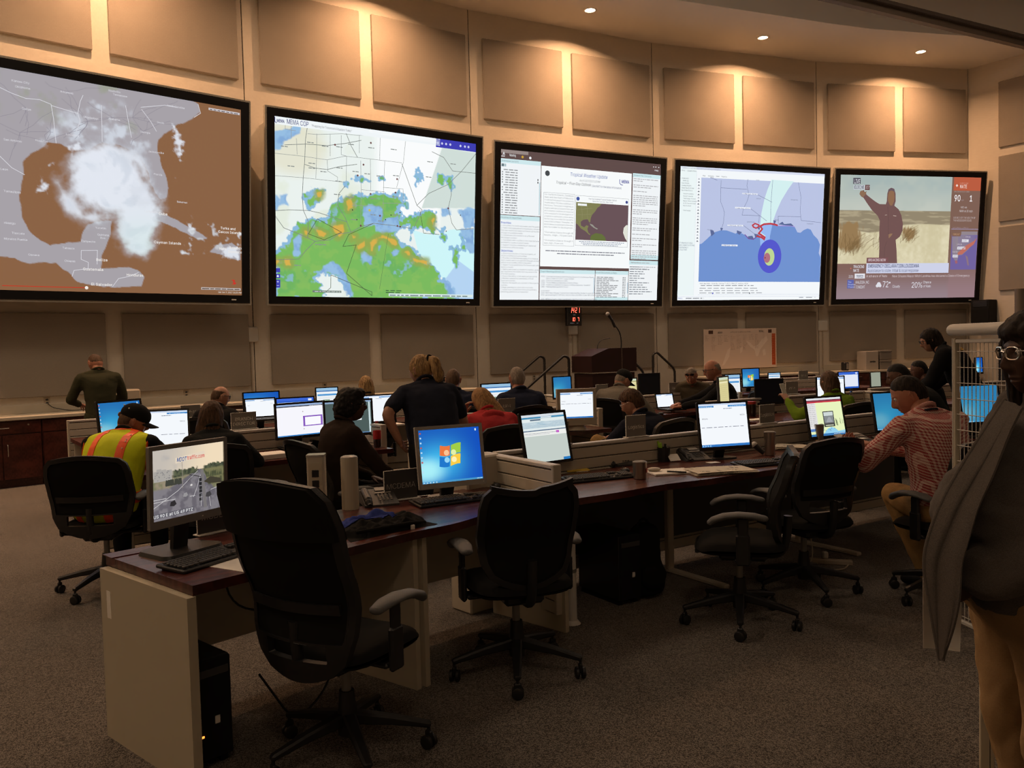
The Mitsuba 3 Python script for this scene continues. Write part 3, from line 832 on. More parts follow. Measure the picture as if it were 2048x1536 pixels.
    for pts in ([(-0.001,0.203),(0.120,0.202),(0.235,0.207),(0.319,0.174),(0.383,0.173),(0.599,0.174)], [(-0.002,0.326),(0.126,0.322),(0.319,0.325)], [(0.075,0.035),(0.074,0.110)], [(0.188,0.066),(0.187,0.192),(0.183,0.320)], [(0.249,0.057),(0.249,0.184)], [(0.301,0.057),(0.301,0.168),(0.326,0.173),(0.324,0.320)], [(0.147,0.073),(0.188,0.071),(0.305,0.048),(0.376,0.045),(0.493,0.030)], [(0.387,0.043),(0.387,0.147)], [(0.489,0.031),(0.487,0.172)], [(0.618,0.033),(0.607,0.169),(0.573,0.326)], [(0.512,0.177),(0.508,0.289),(0.505,0.432),(0.502,0.548)], [(0.441,0.174),(0.443,0.358)], [(0.394,0.189),(0.396,0.355),(0.394,0.566)], [(0.398,0.359),(0.512,0.359)], [(0.505,0.333),(0.606,0.331),(0.608,0.412)], [(0.501,0.427),(0.608,0.417)], [(0.235,0.207),(0.238,0.270),(0.283,0.299),(0.283,0.320)], [(0.351,0.456),(0.420,0.449),(0.501,0.445)], [(0.097,0.106),(0.100,0.197)], [(0.049,0.032),(0.049,0.064),(0.094,0.065)]):
        c.line(pts, 0.0018, lin(150, 156, 154))
    for pts in ([(0.189,0.549),(0.148,0.638),(0.220,0.667),(0.301,0.617),(0.189,0.549)], [(0.457,0.552),(0.336,0.628),(0.308,0.700),(0.372,0.687),(0.325,0.858),(0.450,0.989),(0.450,0.966),(0.251,0.870),(0.250,0.944),(0.222,0.976)], [(0.695,0.449),(0.716,0.591),(0.801,0.594)]):
        c.line(pts, 0.0020, lin(70, 84, 60))
    c.line([(0.532,0.609),(0.488,0.947)], 0.0014, lin(80, 110, 80))
    c.up()
    c.rect(0, 0, .80, .042, lin(240, 246, 248))
    c.poly([(0.434,-0.025),(0.779,0.003),(0.780,0.030),(0.583,0.027),(0.434,0.018)], lin(250, 252, 252))
    (a, b), = [(0.778,0.006)]
    c.rect(a, .0, 1.0, .052, lin(62, 62, 178), True)
    nav = lin(60, 64, 120)
    c.text('MEMA COP', .055, .033, .026, nav, width=.095)
    c.text('MEMA', .012, .031, .017, lin(40, 48, 110), bold=True, width=.033)
    c.line([(.004, .004), (.004, .03), (.012, .036)], .0028, nav)
    c.text('"Preparing for Tomorrow\'s Disasters Today"', .165, .031, .013, lin(120, 120, 126), width=.185)
    for i, s in enumerate((.01, .033, .055, .078, .135, .16, .18)):
        c.disc(a + s, .026, .006, lin(200, 205, 235), n=8)
    rd = random.Random(5)
    for (x, y) in [(0.144,0.119),(0.211,0.130),(0.277,0.124),(0.333,0.101),(0.430,0.106),(0.542,0.099),(0.150,0.235),(0.150,0.262),(0.204,0.275),(0.277,0.244),(0.354,0.255),(0.057,0.263),(0.273,0.321),(0.412,0.261),(0.471,0.267),(0.554,0.254),(0.266,0.398),(0.329,0.408),(0.442,0.404),(0.550,0.382),(0.347,0.537),(0.442,0.500),(0.479,0.534),(0.555,0.491),(0.029,0.158),(0.858,0.143),(0.725,0.241),(0.178,0.695),(0.199,0.694),(0.083,0.819),(0.732,0.147)]:
        c.words(x, x + .03, y + .004, .007, lin(140, 146, 144), rd, .01, .02, .003)
    for (x, y) in [(0.272,0.116),(0.443,0.079),(0.407,0.211),(0.379,0.278),(0.575,0.275),(0.567,0.357),(0.442,0.379),(0.489,0.504),(0.394,0.571),(0.578,0.558),(0.592,0.561),(0.849,0.425)]:
        c.disc(x, y, .0045, lin(110, 74, 74), n=10)
    for (x, y) in [(0.354,0.482),(0.375,0.537),(0.517,0.525),(0.545,0.495),(0.591,0.475),(0.918,0.462),(0.839,0.570)]:
        c.disc(x, y, .003, lin(50, 50, 60), n=6)
    (x, y), = [(0.437,0.476)]
    c.poly([(x, y - .009), (x + .007, y), (x, y + .009), (x - .007, y)], lin(205, 190, 90))
    bt = lin(64, 66, 180)
    for (x, y), s in zip([(0.010,0.852),(0.010,0.885),(0.010,0.917),(0.010,0.939)], ('', 'h', '+', '-')):
        c.rect(x - .0105, y - .0115, x + .0105, y + .0115, bt, False)
        q = lin(235, 238, 250)
        c.layer += 1
        if s == 'h':
            c.poly([(x - .006, y), (x, y - .007), (x + .006, y), (x + .004, y), (x + .004, y + .006), (x - .004, y + .006), (x - .004, y)], q)
        if s in '+-' and s:
            c.rect(x - .005, y - .001, x + .005, y + .001, q)
        if s == '+':
            c.rect(x - .0009, y - .006, x + .0009, y + .006, q)
        c.layer -= 1
    c.rect(.535, .972, .995, .990, lin(216, 232, 232), True)
    c.words(.54, .965, .987, .010, lin(120, 140, 140), rd)
    c.rect(.165, .962, .30, .974, lin(110, 124, 118), True)
    c.words(.175, .295, .971, .007, lin(190, 198, 194), rd, .008, .02, .004)
    c.words(.52, .60, .958, .008, lin(70, 110, 70), rd)
    c.words(.52, .60, .970, .008, lin(70, 110, 70), rd)


def webpage(c):
    K, wh, tx, tl = lin(96, 76, 74), lin(240, 244, 246), lin(150, 153, 156), lin(205, 232, 236)
    c.rect(0, 0, 1, 1, K, True)
    rd = random.Random(11)
    cols = [(0, .060, .235, .428, wh), (.0, .432, .233, 1, wh), (.238, .085, .805, .768, lin(247, 250, 250)), (.812, .080, 1, .700, wh), (.238, .808, .580, 1, wh), (.583, .808, .800, 1, wh), (.803, .708, 1, 1, wh)]
    for (a, b, d, e, q) in cols:
        c.rect(a, b, d, e, q)
    c.rect(0, .002, .16, .024, lin(150, 136, 132))
    c.up()
    for (a, b, d, e) in ((0, .060, .235, .088), (0, .432, .233, .462), (.812, .080, 1, .108), (.238, .788, .580, .815), (.583, .788, .800, .815), (.803, .708, 1, .738), (.583, .978, .80, 1), (.812, .668, 1, .700)):
        c.rect(a, b, d, e, tl)
    c.up()
    t2 = lin(120, 134, 138)
    c.text('Attendee List (67)', .008, .080, .011, t2)
    c.text('Priorities & Objectives', .006, .453, .011, t2)
    c.text('Incident Chat: Everyone', .818, .099, .010, t2)
    c.text('Event Meetings/Directives', .244, .808, .011, t2)
    c.text('Event Documents & Maps', .588, .808, .011, t2)
    c.text('Useful Links', .810, .728, .010, t2)
    c.rect(.008, .094, .022, .112, lin(110, 128, 134)); c.rect(.024, .094, .034, .112, lin(170, 190, 194))
    c.text('Meeting', .052, .042, .016, wh, width=.036)
    c.text('Help', .958, .052, .012, wh)
    c.text('A', .012, .038, .020, wh, bold=True); c.rect(.006, .043, .026, .048, wh)
    c.disc(.127, .040, .007, lin(200, 160, 60), n=10); c.disc(.172, .042, .007, wh, n=10)
    for u in (.950, .965, .985):
        c.rect(u - .003, .020, u + .003, .026, wh)
    # list of people
    for i, y in enumerate(np.linspace(.135, .418, 18)):
        c.words(.030 if i not in (0, 6, 9) else .02, .10, y, .009, tx, rd, .016, .034, .005)
        if i not in (0, 6, 9):
            c.disc(.014, y - .004, .0035, lin(130, 134, 138), n=8)
    c.rect(.226, .20, .232, .42, lin(190, 214, 220))
    for v in (.178, .196):
        c.rect(.216, v, .221, v + .012, lin(70, 70, 70))
    # priorities and objectives
    c.text('Priorities', .008, .488, .012, lin(70, 96, 190), bold=True)
    c.text('Objectives', .008, .675, .012, lin(70, 96, 190), bold=True)
    y = .505
    for s in ('1. Life safety for both responders and the public', '2. Public messaging about precautionary measures', 'that may need to be taken and travel advisories', 'through all available media', '3. Disseminate information to all affected', 'Mississippi counties', '4. Coordinate with counties in the impacted areas', 'and identify issues or unmet needs', '5. Support voluntary sheltering of displaced', 'population in affected areas'):
        c.text(s, .008, y, .0095, tx)
        y += .0162
    y = .692
    for s in ('1. Assist in protection of lives & property of', 'citizens in affected communities', '2. Provide coordinated messaging from federal,', 'state, county and local agencies through all media', 'outlets to accurately inform the public', '3. Support local jurisdictions for known and unmet', 'resource needs', '4. Deploy personnel as needed to monitor, assess,', 'and respond to the needs that may arise in the', 'affected counties', '5. Ensure the safety of all deployed personnel', '6. Maintain operational awareness with all', 'impacted counties', '7. Monitor the health care system in the impacted', 'counties', '8. Begin planning for short term recovery', '9. Assist local jurisdictions with precautionary', 'sheltering operations as requested'):
        c.text(s, .008, y, .0095, tx)
        y += .0152
    # the bulletin
    c.disc(.274, .133, .014, lin(70, 74, 78))
    c.text('Tropical Weather Update', .53, .138, .024, lin(98, 116, 176), anchor='c', width=.232, slant=.2)
    c.text('As of: 10/7/2017 2:25 PM', .535, .170, .014, lin(140, 144, 150), anchor='c', slant=.2, width=.13)
    c.text('Tropical \u2013 Five-Day Outlook', .325, .198, .019, lin(90, 94, 98), slant=.2, width=.215)
    c.text('(See NHC for the latest information)', .548, .202, .015, lin(90, 96, 130), slant=.2, width=.19)
    c.text('MEMA', .738, .158, .022, lin(50, 60, 150), bold=True, width=.05, slant=.1)
    c.line([(.726, .133), (.726, .160), (.734, .170), (.748, .172)], .003, lin(60, 70, 150))
    fr = lin(170, 174, 178)
    for q in ([(.254, .262), (.442, .262), (.442, .622), (.254, .622), (.254, .262)], [(.450, .268), (.788, .268), (.788, .615), (.450, .615), (.450, .268)]):
        c.line(q, .0016, fr)
    y = .280
    for s in ('For the North Atlantic, Caribbean', 'Sea and the Gulf of Mexico:', 'A well-defined area of low pressure is', 'located about 700 miles southwest of', 'the Azores. The system is beginning to', 'acquire subtropical characteristics and', 'environmental conditions are expected', 'to be conducive for the development of', 'a tropical or subtropical cyclone during', 'the next day or so while the low drifts', 'toward the southeast. Thereafter, the', 'disturbance is expected to become', 'less favorable for development.', '', '* Formation chance through 48', 'hours...high...70 percent.', '', '* Formation chance through 5', 'days...high...70 percent.'):
        if s:
            c.text(s, .259, y, .0105, lin(150, 154, 158), width=.176 if len(s) > 25 else None)
        y += .0184
    c.text('Five-Day Graphical Tropical Weather Outlook', .62, .290, .0105, lin(110, 114, 130), anchor='c', width=.18)
    c.text('National Hurricane Center  Miami, Florida', .62, .305, .009, lin(110, 114, 130), anchor='c', width=.13)
    c.disc(.463, .290, .010, lin(70, 90, 160)); c.disc(.776, .292, .008, lin(60, 70, 140))
    mu0, mv0, mu1, mv1 = .452, .314, .787, .575
    c.rect(mu0, mv0, mu1, mv1, lin(104, 82, 88), True)
    g1, g2 = lin(128, 128, 84), lin(100, 112, 60)

    def mp(*pts):
        return [(mu0 + (mu1 - mu0) * x, mv0 + (mv1 - mv0) * y) for x, y in pts]
    c.poly(mp((0, 0), (.48, 0), (.44, .08), (.40, .12), (.36, .22), (.30, .32), (.28, .40), (.27, .52), (.25, .52), (.22, .44), (.14, .46), (.09, .52), (.10, .62), (.16, .66), (.20, .60), (.24, .62), (.22, .70), (.24, .80), (.28, .84), (.26, .86), (.18, .76), (.10, .70), (.04, .60), (0, .56)), g1)
    c.poly(mp((.30, .86), (.38, .80), (.50, .82), (.56, .90), (.58, 1), (.28, 1), (.28, .92)), g2)
    c.poly(mp((.26, .55), (.32, .58), (.36, .64), (.42, .68), (.40, .70), (.34, .66), (.28, .60)), lin(150, 150, 140))
    c.poly(mp((.92, .62), (.97, .54), (1, .54), (1, 1), (.95, .9), (.91, .76)), lin(224, 226, 214))
    c.up()
    for q in (((.02, .2), (.3, .14)), ((.1, .02), (.12, .42)), ((.2, .02), (.22, .44)), ((.03, .34), (.28, .3))):
        c.line(mp(*q), .0008, lin(160, 158, 120))
    c.rect(*mp((.03, .03))[0], *mp((.2, .09))[0], wh)
    for k in range(3):
        c.words(.475 + .012 * k, .765 - .02 * k, .588 + .011 * k, .006, lin(140, 150, 170), rd, .006, .018, .003)
    for k in range(2):
        c.words(.27 + .07 * k, .77 - .07 * k, .662 + .018 * k, .009, lin(130, 132, 142), rd, .006, .03, .003)
    # chat
    y = .122
    for k, n in enumerate((2, 2, 1, 6, 3, 4, 2, 1, 2, 2, 5, 1, 2)):
        for j in range(n):
            c.words(.818, .985, y, .008, lin(176, 177, 180), rd, .008, .026, .004, fill=1 if j < n - 1 else rd.uniform(.35, .8))
            y += .0145
        y += .0155
    # meetings
    y = .842
    for s in ('0900   Command & General Staff Briefing (Governor\'s Conference Room)', '            dial in 1-888-757-2790   Code: 369309', '1200   Submission deadline for IAPs', '1300   Tactics Meeting (Operations Chief\'s Office)', '1400   Submission deadline for inputs to SitRep (Upload or WebEOC)', '1500   Planning Meeting (SEOC Floor)', '', '10/07/2017', '1400  NWS New Orleans Tropical Storm Nate Briefing (Adobe Connect Broadcast)', '1500  gotomeeting/127-335-861  Dial In 1-866-231-8384 Code: 9831335861', '', '1600  MEMA & County Video Coordination Call (Governor\'s Conference Room)'):
        if s:
            c.text(s, .246, y, .0092, lin(120, 124, 136))
        y += .0142
    for k in range(13):
        c.words(.592, .735, .838 + .0118 * k, .0075, lin(140, 142, 146), rd, .014, .04, .004, fill=rd.uniform(.55, 1))
        c.words(.762, .782, .838 + .0118 * k, .0075, lin(120, 122, 126), rd, .008, .012, .004)
        c.words(.808, .97, .758 + .0165 * k, .0075, lin(120, 126, 134), rd, .012, .034, .005, fill=rd.uniform(.3, .95))
    for u in (.576, .797):
        c.rect(u - .003, .84 if u < .7 else .87, u + .002, .95, lin(180, 205, 220))


def stormcone(c):
    wh = lin(244, 248, 250)
    c.rect(0, 0, 1, 1, wh, True)
    land, sea, ln = lin(186, 196, 228), lin(112, 146, 208), lin(120, 128, 160)
    L, Rr, T_, B_ = .142, .999, .076, .858
    c.rect(0, .0, .11, .965, lin(236, 246, 246))
    c.rect(L, T_, Rr, B_, land)
    c.rect(0, .0, 1, .018, lin(216, 222, 240))
    c.up()
    coast = [(0.135,0.577),(0.157,0.569),(0.192,0.532),(0.213,0.507),(0.241,0.481),(0.284,0.464),(0.320,0.465),(0.357,0.478),(0.383,0.488),(0.401,0.473),(0.424,0.484),(0.446,0.496),(0.465,0.516),(0.507,0.523),(0.528,0.502),(0.551,0.493),(0.562,0.480),(0.582,0.517),(0.592,0.500),(0.550,0.468),(0.568,0.443),(0.552,0.423),(0.578,0.409),(0.623,0.404),(0.654,0.407),(0.677,0.419),(0.715,0.413),(0.769,0.411),(0.797,0.423),(0.818,0.465),(0.841,0.468),(0.864,0.446),(0.891,0.433),(0.915,0.441),(0.937,0.482),(0.970,0.516),(0.988,0.558),(0.982,0.627),(0.996,0.661)]
    c.poly([*coast, (.999, .60), (.999, B_), (L, B_), (L, .52)], sea, True)
    cone = [(0.619,0.065),(0.777,0.069),(0.736,0.137),(0.693,0.222),(0.662,0.307),(0.641,0.382),(0.632,0.441),(0.623,0.500),(0.619,0.596),(0.593,0.626),(0.572,0.634),(0.557,0.568),(0.551,0.501),(0.552,0.410),(0.556,0.327),(0.575,0.211),(0.595,0.136)]
    c.poly(Polygon(cone), lin(212, 240, 240))
    wet = Polygon(cone).buffer(0).intersection(Polygon([*coast, (.999, .60), (.999, B_), (L, B_), (L, .52)]).buffer(0))
    c.up()
    c.poly(wet, lin(150, 184, 240), True)
    for pts in ([(0.273,0.089),(0.273,0.145),(0.450,0.148)], [(0.273,0.145),(0.274,0.250),(0.290,0.289),(0.302,0.329),(0.297,0.411),(0.284,0.460)], [(0.455,0.070),(0.449,0.120),(0.466,0.192),(0.453,0.242),(0.432,0.291),(0.423,0.345),(0.542,0.345),(0.540,0.402)], [(0.627,0.069),(0.621,0.234),(0.623,0.400)], [(0.810,0.075),(0.834,0.191),(0.831,0.292),(0.842,0.371),(0.988,0.383)], [(0.674,0.344),(0.840,0.342)], [(0.674,0.344),(0.680,0.406)], [(0.525,0.185),(0.629,0.238)], [(0.481,0.294),(0.596,0.384)], [(0.433,0.422),(0.528,0.498)], [(0.201,0.073),(0.248,0.090)]):
        c.line(pts, .0022, ln)
    dk = lin(92, 106, 152)
    for pts in ([(0.212,0.466),(0.230,0.470),(0.238,0.490),(0.220,0.510)], [(0.393,0.465),(0.423,0.476),(0.409,0.493),(0.394,0.481)], [(0.513,0.486),(0.543,0.493),(0.521,0.511)], [(0.684,0.406),(0.707,0.388),(0.719,0.405),(0.769,0.399),(0.785,0.415)], [(0.645,0.378),(0.660,0.382),(0.650,0.407)], [(0.280,0.448),(0.294,0.451),(0.284,0.468)], [(0.469,0.508),(0.498,0.503),(0.507,0.523),(0.477,0.524)], [(0.534,0.440),(0.549,0.435),(0.546,0.452)]):
        c.poly(Polygon(pts).buffer(.002), dk)
    c.line([(0.446,0.492),(0.473,0.524),(0.507,0.528),(0.532,0.506)], .005, lin(120, 80, 160))
    c.line([(0.677,0.419),(0.773,0.416),(0.797,0.423)], .004, lin(170, 140, 215))
    c.up()
    red = lin(190, 62, 74)
    c.line([(0.528,0.502),(0.563,0.511),(0.582,0.526),(0.586,0.511),(0.543,0.481),(0.566,0.447),(0.552,0.425),(0.578,0.409),(0.623,0.404),(0.654,0.409),(0.675,0.416)], .0105, red)
    ring = Polygon([(0.496,0.420),(0.514,0.405),(0.541,0.415),(0.543,0.429),(0.523,0.443),(0.504,0.435)])
    c.poly(ring.buffer(.004).difference(ring.buffer(-.006)), red)
    (x, y), = [(0.626,0.658)]
    c.disc(x, y, .083, lin(84, 88, 204), ry=.131, n=40)
    (x2, y2), = [(0.623,0.663)]
    c.up()
    c.disc(x2, y2, .037, lin(190, 214, 148), ry=.068, n=36)
    c.up()
    (x3, y3), = [(0.607,0.670)]
    c.disc(x3, y3, .023, lin(176, 112, 128), ry=.039, n=28)
    c.up()
    c.disc(x3 - .013, y3, .004, lin(120, 40, 60))
    for (a, b, e, f) in [(*p, *q) for p, q in zip([(0.419,0.176),(0.373,0.284),(0.325,0.420),(0.289,0.572)], [(0.525,0.186),(0.479,0.297),(0.433,0.431),(0.399,0.585)])]:
        c.rect(a, b, e, f, lin(238, 242, 250))
    c.up()
    rd = random.Random(17)
    for (a, b), s in zip([(0.422,0.188),(0.376,0.299),(0.328,0.432),(0.292,0.585)], ('7 PM Sun, 30 kt', '7 AM Sun, 65 kt', '7 PM Sat, 80 kt', '1 PM Sat, 80 kt')):
        c.text(s, a, b, .0105, lin(110, 118, 150), width=.095)
    t2 = lin(110, 114, 122)
    for s, (a, b) in (('Jackson', [(0.515,0.218)][0]), ('Montgomery', [(0.760,0.216)][0]), ('Baton Rouge', [(0.458,0.399)][0]), ('Mobile', [(0.653,0.378)][0]), ('Houston', [(0.190,0.467)][0]), ('Tallahassee', [(0.882,0.399)][0]), ('95 W', [(0.201,0.075)][0]), ('90 W', [(0.511,0.079)][0])):
        c.text(s, a, b, .0085, lin(110, 116, 140))
    c.text('HURREVAC for 1.0.17 National Hurricane Program and Emergency Management', .018, .016, .0085, lin(120, 126, 150), width=.25)
    c.text('Print     Update Now    ', .012, .036, .010, t2)
    c.text('Map      Advisory     Chart     Reports', .150, .066, .010, t2, width=.16)
    for k, s in enumerate(('Atlantic(1)', '   NATE (4)', 'East Pacific', 'Central Pacific', 'West Pacific & Ind', 'North Pacific & I')):
        c.text(s, .014, .092 + .0177 * k, .0088, lin(80, 84, 92))
    for k, s in enumerate(('Wind Probability', 'Surge Potential', 'Tidal Surge Tracker', 'Ripple Clock Scenario', 'HLTG Current Graph', 'Past Outlook', '', 'Tide Gauges')):
        if s:
            c.text(s, .026, .205 + .0177 * k, .0085, lin(110, 114, 122))
    for k, s in enumerate(('STORM FEATURES', 'MAP ANNOTATIONS', 'EMERGENCY', 'UTILITIES')):
        c.text(s, .006, .572 + .0172 * k, .010, lin(96, 104, 130))
    for k in range(21):
        v = .092 + .0232 * k
        c.poly([(.126, v - .012), (.133, v), (.119, v)], lin(110, 114, 124) if k % 3 else lin(170, 174, 184))
    c.line([(.11, .03), (.11, .965)], .001, lin(200, 208, 220))
    c.text('Hurricane Nate - Saturday, October 7, 2017, 1 PM CDT, Advisory #12A', .150, .877, .0100, lin(96, 100, 116), width=.33)
    c.words(.158, .52, .891, .008, lin(150, 154, 160), rd)
    for k in range(3):
        c.words(.150, .55 + .03 * (k == 2), .911 + .018 * k, .008, lin(168, 172, 178), rd, .02, .05, .012)
    c.rect(.236, .943, .243, .953, lin(70, 74, 200)); c.rect(.49, .942, .496, .952, lin(60, 60, 70))
    c.line([(.14, .957), (.995, .957)], .0012, lin(190, 200, 225)); c.line([(0, .972), (1, .972)], .0012, lin(190, 200, 225))
    c.text('Ready', .008, .989, .010, lin(100, 110, 190))
    c.words(.06, .18, .988, .008, lin(130, 134, 142), rd)
    c.words(.85, .97, .985, .008, lin(150, 154, 162), rd, .03, .05, .02)


def newscast(c):
    def fn(u, v):
        n1, n2 = nz(u, v, 6, 4, 2), nz(u, v, 40, 3, 8)
        out = blend(np.broadcast_to(lin(164, 180, 178), (len(u), 3)), lin(192, 198, 188), sm(.02, .28, v))
        out = blend(out, lin(180, 190, 182), sm(.4, .7, n1))
        hz = .282
        seac = blend(np.broadcast_to(lin(146, 134, 110), out.shape), lin(172, 160, 132), sm(.55, .66, nz(u * .35, v * 3, 30, 3, 4)))
        out = blend(out, seac, sm(hz - .002, hz + .002, v))
        dune = .435 - .05 * (u / .8) + .012 * np.sin(u * 9) + .03 * np.exp(-((u - .25) / .1) ** 2)
        sand = blend(np.broadcast_to(lin(206, 196, 160), out.shape), lin(226, 218, 186), sm(.3, .7, n2 * .4 + n1 * .6))
        out = blend(out, sand, sm(-.004, .004, v - dune))
        g = np.exp(-((u - .08) / .085) ** 2) * sm(.34, .42, v)[:, 0] * sm(.66, .55, v)[:, 0]
        g = g + .9 * np.exp(-((u - .50) / .055) ** 2 - ((v - .47) / .06) ** 2)
        out = blend(out, lin(150, 122, 84), sm(.28, .62, g + (nz(u * 3, v * .7, 40, 3, 7) - .5) * .7))
        return out
    L_, R_ = 0.0, .802
    c.field(fn, 190, 110, 0, 0, R_, .72)
    br, bar = lin(134, 100, 92), lin(128, 102, 98)

    def lowfn(u, v):
        return blend(np.broadcast_to(lin(128, 98, 90), (len(u), 3)), lin(148, 128, 136), sm(.74, 1.0, v))
    c.field(lowfn, 8, 12, 0, .712, R_, 1)
    c.layer -= 1
    c.field(lambda u, v: blend(np.broadcast_to(lin(126, 96, 84), (len(u), 3)), lin(150, 122, 128), sm(.6, 1, v)), 6, 14, .790, .0, 1, 1)
    rd = random.Random(23)
    gr = lin(120, 96, 62)
    for k in range(90):
        u0 = rd.gauss(.10, .035) if k < 62 else rd.gauss(.48, .03)
        v0 = (.62 if k < 62 else .52) + rd.uniform(-.04, .03)
        le = rd.uniform(.05, .14) * (1 if k < 62 else .7)
        an = rd.uniform(-.3, 1.0)
        c.line([(u0, v0), (u0 + le * .5 * math.sin(an), v0 - le * .6), (u0 + le * math.sin(an) * 1.2, v0 - le * .95)], .0018, gr)
    for k in range(16):
        u0, v0 = rd.uniform(.24, .31), rd.uniform(.55, .6)
        c.line([(u0, v0), (u0 + rd.uniform(-.03, .05), v0 - rd.uniform(.05, .13))], .0012, lin(128, 108, 74))
    c.up()
    # the reporter in the hooded storm suit, one arm raised
    suit = lin(114, 84, 82)
    c.poly([(0.139,0.131),(0.144,0.124),(0.138,0.151),(0.151,0.171),(0.166,0.179),(0.189,0.217),(0.228,0.277),(0.271,0.324),(0.287,0.362),(0.287,0.458),(0.292,0.580),(0.294,0.711),(0.423,0.712),(0.414,0.597),(0.405,0.518),(0.433,0.492),(0.450,0.439),(0.451,0.387),(0.437,0.317),(0.416,0.270),(0.384,0.240),(0.392,0.205),(0.389,0.145),(0.379,0.106),(0.357,0.096),(0.338,0.110),(0.331,0.146),(0.330,0.206),(0.324,0.230),(0.279,0.229),(0.248,0.208),(0.217,0.182),(0.198,0.165),(0.186,0.155),(0.183,0.140),(0.187,0.127),(0.174,0.136),(0.166,0.119),(0.159,0.122),(0.163,0.136),(0.152,0.124)], suit, True)
    c.poly([(0.341,0.128),(0.358,0.118),(0.378,0.128),(0.384,0.171),(0.381,0.205),(0.369,0.240),(0.354,0.239),(0.338,0.202),(0.336,0.163)], lin(142, 106, 80))
    c.poly([(0.335,0.137),(0.341,0.111),(0.360,0.099),(0.379,0.112),(0.384,0.132),(0.372,0.121),(0.349,0.120)], lin(104, 88, 96))
    c.poly([(0.141,0.132),(0.152,0.124),(0.159,0.123),(0.171,0.136),(0.184,0.131),(0.182,0.150),(0.166,0.176),(0.151,0.168),(0.139,0.151)], lin(140, 108, 84))
    c.poly([(0.349,0.479),(0.363,0.468),(0.382,0.466),(0.373,0.484),(0.357,0.506),(0.353,0.492),(0.358,0.484)], lin(150, 118, 92))
    c.line([(0.321,0.319),(0.336,0.315)], .004, lin(170, 150, 140)); c.line([(0.380,0.321),(0.401,0.324)], .004, lin(190, 170, 160))
    c.line([(0.339,0.249),(0.347,0.353),(0.350,0.475)], .002, lin(96, 70, 70))
    c.line([(0.327,0.703),(0.330,0.580),(0.343,0.527)], .002, lin(96, 70, 70))
    c.up()
    dk, wh = lin(72, 70, 80), lin(222, 222, 230)
    q = [(0.091,0.024),(0.142,0.071),(0.095,0.079),(0.174,0.116),(0.174,0.077),(0.207,0.118)]
    c.rect(*q[0], *q[1], dk); c.rect(*q[2], *q[3], lin(200, 206, 212)); c.rect(*q[4], *q[5], lin(104, 76, 76))
    c.rect(.802, .0, 1.0, .110, lin(186, 92, 64))
    c.rect(*[(0.207,0.663)][0], *[(0.358,0.707)][0], lin(122, 82, 84))
    c.rect(*[(0.207,0.709)][0], .798, [(0.794,0.791)][0][1], lin(206, 210, 232))
    c.rect(*[(0.128,0.792)][0], *[(0.200,0.833)][0], lin(226, 226, 232))
    c.rect(*[(0.079,0.843)][0], *[(0.124,0.913)][0], lin(92, 100, 170))
    c.rect(.802, .425, 1, .430, lin(160, 150, 190))
    c.rect(.808, .475, .998, .765, lin(112, 98, 158))
    c.poly([(0.810,0.490),(0.875,0.486),(0.877,0.447),(0.996,0.447),(0.995,0.503),(0.965,0.544),(0.936,0.597),(0.891,0.642),(0.867,0.647),(0.854,0.705),(0.820,0.660)], lin(146, 134, 142))
    c.up()
    c.poly([(0.995,0.499),(0.972,0.526),(0.918,0.562),(0.858,0.624),(0.859,0.642),(0.891,0.638),(0.936,0.588),(0.974,0.553)], lin(190, 110, 96))
    c.poly([(0.915,0.642),(0.935,0.660),(0.947,0.732),(0.935,0.728),(0.924,0.678)], lin(140, 116, 128))
    c.poly([(0.839,0.691),(0.857,0.687),(0.862,0.710),(0.847,0.716)], lin(160, 100, 110))
    c.rect(*[(0.810,0.457)][0], *[(0.873,0.487)][0], lin(130, 98, 80))
    for a, b in zip([(0.884,0.512),(0.853,0.573),(0.822,0.641)], [(0.934,0.535),(0.914,0.596),(0.860,0.663)]):
        c.rect(*a, *b, lin(226, 224, 232))
    c.up()

    def tx(s, a, b, h, col=wh, bold=False):
        (x, y), (x1, _) = a, b
        c.text(s, x, y, h, col, bold=bold, width=x1 - x)
    P = [(0.096,0.067),(0.137,0.066),(0.099,0.109),(0.166,0.108),(0.179,0.110),(0.205,0.110),(0.218,0.693),(0.341,0.694),(0.218,0.744),(0.580,0.744),(0.217,0.781),(0.577,0.782),(0.116,0.747),(0.191,0.747),(0.117,0.778),(0.156,0.779),(0.086,0.826),(0.118,0.827),(0.140,0.826),(0.187,0.826),(0.209,0.823),(0.355,0.824),(0.392,0.825),(0.955,0.834),(0.137,0.875),(0.230,0.876),(0.138,0.914),(0.202,0.913),(0.326,0.907),(0.366,0.908),(0.397,0.911),(0.450,0.911),(0.533,0.913),(0.609,0.914),(0.616,0.878),(0.674,0.879),(0.617,0.911),(0.672,0.912)]
    tx('LIVE', P[0], P[1], .034, lin(220, 220, 226), True)
    tx('BILOXI, MS', P[2], P[3], .026, lin(70, 74, 88), True)
    tx('85\u00b0', P[4], P[5], .026, lin(190, 170, 170))
    tx('BREAKING NOW', P[6], P[7], .022, lin(214, 196, 200), True)
    tx('EMERGENCY DECLARATION LOUISIANA', P[8], P[9], .027, lin(86, 90, 120), True)
    tx('Assistance to state, tribal & local response', P[10], P[11], .025, lin(86, 90, 120))
    tx('TRACKING', P[12], P[13], .022, wh, True)
    tx('NATE', P[14], P[15], .022, wh, True)
    tx('3:20c', P[16], P[17], .022, wh)
    tx('TROPICS', P[18], P[19], .021, lin(70, 70, 100), True)
    tx('in advance of Nate', P[20], P[21], .020, lin(210, 196, 200))
    tx('New Orleans Mayor Mitch Landrieu has declared a State of Emergency', P[22], P[23], .020, lin(206, 192, 196))
    tx('RALEIGH, NC', P[24], P[25], .023, wh)
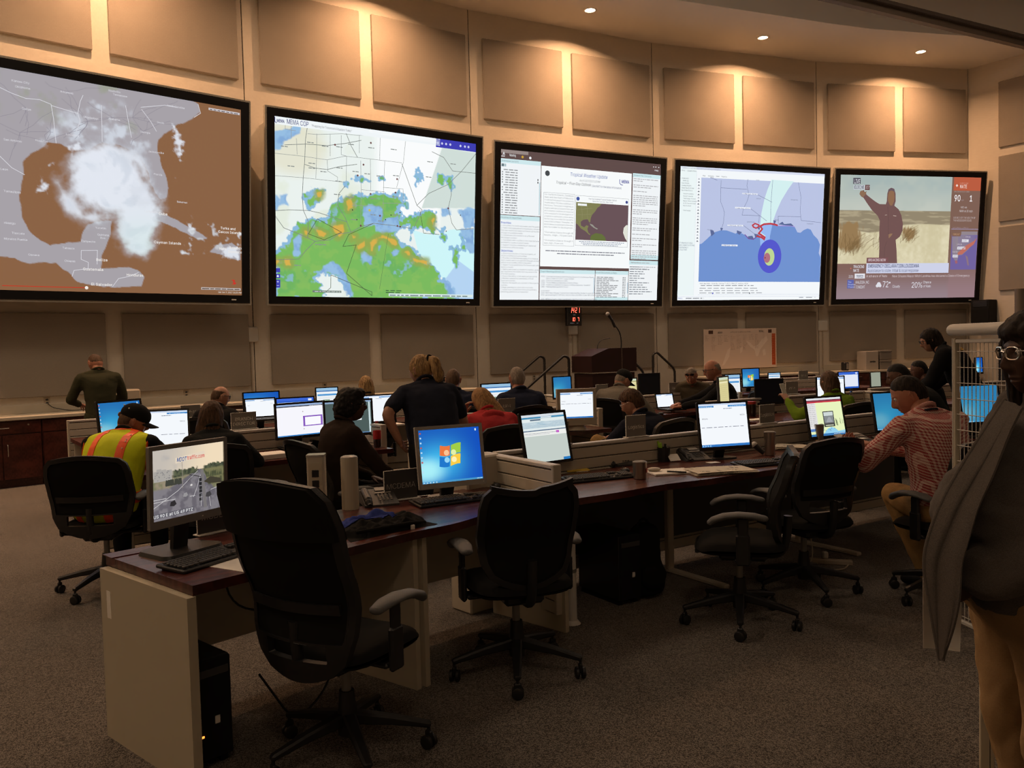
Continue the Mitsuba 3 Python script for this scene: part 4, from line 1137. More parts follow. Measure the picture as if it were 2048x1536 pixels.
    tx('TONIGHT', P[26], P[27], .023, wh)
    tx('72', P[28], P[29], .050, wh)
    c.disc([(0.377,0.869)][0][0], [(0.377,0.869)][0][1], .0055, wh, n=12)
    tx('Cloudy', P[30], P[31], .022, wh)
    tx('20%', P[32], P[33], .046, wh)
    tx('Chance', P[34], P[35], .020, wh)
    tx('of Rain', P[36], P[37], .020, wh)
    for (x, y), r in zip([(0.289,0.894),(0.300,0.882),(0.309,0.893)], (.010, .014, .010)):
        c.disc(x, y, r, wh, n=14)
    c.rect(*[(0.283,0.891)][0], *[(0.317,0.904)][0], wh)
    for (x, y), s in zip([(0.083,0.867),(0.083,0.887),(0.084,0.907)], ('The', 'Weather', 'Channel')):
        c.text(s, x, y, .013, lin(190, 196, 226))
    c.disc(*[(0.099,0.750)][0], .004, lin(220, 110, 90), n=10)
    S = [(0.845,0.055),(0.906,0.054),(0.847,0.090),(0.897,0.089),(0.807,0.124),(0.919,0.122),(0.810,0.197),(0.854,0.196),(0.922,0.197),(0.941,0.196),(0.861,0.255),(0.907,0.254),(0.853,0.286),(0.950,0.283),(0.811,0.341),(0.974,0.340),(0.812,0.364),(0.946,0.363),(0.810,0.421),(0.927,0.419),(0.817,0.477),(0.865,0.477),(0.860,0.193),(0.881,0.193)]
    tx('HURRICANE', S[0], S[1], .011, lin(214, 150, 130))
    tx('NATE', S[2], S[3], .028, lin(236, 214, 206), True)
    tx('MAXIMUM SUSTAINED', S[4], S[5], .012, lin(170, 150, 146))
    tx('90', S[6], S[7], .050, lin(236, 232, 234), True)
    tx('1', S[8], S[9], .048, lin(236, 232, 234), True)
    tx('982 mb', S[10], S[11], .016, lin(200, 190, 190))
    tx('NNW at 20 mph', S[12], S[13], .018, lin(206, 196, 196))
    tx('105 MI S OF THE MOUTH OF', S[14], S[15], .016, lin(190, 176, 176))
    tx('THE MISSISSIPPI RIVER', S[16], S[17], .016, lin(190, 176, 176))
    tx('SATURDAY, 1 PM CT', S[18], S[19], .010, lin(160, 140, 150))
    tx('FORECAST', S[20], S[21], .014, lin(190, 150, 120))
    tx('mph', S[22], S[23], .012, lin(160, 140, 140))
    (x, y), = [(0.825,0.069)]
    c.poly([(x, y - .012), (x + .009, y), (x, y + .012), (x - .009, y)], lin(236, 216, 206))
    for (x, y), s in zip([(0.887,0.529),(0.858,0.590),(0.826,0.657)], ('ATLANTA', 'MONTGOMERY', 'MOBILE')):
        c.text(s, x, y, .011, lin(110, 104, 130), width=.033 if s != 'MONTGOMERY' else .042)
    for (x, y), s in zip([(0.909,0.497),(0.849,0.560),(0.819,0.622)], ('8 PM SUN', '2 PM SUN', '8 AM SUN')):
        c.text(s, x, y, .011, lin(210, 200, 206), width=.036)


TV_PAINT = [satellite, radar, webpage, stormcone, newscast]
TV_LABEL = ['huge wall screen showing a satellite map of a hurricane over the gulf', 'huge wall screen showing a rain radar map in green and blue', 'huge wall screen showing a white web page titled Tropical Weather Update', 'huge wall screen showing a blue storm cone map with a red coast line', 'huge wall screen showing a news reporter standing on a windy beach']
ring_outer, ring_inner = sbox(-TV_W / 2, 0, TV_W / 2, TV_H), sbox(-TV_W / 2 + TV_B, TV_B, TV_W / 2 - TV_B, TV_H - TV_B)
RX90 = mtx(rx=90)
bezel = tf(prism(ring_outer.difference(ring_inner), 0.05), mtx((0, 0.05, 0), rx=90))
trim = tf(prism(ring_outer.buffer(0.028, join_style='mitre').difference(ring_outer), 0.075), mtx((0, 0.085, 0), rx=90))
back = box(TV_W - 0.02, 0.012, TV_H - 0.02, (0, 0.044, 0.01))
for k in range(5):
    x, y, a = TV_AT[k]
    key = thing('wall_screen', TV_LABEL[k], 'screen', 'wall screens')
    M = mtx((x, y, TV_Z), a) @ mtx(rx=TV_TILT)
    add(key + '__bezel', bezel, 'black_matte', smooth=False, M=M)
    add(key + '__trim', trim, 'housing', smooth=False, M=M)
    add(key + '__back_plate', back, 'black_matte', smooth=False, M=M)
    # the housing reaches from the screen's back to the wall
    a_, b_, t_, n_ = facet(k + 1)
    f = M @ np.array([[-TV_W / 2 + .10, .08, .12, 1], [TV_W / 2 - .10, .08, .12, 1], [TV_W / 2 - .10, .08, TV_H - .12, 1], [-TV_W / 2 + .10, .08, TV_H - .12, 1]]).T
    f = f[:3].T
    g = f.copy()
    for i in range(4):
        dd = (f[i, :2] - a_) @ n_
        g[i, :2] = f[i, :2] - n_ * (dd + 0.01)
    shell = trimesh.convex.convex_hull(np.vstack([f, g]))
    add(key + '__housing', shell, 'housing', smooth=False)
    cv = Canvas(SW, SH)
    TV_PAINT[k](cv)
    cv.add(key + '__picture', M @ mtx((0, 0.03, TV_B)), glow=SCREEN)
    add(key + '__badge', text_plate('mits', 0.02), 'letter_white', M=M @ mtx((TV_W / 2 - .25, -0.002, 0.045)))
    del scene[key + '__badge']
    add(key + '__badge', box(0.07, 0.004, 0.02), 'letter_white', smooth=False, M=M @ mtx((TV_W / 2 - .25, -0.001, 0.04)))
# ================================================================ wall counters, platform, lectern
def frame_of(p, q):
    p, q = np.array(p, float), np.array(q, float)
    t = (q - p) / np.linalg.norm(q - p)
    return p, q, t, np.array([t[1], -t[0]])


door_mesh = box(0.43, 0.022, 0.56, bev=0.003)
drawer_mesh = box(0.885, 0.022, 0.15, bev=0.003)
body_mesh = cat_(box(0.898, 0.52, 0.76, (0, 0, 0.09)), box(0.898, 0.46, 0.09, (0, 0.02, 0)))
pull_v = tube(round_path([(0, 0, 0), (0, -0.035, 0), (0, -0.035, 0.15), (0, 0, 0.15)], 0.03, 5), 0.006, 7)
pull_h = tube(round_path([(-.08, 0, 0), (-.08, -0.035, 0), (.08, -0.035, 0), (.08, 0, 0)], 0.03, 5), 0.006, 7)
cab = Proto()
cab.add('body', body_mesh, 'mahogany', False)
for s in (-1, 1):
    d_ = cab.add('door', door_mesh, 'mahogany', False, mtx((s * 0.2225, -0.273, 0.11)))
    cab.add(d_ + '__handle', pull_v, 'steel', 30, mtx((s * 0.055, -0.284, 0.40)))
d_ = cab.add('drawer', drawer_mesh, 'mahogany', False, mtx((0, -0.273, 0.685)))
cab.add('drawer__handle', pull_h, 'steel', 30, mtx((0, -0.284, 0.76)))
cab.add('drawer__lock', lathe([(0, 0), (0.012, 0), (0.012, 0.004), (0, 0.004)], 12), 'steel', 30, mtx((0.30, -0.284, 0.79), rx=90))
CABW = ['under the satellite map', 'under the radar map', 'under the clock', 'under the blue storm cone map', 'under the news broadcast']
for k, s_from, n_ in ((1, 0.10, 4), (2, 0.25, 4), (4, 0.9, 3), (5, 0.15, 4)):
    a, b, t, n = facet(k)
    for i in range(n_):
        s = s_from + 0.45 + 0.905 * i
        lab = f'dark red-brown wall cabinet {CABW[k - 1]}, {("first", "second", "third", "fourth")[i]} of its run'
        cab.place('wall_cabinet', lab, 'cabinet', on_wall(k, s, 0.28, 0), 'dark cabinets along the curved wall')
    L = 0.905 * n_
    key = thing('wall_counter', f'long cream counter top {CABW[k - 1]} cabinets', 'counter')
    add(key + '__slab', box(L + 0.1, 0.60, 0.045, bev=0.006), 'counter_top', False, M=on_wall(k, s_from + L / 2, 0.30, 0.852))
    add(key + '__backsplash', box(L + 0.1, 0.022, 0.12, bev=0.004), 'counter_top', False, M=on_wall(k, s_from + L / 2, 0.012, 0.897))


def outlet(k, s, z):
    key = thing('wall_outlet', f'small beige wall outlet {CABW[k - 1] or "beside the lectern"}, {round(s, 1)} m along the wall', 'outlet', 'wall outlets')
    labels[key]['label'] = OUT_LABEL.pop(0)
    M = on_wall(k, s, 0.0, z)
    add(key + '__plate', box(0.075, 0.008, 0.12, (0, -0.004, 0), 0.002), 'beige_plastic', False, M=M)
    for q in (0.03, 0.075):
        add(part_key(key, 'socket'), box(0.032, 0.004, 0.026, (0, -0.009, q), 0.001), 'dark_grey', False, M=M)


OUT_LABEL = ['dark outlet with a plugged cord under the low panel beside the man in green', 'small wall outlet above the counter past the man in green', 'small wall outlet above the counter by the thin conduit pipe', 'small outlet on the wall by the stair rail']
outlet(1, 1.20, 0.98)
outlet(1, 3.07, 0.98)
outlet(2, 1.15, 0.98)
outlet(3, 1.20, 0.95)
key = thing('extension_cable', 'thin dark cord trailing from the outlet along the counter', 'cord')
M = on_wall(1, 1.20, 0.02, 0.0)
add(key, tube(round_path([(0, -.01, 1.02), (.05, -.03, .96), (.25, -.06, .905), (.5, -.10, .908), (.75, -.12, .905), (1.0, -.2, .906)], .08, 5), 0.006, 6), 'dark_grey', M=M)

AP_LABEL = ['white rounded wireless box with a conduit between the satellite and radar screens', 'white rounded wireless box under the digital clock', 'white rounded wireless box with a conduit pipe between the cone map and the news screen']
for (k, s, z, w_) in ((1, 4.11, 1.80, 1), (3, 2.09, 1.83, 0), (5, 0.09, 1.80, 1)):
    key = thing('wireless_box', AP_LABEL.pop(0), 'wireless box')
    M = on_wall(k, s, 0.0, z)
    q = manifold3d.Manifold.batch_hull([manifold3d.Manifold.sphere(0.03, 20).scale((1, .6, 1)).translate((sx * .09, -.025, sz)) for sx in (-1, 1) for sz in (.03, .21)])
    add(key + '__case', tri(q), 'white_plastic', 40, M=M)
    add(key + '__status_light', box(0.05, 0.004, 0.008, (0, -0.044, 0.21)), 'letter_white', False, M=M)
    add(key + '__conduit', box(0.022, 0.018, 0.85 if w_ else 0.62, (0, -0.009, -0.85 if w_ else -0.62)), 'beige_plastic', False, M=M)

# clock
key = thing('digital_clock', 'black digital wall clock with red digits 14:21, above the white wireless box', 'clock')
M = on_wall(3, 1.97, 0.30, 2.0)
add(key + '__case', box(0.33, 0.09, 0.40, (0, 0.045, 0), 0.01), 'black_plastic', False, M=M)
add(key + '__bracket', box(0.05, 0.24, 0.05, (0, 0.20, 0.30)), 'dark_grey', False, M=M)
SEG = {'0': 'abcdef', '1': 'bc', '2': 'abged', '4': 'fgbc', '7': 'abc'}


def seven(cv, ch, u, v, w, h, t, col):
    q = {'a': (0, 0, w, t), 'd': (0, h - t, w, h), 'g': (0, h / 2 - t / 2, w, h / 2 + t / 2), 'f': (0, 0, t, h / 2), 'b': (w - t, 0, w, h / 2), 'e': (0, h / 2, t, h), 'c': (w - t, h / 2, w, h)}
    for s in SEG[ch]:
        x0, y0, x1, y1 = q[s]
        sl = lambda y: 0.10 * (h - y)
        cv.poly([(u + x0 + sl(y0), v + y0), (u + x1 + sl(y0), v + y0), (u + x1 + sl(y1), v + y1), (u + x0 + sl(y1), v + y1)], col)


cv = Canvas(0.33, 0.40)
red = (3.2, 0.28, 0.16)
for ch, u in zip('1421', (.18, .33, .53, .72)):
    seven(cv, ch, u, .13, .13, .25, .035, red)
cv.disc(.50, .21, .014, red); cv.disc(.49, .31, .014, red)
for ch, u in zip('107', (.27, .40, .68)):
    seven(cv, ch, u, .60, .12, .18, .032, red)
for s_, u, v in (('TIME', .47, .50), ('MONTH', .32, .90), ('DAY', .70, .90)):
    cv.text(s_, u, v, .045, (.14, .14, .15), anchor='c')
cv.add(key + '__digits', M @ mtx((0, -0.001, 0)), glow=1.0)

# platform with steps and hand rails, lectern
a3, b3, t3, n3 = facet(3)
PLAT = 0.45


def on_plat(s, off, z):
    return on_wall(3, s, off, z)


key = thing('platform', 'low carpeted platform under the lectern', 'platform')
add(key + '__deck', box(2.75, 2.0, PLAT), 'carpet', False, M=on_plat(2.55, 1.3, 0))
add(key + '__step', box(0.32, 1.9, PLAT * 2 / 3), 'carpet', False, M=on_plat(1.00, 1.3, 0))
add(key + '__step_001', box(0.32, 1.9, PLAT / 3), 'carpet', False, M=on_plat(0.68, 1.3, 0))
add(key + '__step_002', box(0.32, 1.9, PLAT * 2 / 3), 'carpet', False, M=on_plat(4.09, 1.3, 0))
add(key + '__step_003', box(0.32, 1.9, PLAT / 3), 'carpet', False, M=on_plat(4.41, 1.3, 0))


def stair_rail(s_top, off, sgn, label, run=1.02, z1=0.78, foot=0.0):
    key = thing('stair_rail', label, 'handrail', 'black stair rails of the platform')
    p = [(0, 0, PLAT), (0, 0, 1.40), (sgn * 0.10, 0, 1.44), (sgn * run, 0, z1), (sgn * run, 0, foot)]
    add(key + '__rail', tube(round_path(p, 0.09, 6), 0.024, 10), 'rail_black', 40, M=on_plat(s_top, off, 0))
    add(key + '__floor_plate', cyl(0.05, 0.008, (sgn * run, 0, foot), 14), 'rail_black', M=on_plat(s_top, off, 0))


stair_rail(1.20, 0.42, -1, 'black stair rail on the clock side of the lectern, its top by the low panel')
stair_rail(1.20, 1.30, -1, 'black stair rail between the lectern and the plain blue-green monitor')
stair_rail(2.42, 1.20, 1, 'black stair rail sloping down from behind the lectern', .50, 1.08, PLAT)
stair_rail(3.74, 0.42, 1, 'black stair rail beside the wall poster', .55, 1.08)
key = thing('lectern', 'tall dark red-brown wooden lectern on the platform in front of the wall', 'lectern')
M = on_plat(1.79, 1.55, PLAT)
mat('mahogany_dark', (0.026, 0.009, 0.008), rough=0.5, spec=0.3)
add(key + '__body', tf(prism([(-.45, 0), (.45, 0), (.45, .66), (-.45, .66)], 0.6), mtx((0, .3, 0), rx=90)), 'mahogany_dark', False, M=M)
add(key + '__top_box', tf(prism([(-.48, .68), (.48, .68), (.48, 1.10), (-.12, 1.10), (-.48, .97)], 0.66), mtx((0, .33, 0), rx=90)), 'mahogany_dark', False, M=M)
add(key + '__trim', box(0.965, 0.665, 0.018, (0, 0, 0.664)), 'steel', False, M=M)
add(key + '__trim_001', box(0.008, 0.004, 0.42, (0.16, -0.332, 0.68)), 'beam_brown', False, M=M)
key = thing('gooseneck_microphone', 'microphone on a gooseneck rising from the lectern', 'microphone')
add(key + '__neck', tube(arc_pts((.38, 0, 1.10), (.40, -.02, 1.38), (.22, -.05, 1.50), 14), 0.011, 8), 'black_plastic', M=M)
add(key + '__clip', tube([(.22, -.05, 1.48), (.14, -.06, 1.62)], 0.026, 10), 'black_plastic', M=M)
add(key + '__handle', tube([(.165, -.06, 1.58), (.07, -.065, 1.70)], [0.018, 0.028], 12), 'black_plastic', M=M)
add(key + '__grille', tri(manifold3d.Manifold.sphere(0.036, 20).translate((.055, -.065, 1.715))), 'silver_plastic', 60, M=M)
key = thing('thin_microphone', 'thin bent microphone on the sloped side of the lectern', 'microphone')
add(key, tube(round_path([(-.14, 0, 1.08), (-.13, 0, 1.18), (-.04, 0, 1.26), (.14, 0, 1.28)], .12, 6), 0.007, 7), 'black_plastic', M=M)

# poster on the wall to the right of the lectern
key = thing('wall_poster', 'large pale printed poster with an orange band hung on the wall beside the lectern', 'poster')
M = on_wall(4, 2.02, 0.075, 1.03)
add(key + '__board', box(1.86, 0.012, 0.86, bev=0.002), 'paper', False, M=M)
cv = Canvas(1.86, 0.86)
pk = lin(232, 212, 198)
cv.rect(0, 0, 1, 1, pk, True)
rd = random.Random(31)
for i in range(9):
    for j in range(rd.randint(4, 11)):
        cv.words(.02 + i * .085, .02 + i * .085 + .066, .17 + j * .036, .014, lin(186, 164, 150), rd, .01, .03, .006, fill=rd.uniform(.5, 1))
cv.poly([(.57, .30), (.63, .36), (.68, .46), (.74, .42), (.80, .28), (.86, .20), (.88, .30), (.82, .42), (.77, .54), (.74, .70), (.71, .70), (.69, .54), (.63, .46)], lin(246, 230, 218))
cv.poly([(.80, .55), (.84, .52), (.85, .68), (.81, .70)], lin(246, 230, 218))
cv.poly([(.32, .52), (.36, .46), (.34, .70), (.27, .90), (.24, .92)], lin(246, 230, 218))
cv.poly([(.49, .50), (.53, .44), (.52, .58), (.49, .62)], lin(246, 230, 218))
cv.rect(.935, .14, .985, .94, lin(196, 96, 60))
for j in range(12):
    cv.rect(.938, .17 + j * .062, .938 + rd.uniform(.02, .045), .19 + j * .062, lin(214, 128, 92))
cv.rect(.065, .035, .125, .12, lin(96, 74, 66)); cv.rect(.885, .035, .935, .12, lin(96, 74, 66))
cv.up()
cv.text('MEMA', .19, .115, .05, lin(60, 50, 50), bold=True, width=.06); cv.text('MEMA', .755, .10, .05, lin(60, 50, 50), bold=True, width=.065)
cv.text('Five Day National Disaster Activity Timeline', .36, .10, .035, lin(120, 100, 92), width=.28)
cv.add(key + '__print', M @ mtx((0, -0.0065, 0)))

# loudspeaker and small fittings in the corner under the news screen
key = thing('loudspeaker', 'black box loudspeaker hung at the room corner below the news screen', 'loudspeaker')
M = on_wall(0, 0.44, 0.19, 1.80, RFRAME)
add(key + '__cabinet', box(0.42, 0.36, 0.62, bev=0.012), 'black_matte', False, M=M)
add(key + '__grille', box(0.39, 0.012, 0.40, (0, -0.184, 0.02)), 'black_mesh', False, M=M)
add(key + '__horn', box(0.32, 0.012, 0.13, (0, -0.184, 0.46), 0.004), 'black_plastic', False, M=M)
key = thing('round_pipe', 'short round brown pipe standing on the black cabinet past the mesh rack', 'pipe')
c0 = (9.142, 15.023, 1.818)
add(key, cyl(0.085, 0.62, (c0[0], c0[1], 1.80), 18), 'beam_brown')
key = thing('tall_black_cabinet', 'tall black equipment cabinet by the side wall past the mesh rack', 'cabinet')
add(key + '__body', box(0.6, 0.6, 1.80, (c0[0] + 0.08, c0[1], 0), 0.01), 'black_matte', False)
add(key + '__door', box(0.54, 0.02, 1.68, (c0[0] + 0.08, c0[1] - 0.31, 0.06), 0.004), 'black_plastic', False)

# ================================================================ desks
def desk_top(parent, pts, z=0.76, th=0.038):
    add(parent + '__worktop', tri(man(prism(pts, th, z - th))), 'mahogany', False)


def upright(parent, name, p, q, z0, z1, th, m):
    """A thin upright board along p-q."""
    p, q, t, n = frame_of(p, q)
    return part(parent, name, prism([p - n * th / 2, q - n * th / 2, q + n * th / 2, p + n * th / 2], z1 - z0, z0), m, False)


def wave(p, q, amp, n=14, ph=0.0):
    """Points from p to q bulging sideways like the rounded front of the desks."""
    p, q, t, nn = frame_of(p, q)
    s = np.linspace(0, 1, n)
    return [tuple(p + (q - p) * x + nn * amp * math.sin(pi * x) ** 2 * (1 if ph == 0 else math.cos(2 * pi * x))) for x in s]


def partition(label, p, q, z0=0.30, z1=0.95, th=0.05, group='low slatted desk partitions'):
    key = thing('desk_partition', label, 'partition', group)
    p, q, t, n = frame_of(p, q)
    L = np.linalg.norm(q - p)
    M = mtx((*((p + q) / 2), 0), math.degrees(math.atan2(t[1], t[0])))
    add(key + '__core', box(L, th - 0.014, z1 - z0 - 0.02, (0, 0, z0)), 'panel_groove', False, M=M)
    zz = z1 - 0.026
    i = 0
    while zz > z0 + 0.05:
        h = min(0.074, zz - z0)
        add(part_key(key, 'slat'), box(L, th, h - 0.007, (0, 0, zz - h), 0.003), 'panel_grey', False, M=M)
        zz -= h
    add(key + '__top_rail', box(L + 0.004, th + 0.008, 0.024, (0, 0, z1 - 0.024), 0.005), 'white_metal', False, M=M)
    for s in (-1, 1):
        add(part_key(key, 'end_cap'), box(0.022, th + 0.006, z1 - z0, (s * (L / 2 + 0.008), 0, z0), 0.004), 'panel_grey', False, M=M)
    return key


def leg_c(parent, base, t, n, d0=0.08, d1=0.68):
    """A C-shaped metal desk leg: foot, post and top arm; base: the desk's front edge point, n into the desk."""
    b = np.array(base)
    leg = part(parent, 'leg', tf(box(0.055, 0.045, 0.70, bev=0.006), mtx((*(b + n * (d1 - 0.08)), 0.02), math.degrees(math.atan2(t[1], t[0])))), 'panel_grey', False)
    m = (b + n * (d0 + d1) / 2)
    add(leg + '__foot', tf(box(0.05, d1 - d0, 0.03, (0, 0, 0), 0.008), mtx((*m, 0.0), math.degrees(math.atan2(t[1], t[0])))), 'panel_grey', False)


# row A: the two joined worktops nearest to the camera
key = thing('front_desk', 'long dark red desk with a cream end panel carrying the two front monitors', 'desk')
deskA = key
nearA = [(-1.19, 3.03)] + wave((-1.19, 3.03), (-0.47, 3.85), 0.0)[1:] + wave((-0.47, 3.85), (0.30, 4.56), 0.05, 16, 1)[1:]
farA = [(-0.20, 5.09), (-1.03, 4.36), (-1.75, 3.53)]
desk_top(key, nearA + farA)
upright(key, 'end_panel', (-1.745, 3.50), (-1.19, 3.015), 0.0, 0.72, 0.036, 'cream_laminate')
upright(key, 'side_panel', (-0.98, 4.27), (-0.475, 3.885), 0.0, 0.72, 0.030, 'cream_laminate')
upright(key, 'side_panel', (-0.945, 4.31), (-0.435, 3.92), 0.0, 0.72, 0.030, 'cream_laminate')
upright(key, 'side_panel', (-0.14, 5.02), (0.275, 4.62), 0.0, 0.72, 0.030, 'cream_laminate')
upright(key, 'modesty_panel', (-1.66, 3.58), (-1.04, 4.28), 0.26, 0.72, 0.02, 'panel_grey')
upright(key, 'modesty_panel', (-0.95, 4.38), (-0.22, 5.03), 0.26, 0.72, 0.02, 'panel_grey')
key = thing('panel_sticker', 'narrow tape label stuck on the cream end panel of the front desk', 'sticker')
p, q, t, n = frame_of((-1.745, 3.50), (-1.19, 3.015))
pm = p + t * 0.075 + n * 0.0185
add(key, box(0.036, 0.001, 0.115), 'paper', False, M=mtx((*pm, 0.52), math.degrees(math.atan2(t[1], t[0]))))

# row B
tB = np.array([math.cos(math.radians(32.4)), math.sin(math.radians(32.4))])
nB = np.array([-tB[1], tB[0]])
B0 = np.array([0.32, 4.575])


def onB(s, d):
    """Plan point s metres along row B's front edge and d metres in from it."""
    return tuple(B0 + tB * s + nB * d)


key = thing('second_desk', 'long dark red desk with the tumblers and a slatted partition along its back', 'desk')
deskB = key
desk_top(key, [onB(0, 0), *wave(onB(0, 0), onB(1.38, 0), 0.03, 14, 1)[1:], *wave(onB(1.38, 0), onB(2.76, 0), 0.03, 14, 1)[1:], onB(4.1, 0), onB(4.1, .77), onB(0, .77)])
lg = part(key, 'leg', cyl(0.028, 0.70, (*onB(0.10, 0.17), 0.02), 18), 'white_metal')
add(lg + '__collar', cyl(0.031, 0.02, (*onB(0.10, 0.17), 0.30), 18), 'grey_plastic')
add(lg + '__foot', cyl(0.05, 0.02, (*onB(0.10, 0.17), 0.0), 18, 0.034), 'white_metal')
leg_c(key, onB(1.30, 0.0), tB, nB, 0.10, 0.72)
leg_c(key, onB(2.68, 0.0), tB, nB, 0.10, 0.72)
upright(key, 'modesty_panel', onB(0.05, 0.74), onB(2.7, 0.74), 0.22, 0.72, 0.02, 'dark_grey')
upright(key, 'modesty_panel', onB(2.72, 0.74), onB(4.08, 0.74), 0.22, 0.72, 0.02, 'dark_grey')
partition('slatted cream partition along the back of the tumbler desk', onB(0.02, 0.83), onB(4.08, 0.83), 0.10, 0.945)
partition('low cream side partition at the end of the tumbler desk', onB(-0.045, 0.10), onB(-0.045, 0.86), 0.10, 0.945)
key = thing('desk_pod', 'cream box behind the blue desktop monitor beside the side partition', 'box')
pp = (-0.248, 5.123, 0.855)
add(key, box(0.26, 0.20, 0.95, (pp[0], pp[1], 0.0), 0.01, 41), 'panel_grey', False)

# row C behind: left run, middle run, right run; row D and E further back
def desk_row(label, p, q, depth=0.75, part_label=None, legs=3, z1=0.95, sides=True):
    key = thing('desk', label, 'desk')
    p, q, t, n = frame_of(p, q)
    n = -n
    L = np.linalg.norm(q - p)
    desk_top(key, [p, *wave(p, q, 0.03, 12, 1)[1:], q + n * depth, p + n * depth])
    for i in range(legs):
        leg_c(key, p + t * (0.12 + (L - 0.24) * i / (legs - 1)), t, n)
    upright(key, 'modesty_panel', p + n * (depth - 0.03) + t * 0.03, q + n * (depth - 0.03) - t * 0.03, 0.2, 0.72, 0.02, 'panel_grey')
    if part_label:
        partition(part_label, p + n * (depth + 0.05), q + n * (depth + 0.05), 0.10, z1)
        if sides:
            partition('short side panel ending the ' + part_label, q + n * 0.25 + t * 0.04, q + n * (depth + 0.05) + t * 0.04, 0.10, z1)
    return p, t, n


desk_row('dark desk with the white notebook behind the branch director sign', (-2.73, 5.90), (-1.04, 7.20), 0.75, 'slatted partition carrying the branch director sign')
desk_row('dark desk in front of the woman in the red hoodie', (-0.62, 7.50), (1.00, 8.46), 0.72, 'slatted partition carrying the sign by the red hoodie')
desk_row('dark desk in front of the woman in green', (2.55, 8.62), (4.75, 9.75), 0.75, 'slatted partition in front of the woman in green')
desk_row('dark desk with the two blue desktop screens behind the long haired woman', (-4.30, 8.30), (-2.0, 9.95), 0.75, 'slatted partition behind the bald man with glasses')
desk_row('dark desk in front of the man in navy', (-1.55, 9.75), (0.75, 10.75), 0.72, 'slatted partition in front of the man in navy')
desk_row('dark desk with the small open laptop', (1.30, 9.62), (3.05, 10.62), 0.72, 'slatted partition behind the open laptop')
desk_row('dark desk row near the wall with the windows logo screen', (3.0, 13.1), (6.6, 14.6), 0.72, 'slatted partition of the desk row near the wall', sides=False)
desk_row('dark desk row behind the man in the checked shirt', (5.0, 10.2), (7.6, 11.3), 0.75, 'slatted partition near the grey boxes', sides=False)

# power columns standing at the back of the front desk
key = thing('power_column', 'cream power column with dark sockets and a red switch on the front desk', 'power column')
M = mtx((-1.055, 4.44, 0.0), 5)
sh = sbox(-.034, -.034, .034, .034).buffer(.012)
add(key + '__body', prism(sh, 1.05), 'panel_grey', 30, M=M)
add(key + '__cap', prism(sh.buffer(0.002), 0.012, 1.05), 'silver_plastic', 30, M=M)
add(key + '__face', box(0.070, 0.003, 0.24, (0, -0.0475, 0.78)), 'cream_laminate', False, M=M)
for z in (0.945, 0.890):
    add(part_key(key, 'socket'), box(0.036, 0.004, 0.038, (0, -0.050, z), 0.002), 'black_plastic', False, M=M)
d = mikit.ply(box(0.034, 0.006, 0.018, (0, -0.051, 0.840), 0.002), 'screen_face', smooth=False, emitter={'type': 'area', 'radiance': rgb((1.2, 0.03, 0.02)), 'sampling_weight': 0.01})
d['to_world'] = T4(M.tolist())
scene[key + '__switch'] = d
add(key + '__plug', box(0.03, 0.03, 0.03, (0, -0.064, 0.795), 0.006), 'white_plastic', False, M=M)
key = thing('blank_column', 'plain cream column with a domed cap standing at the back of the front desk', 'column')
M = mtx((-0.885, 4.465, 0.0), 41)
add(key + '__body', prism(shapely.Point(0, 0).buffer(.046, 12), 1.035), 'cream_laminate', 40, M=M)
add(key + '__cap', lathe([(0, 0), (.046, 0), (.044, .006), (.03, .012), (0, .014)], 20, (0, 0, 1.035)), 'silver_plastic', 40, M=M)
# ================================================================ task chairs
def bend(m, fn):
    v = np.array(m.vertices)
    return trimesh.Trimesh(fn(v), m.faces, process=False)


def refine(m, l):
    return tri(man(m).refine_to_length(l))


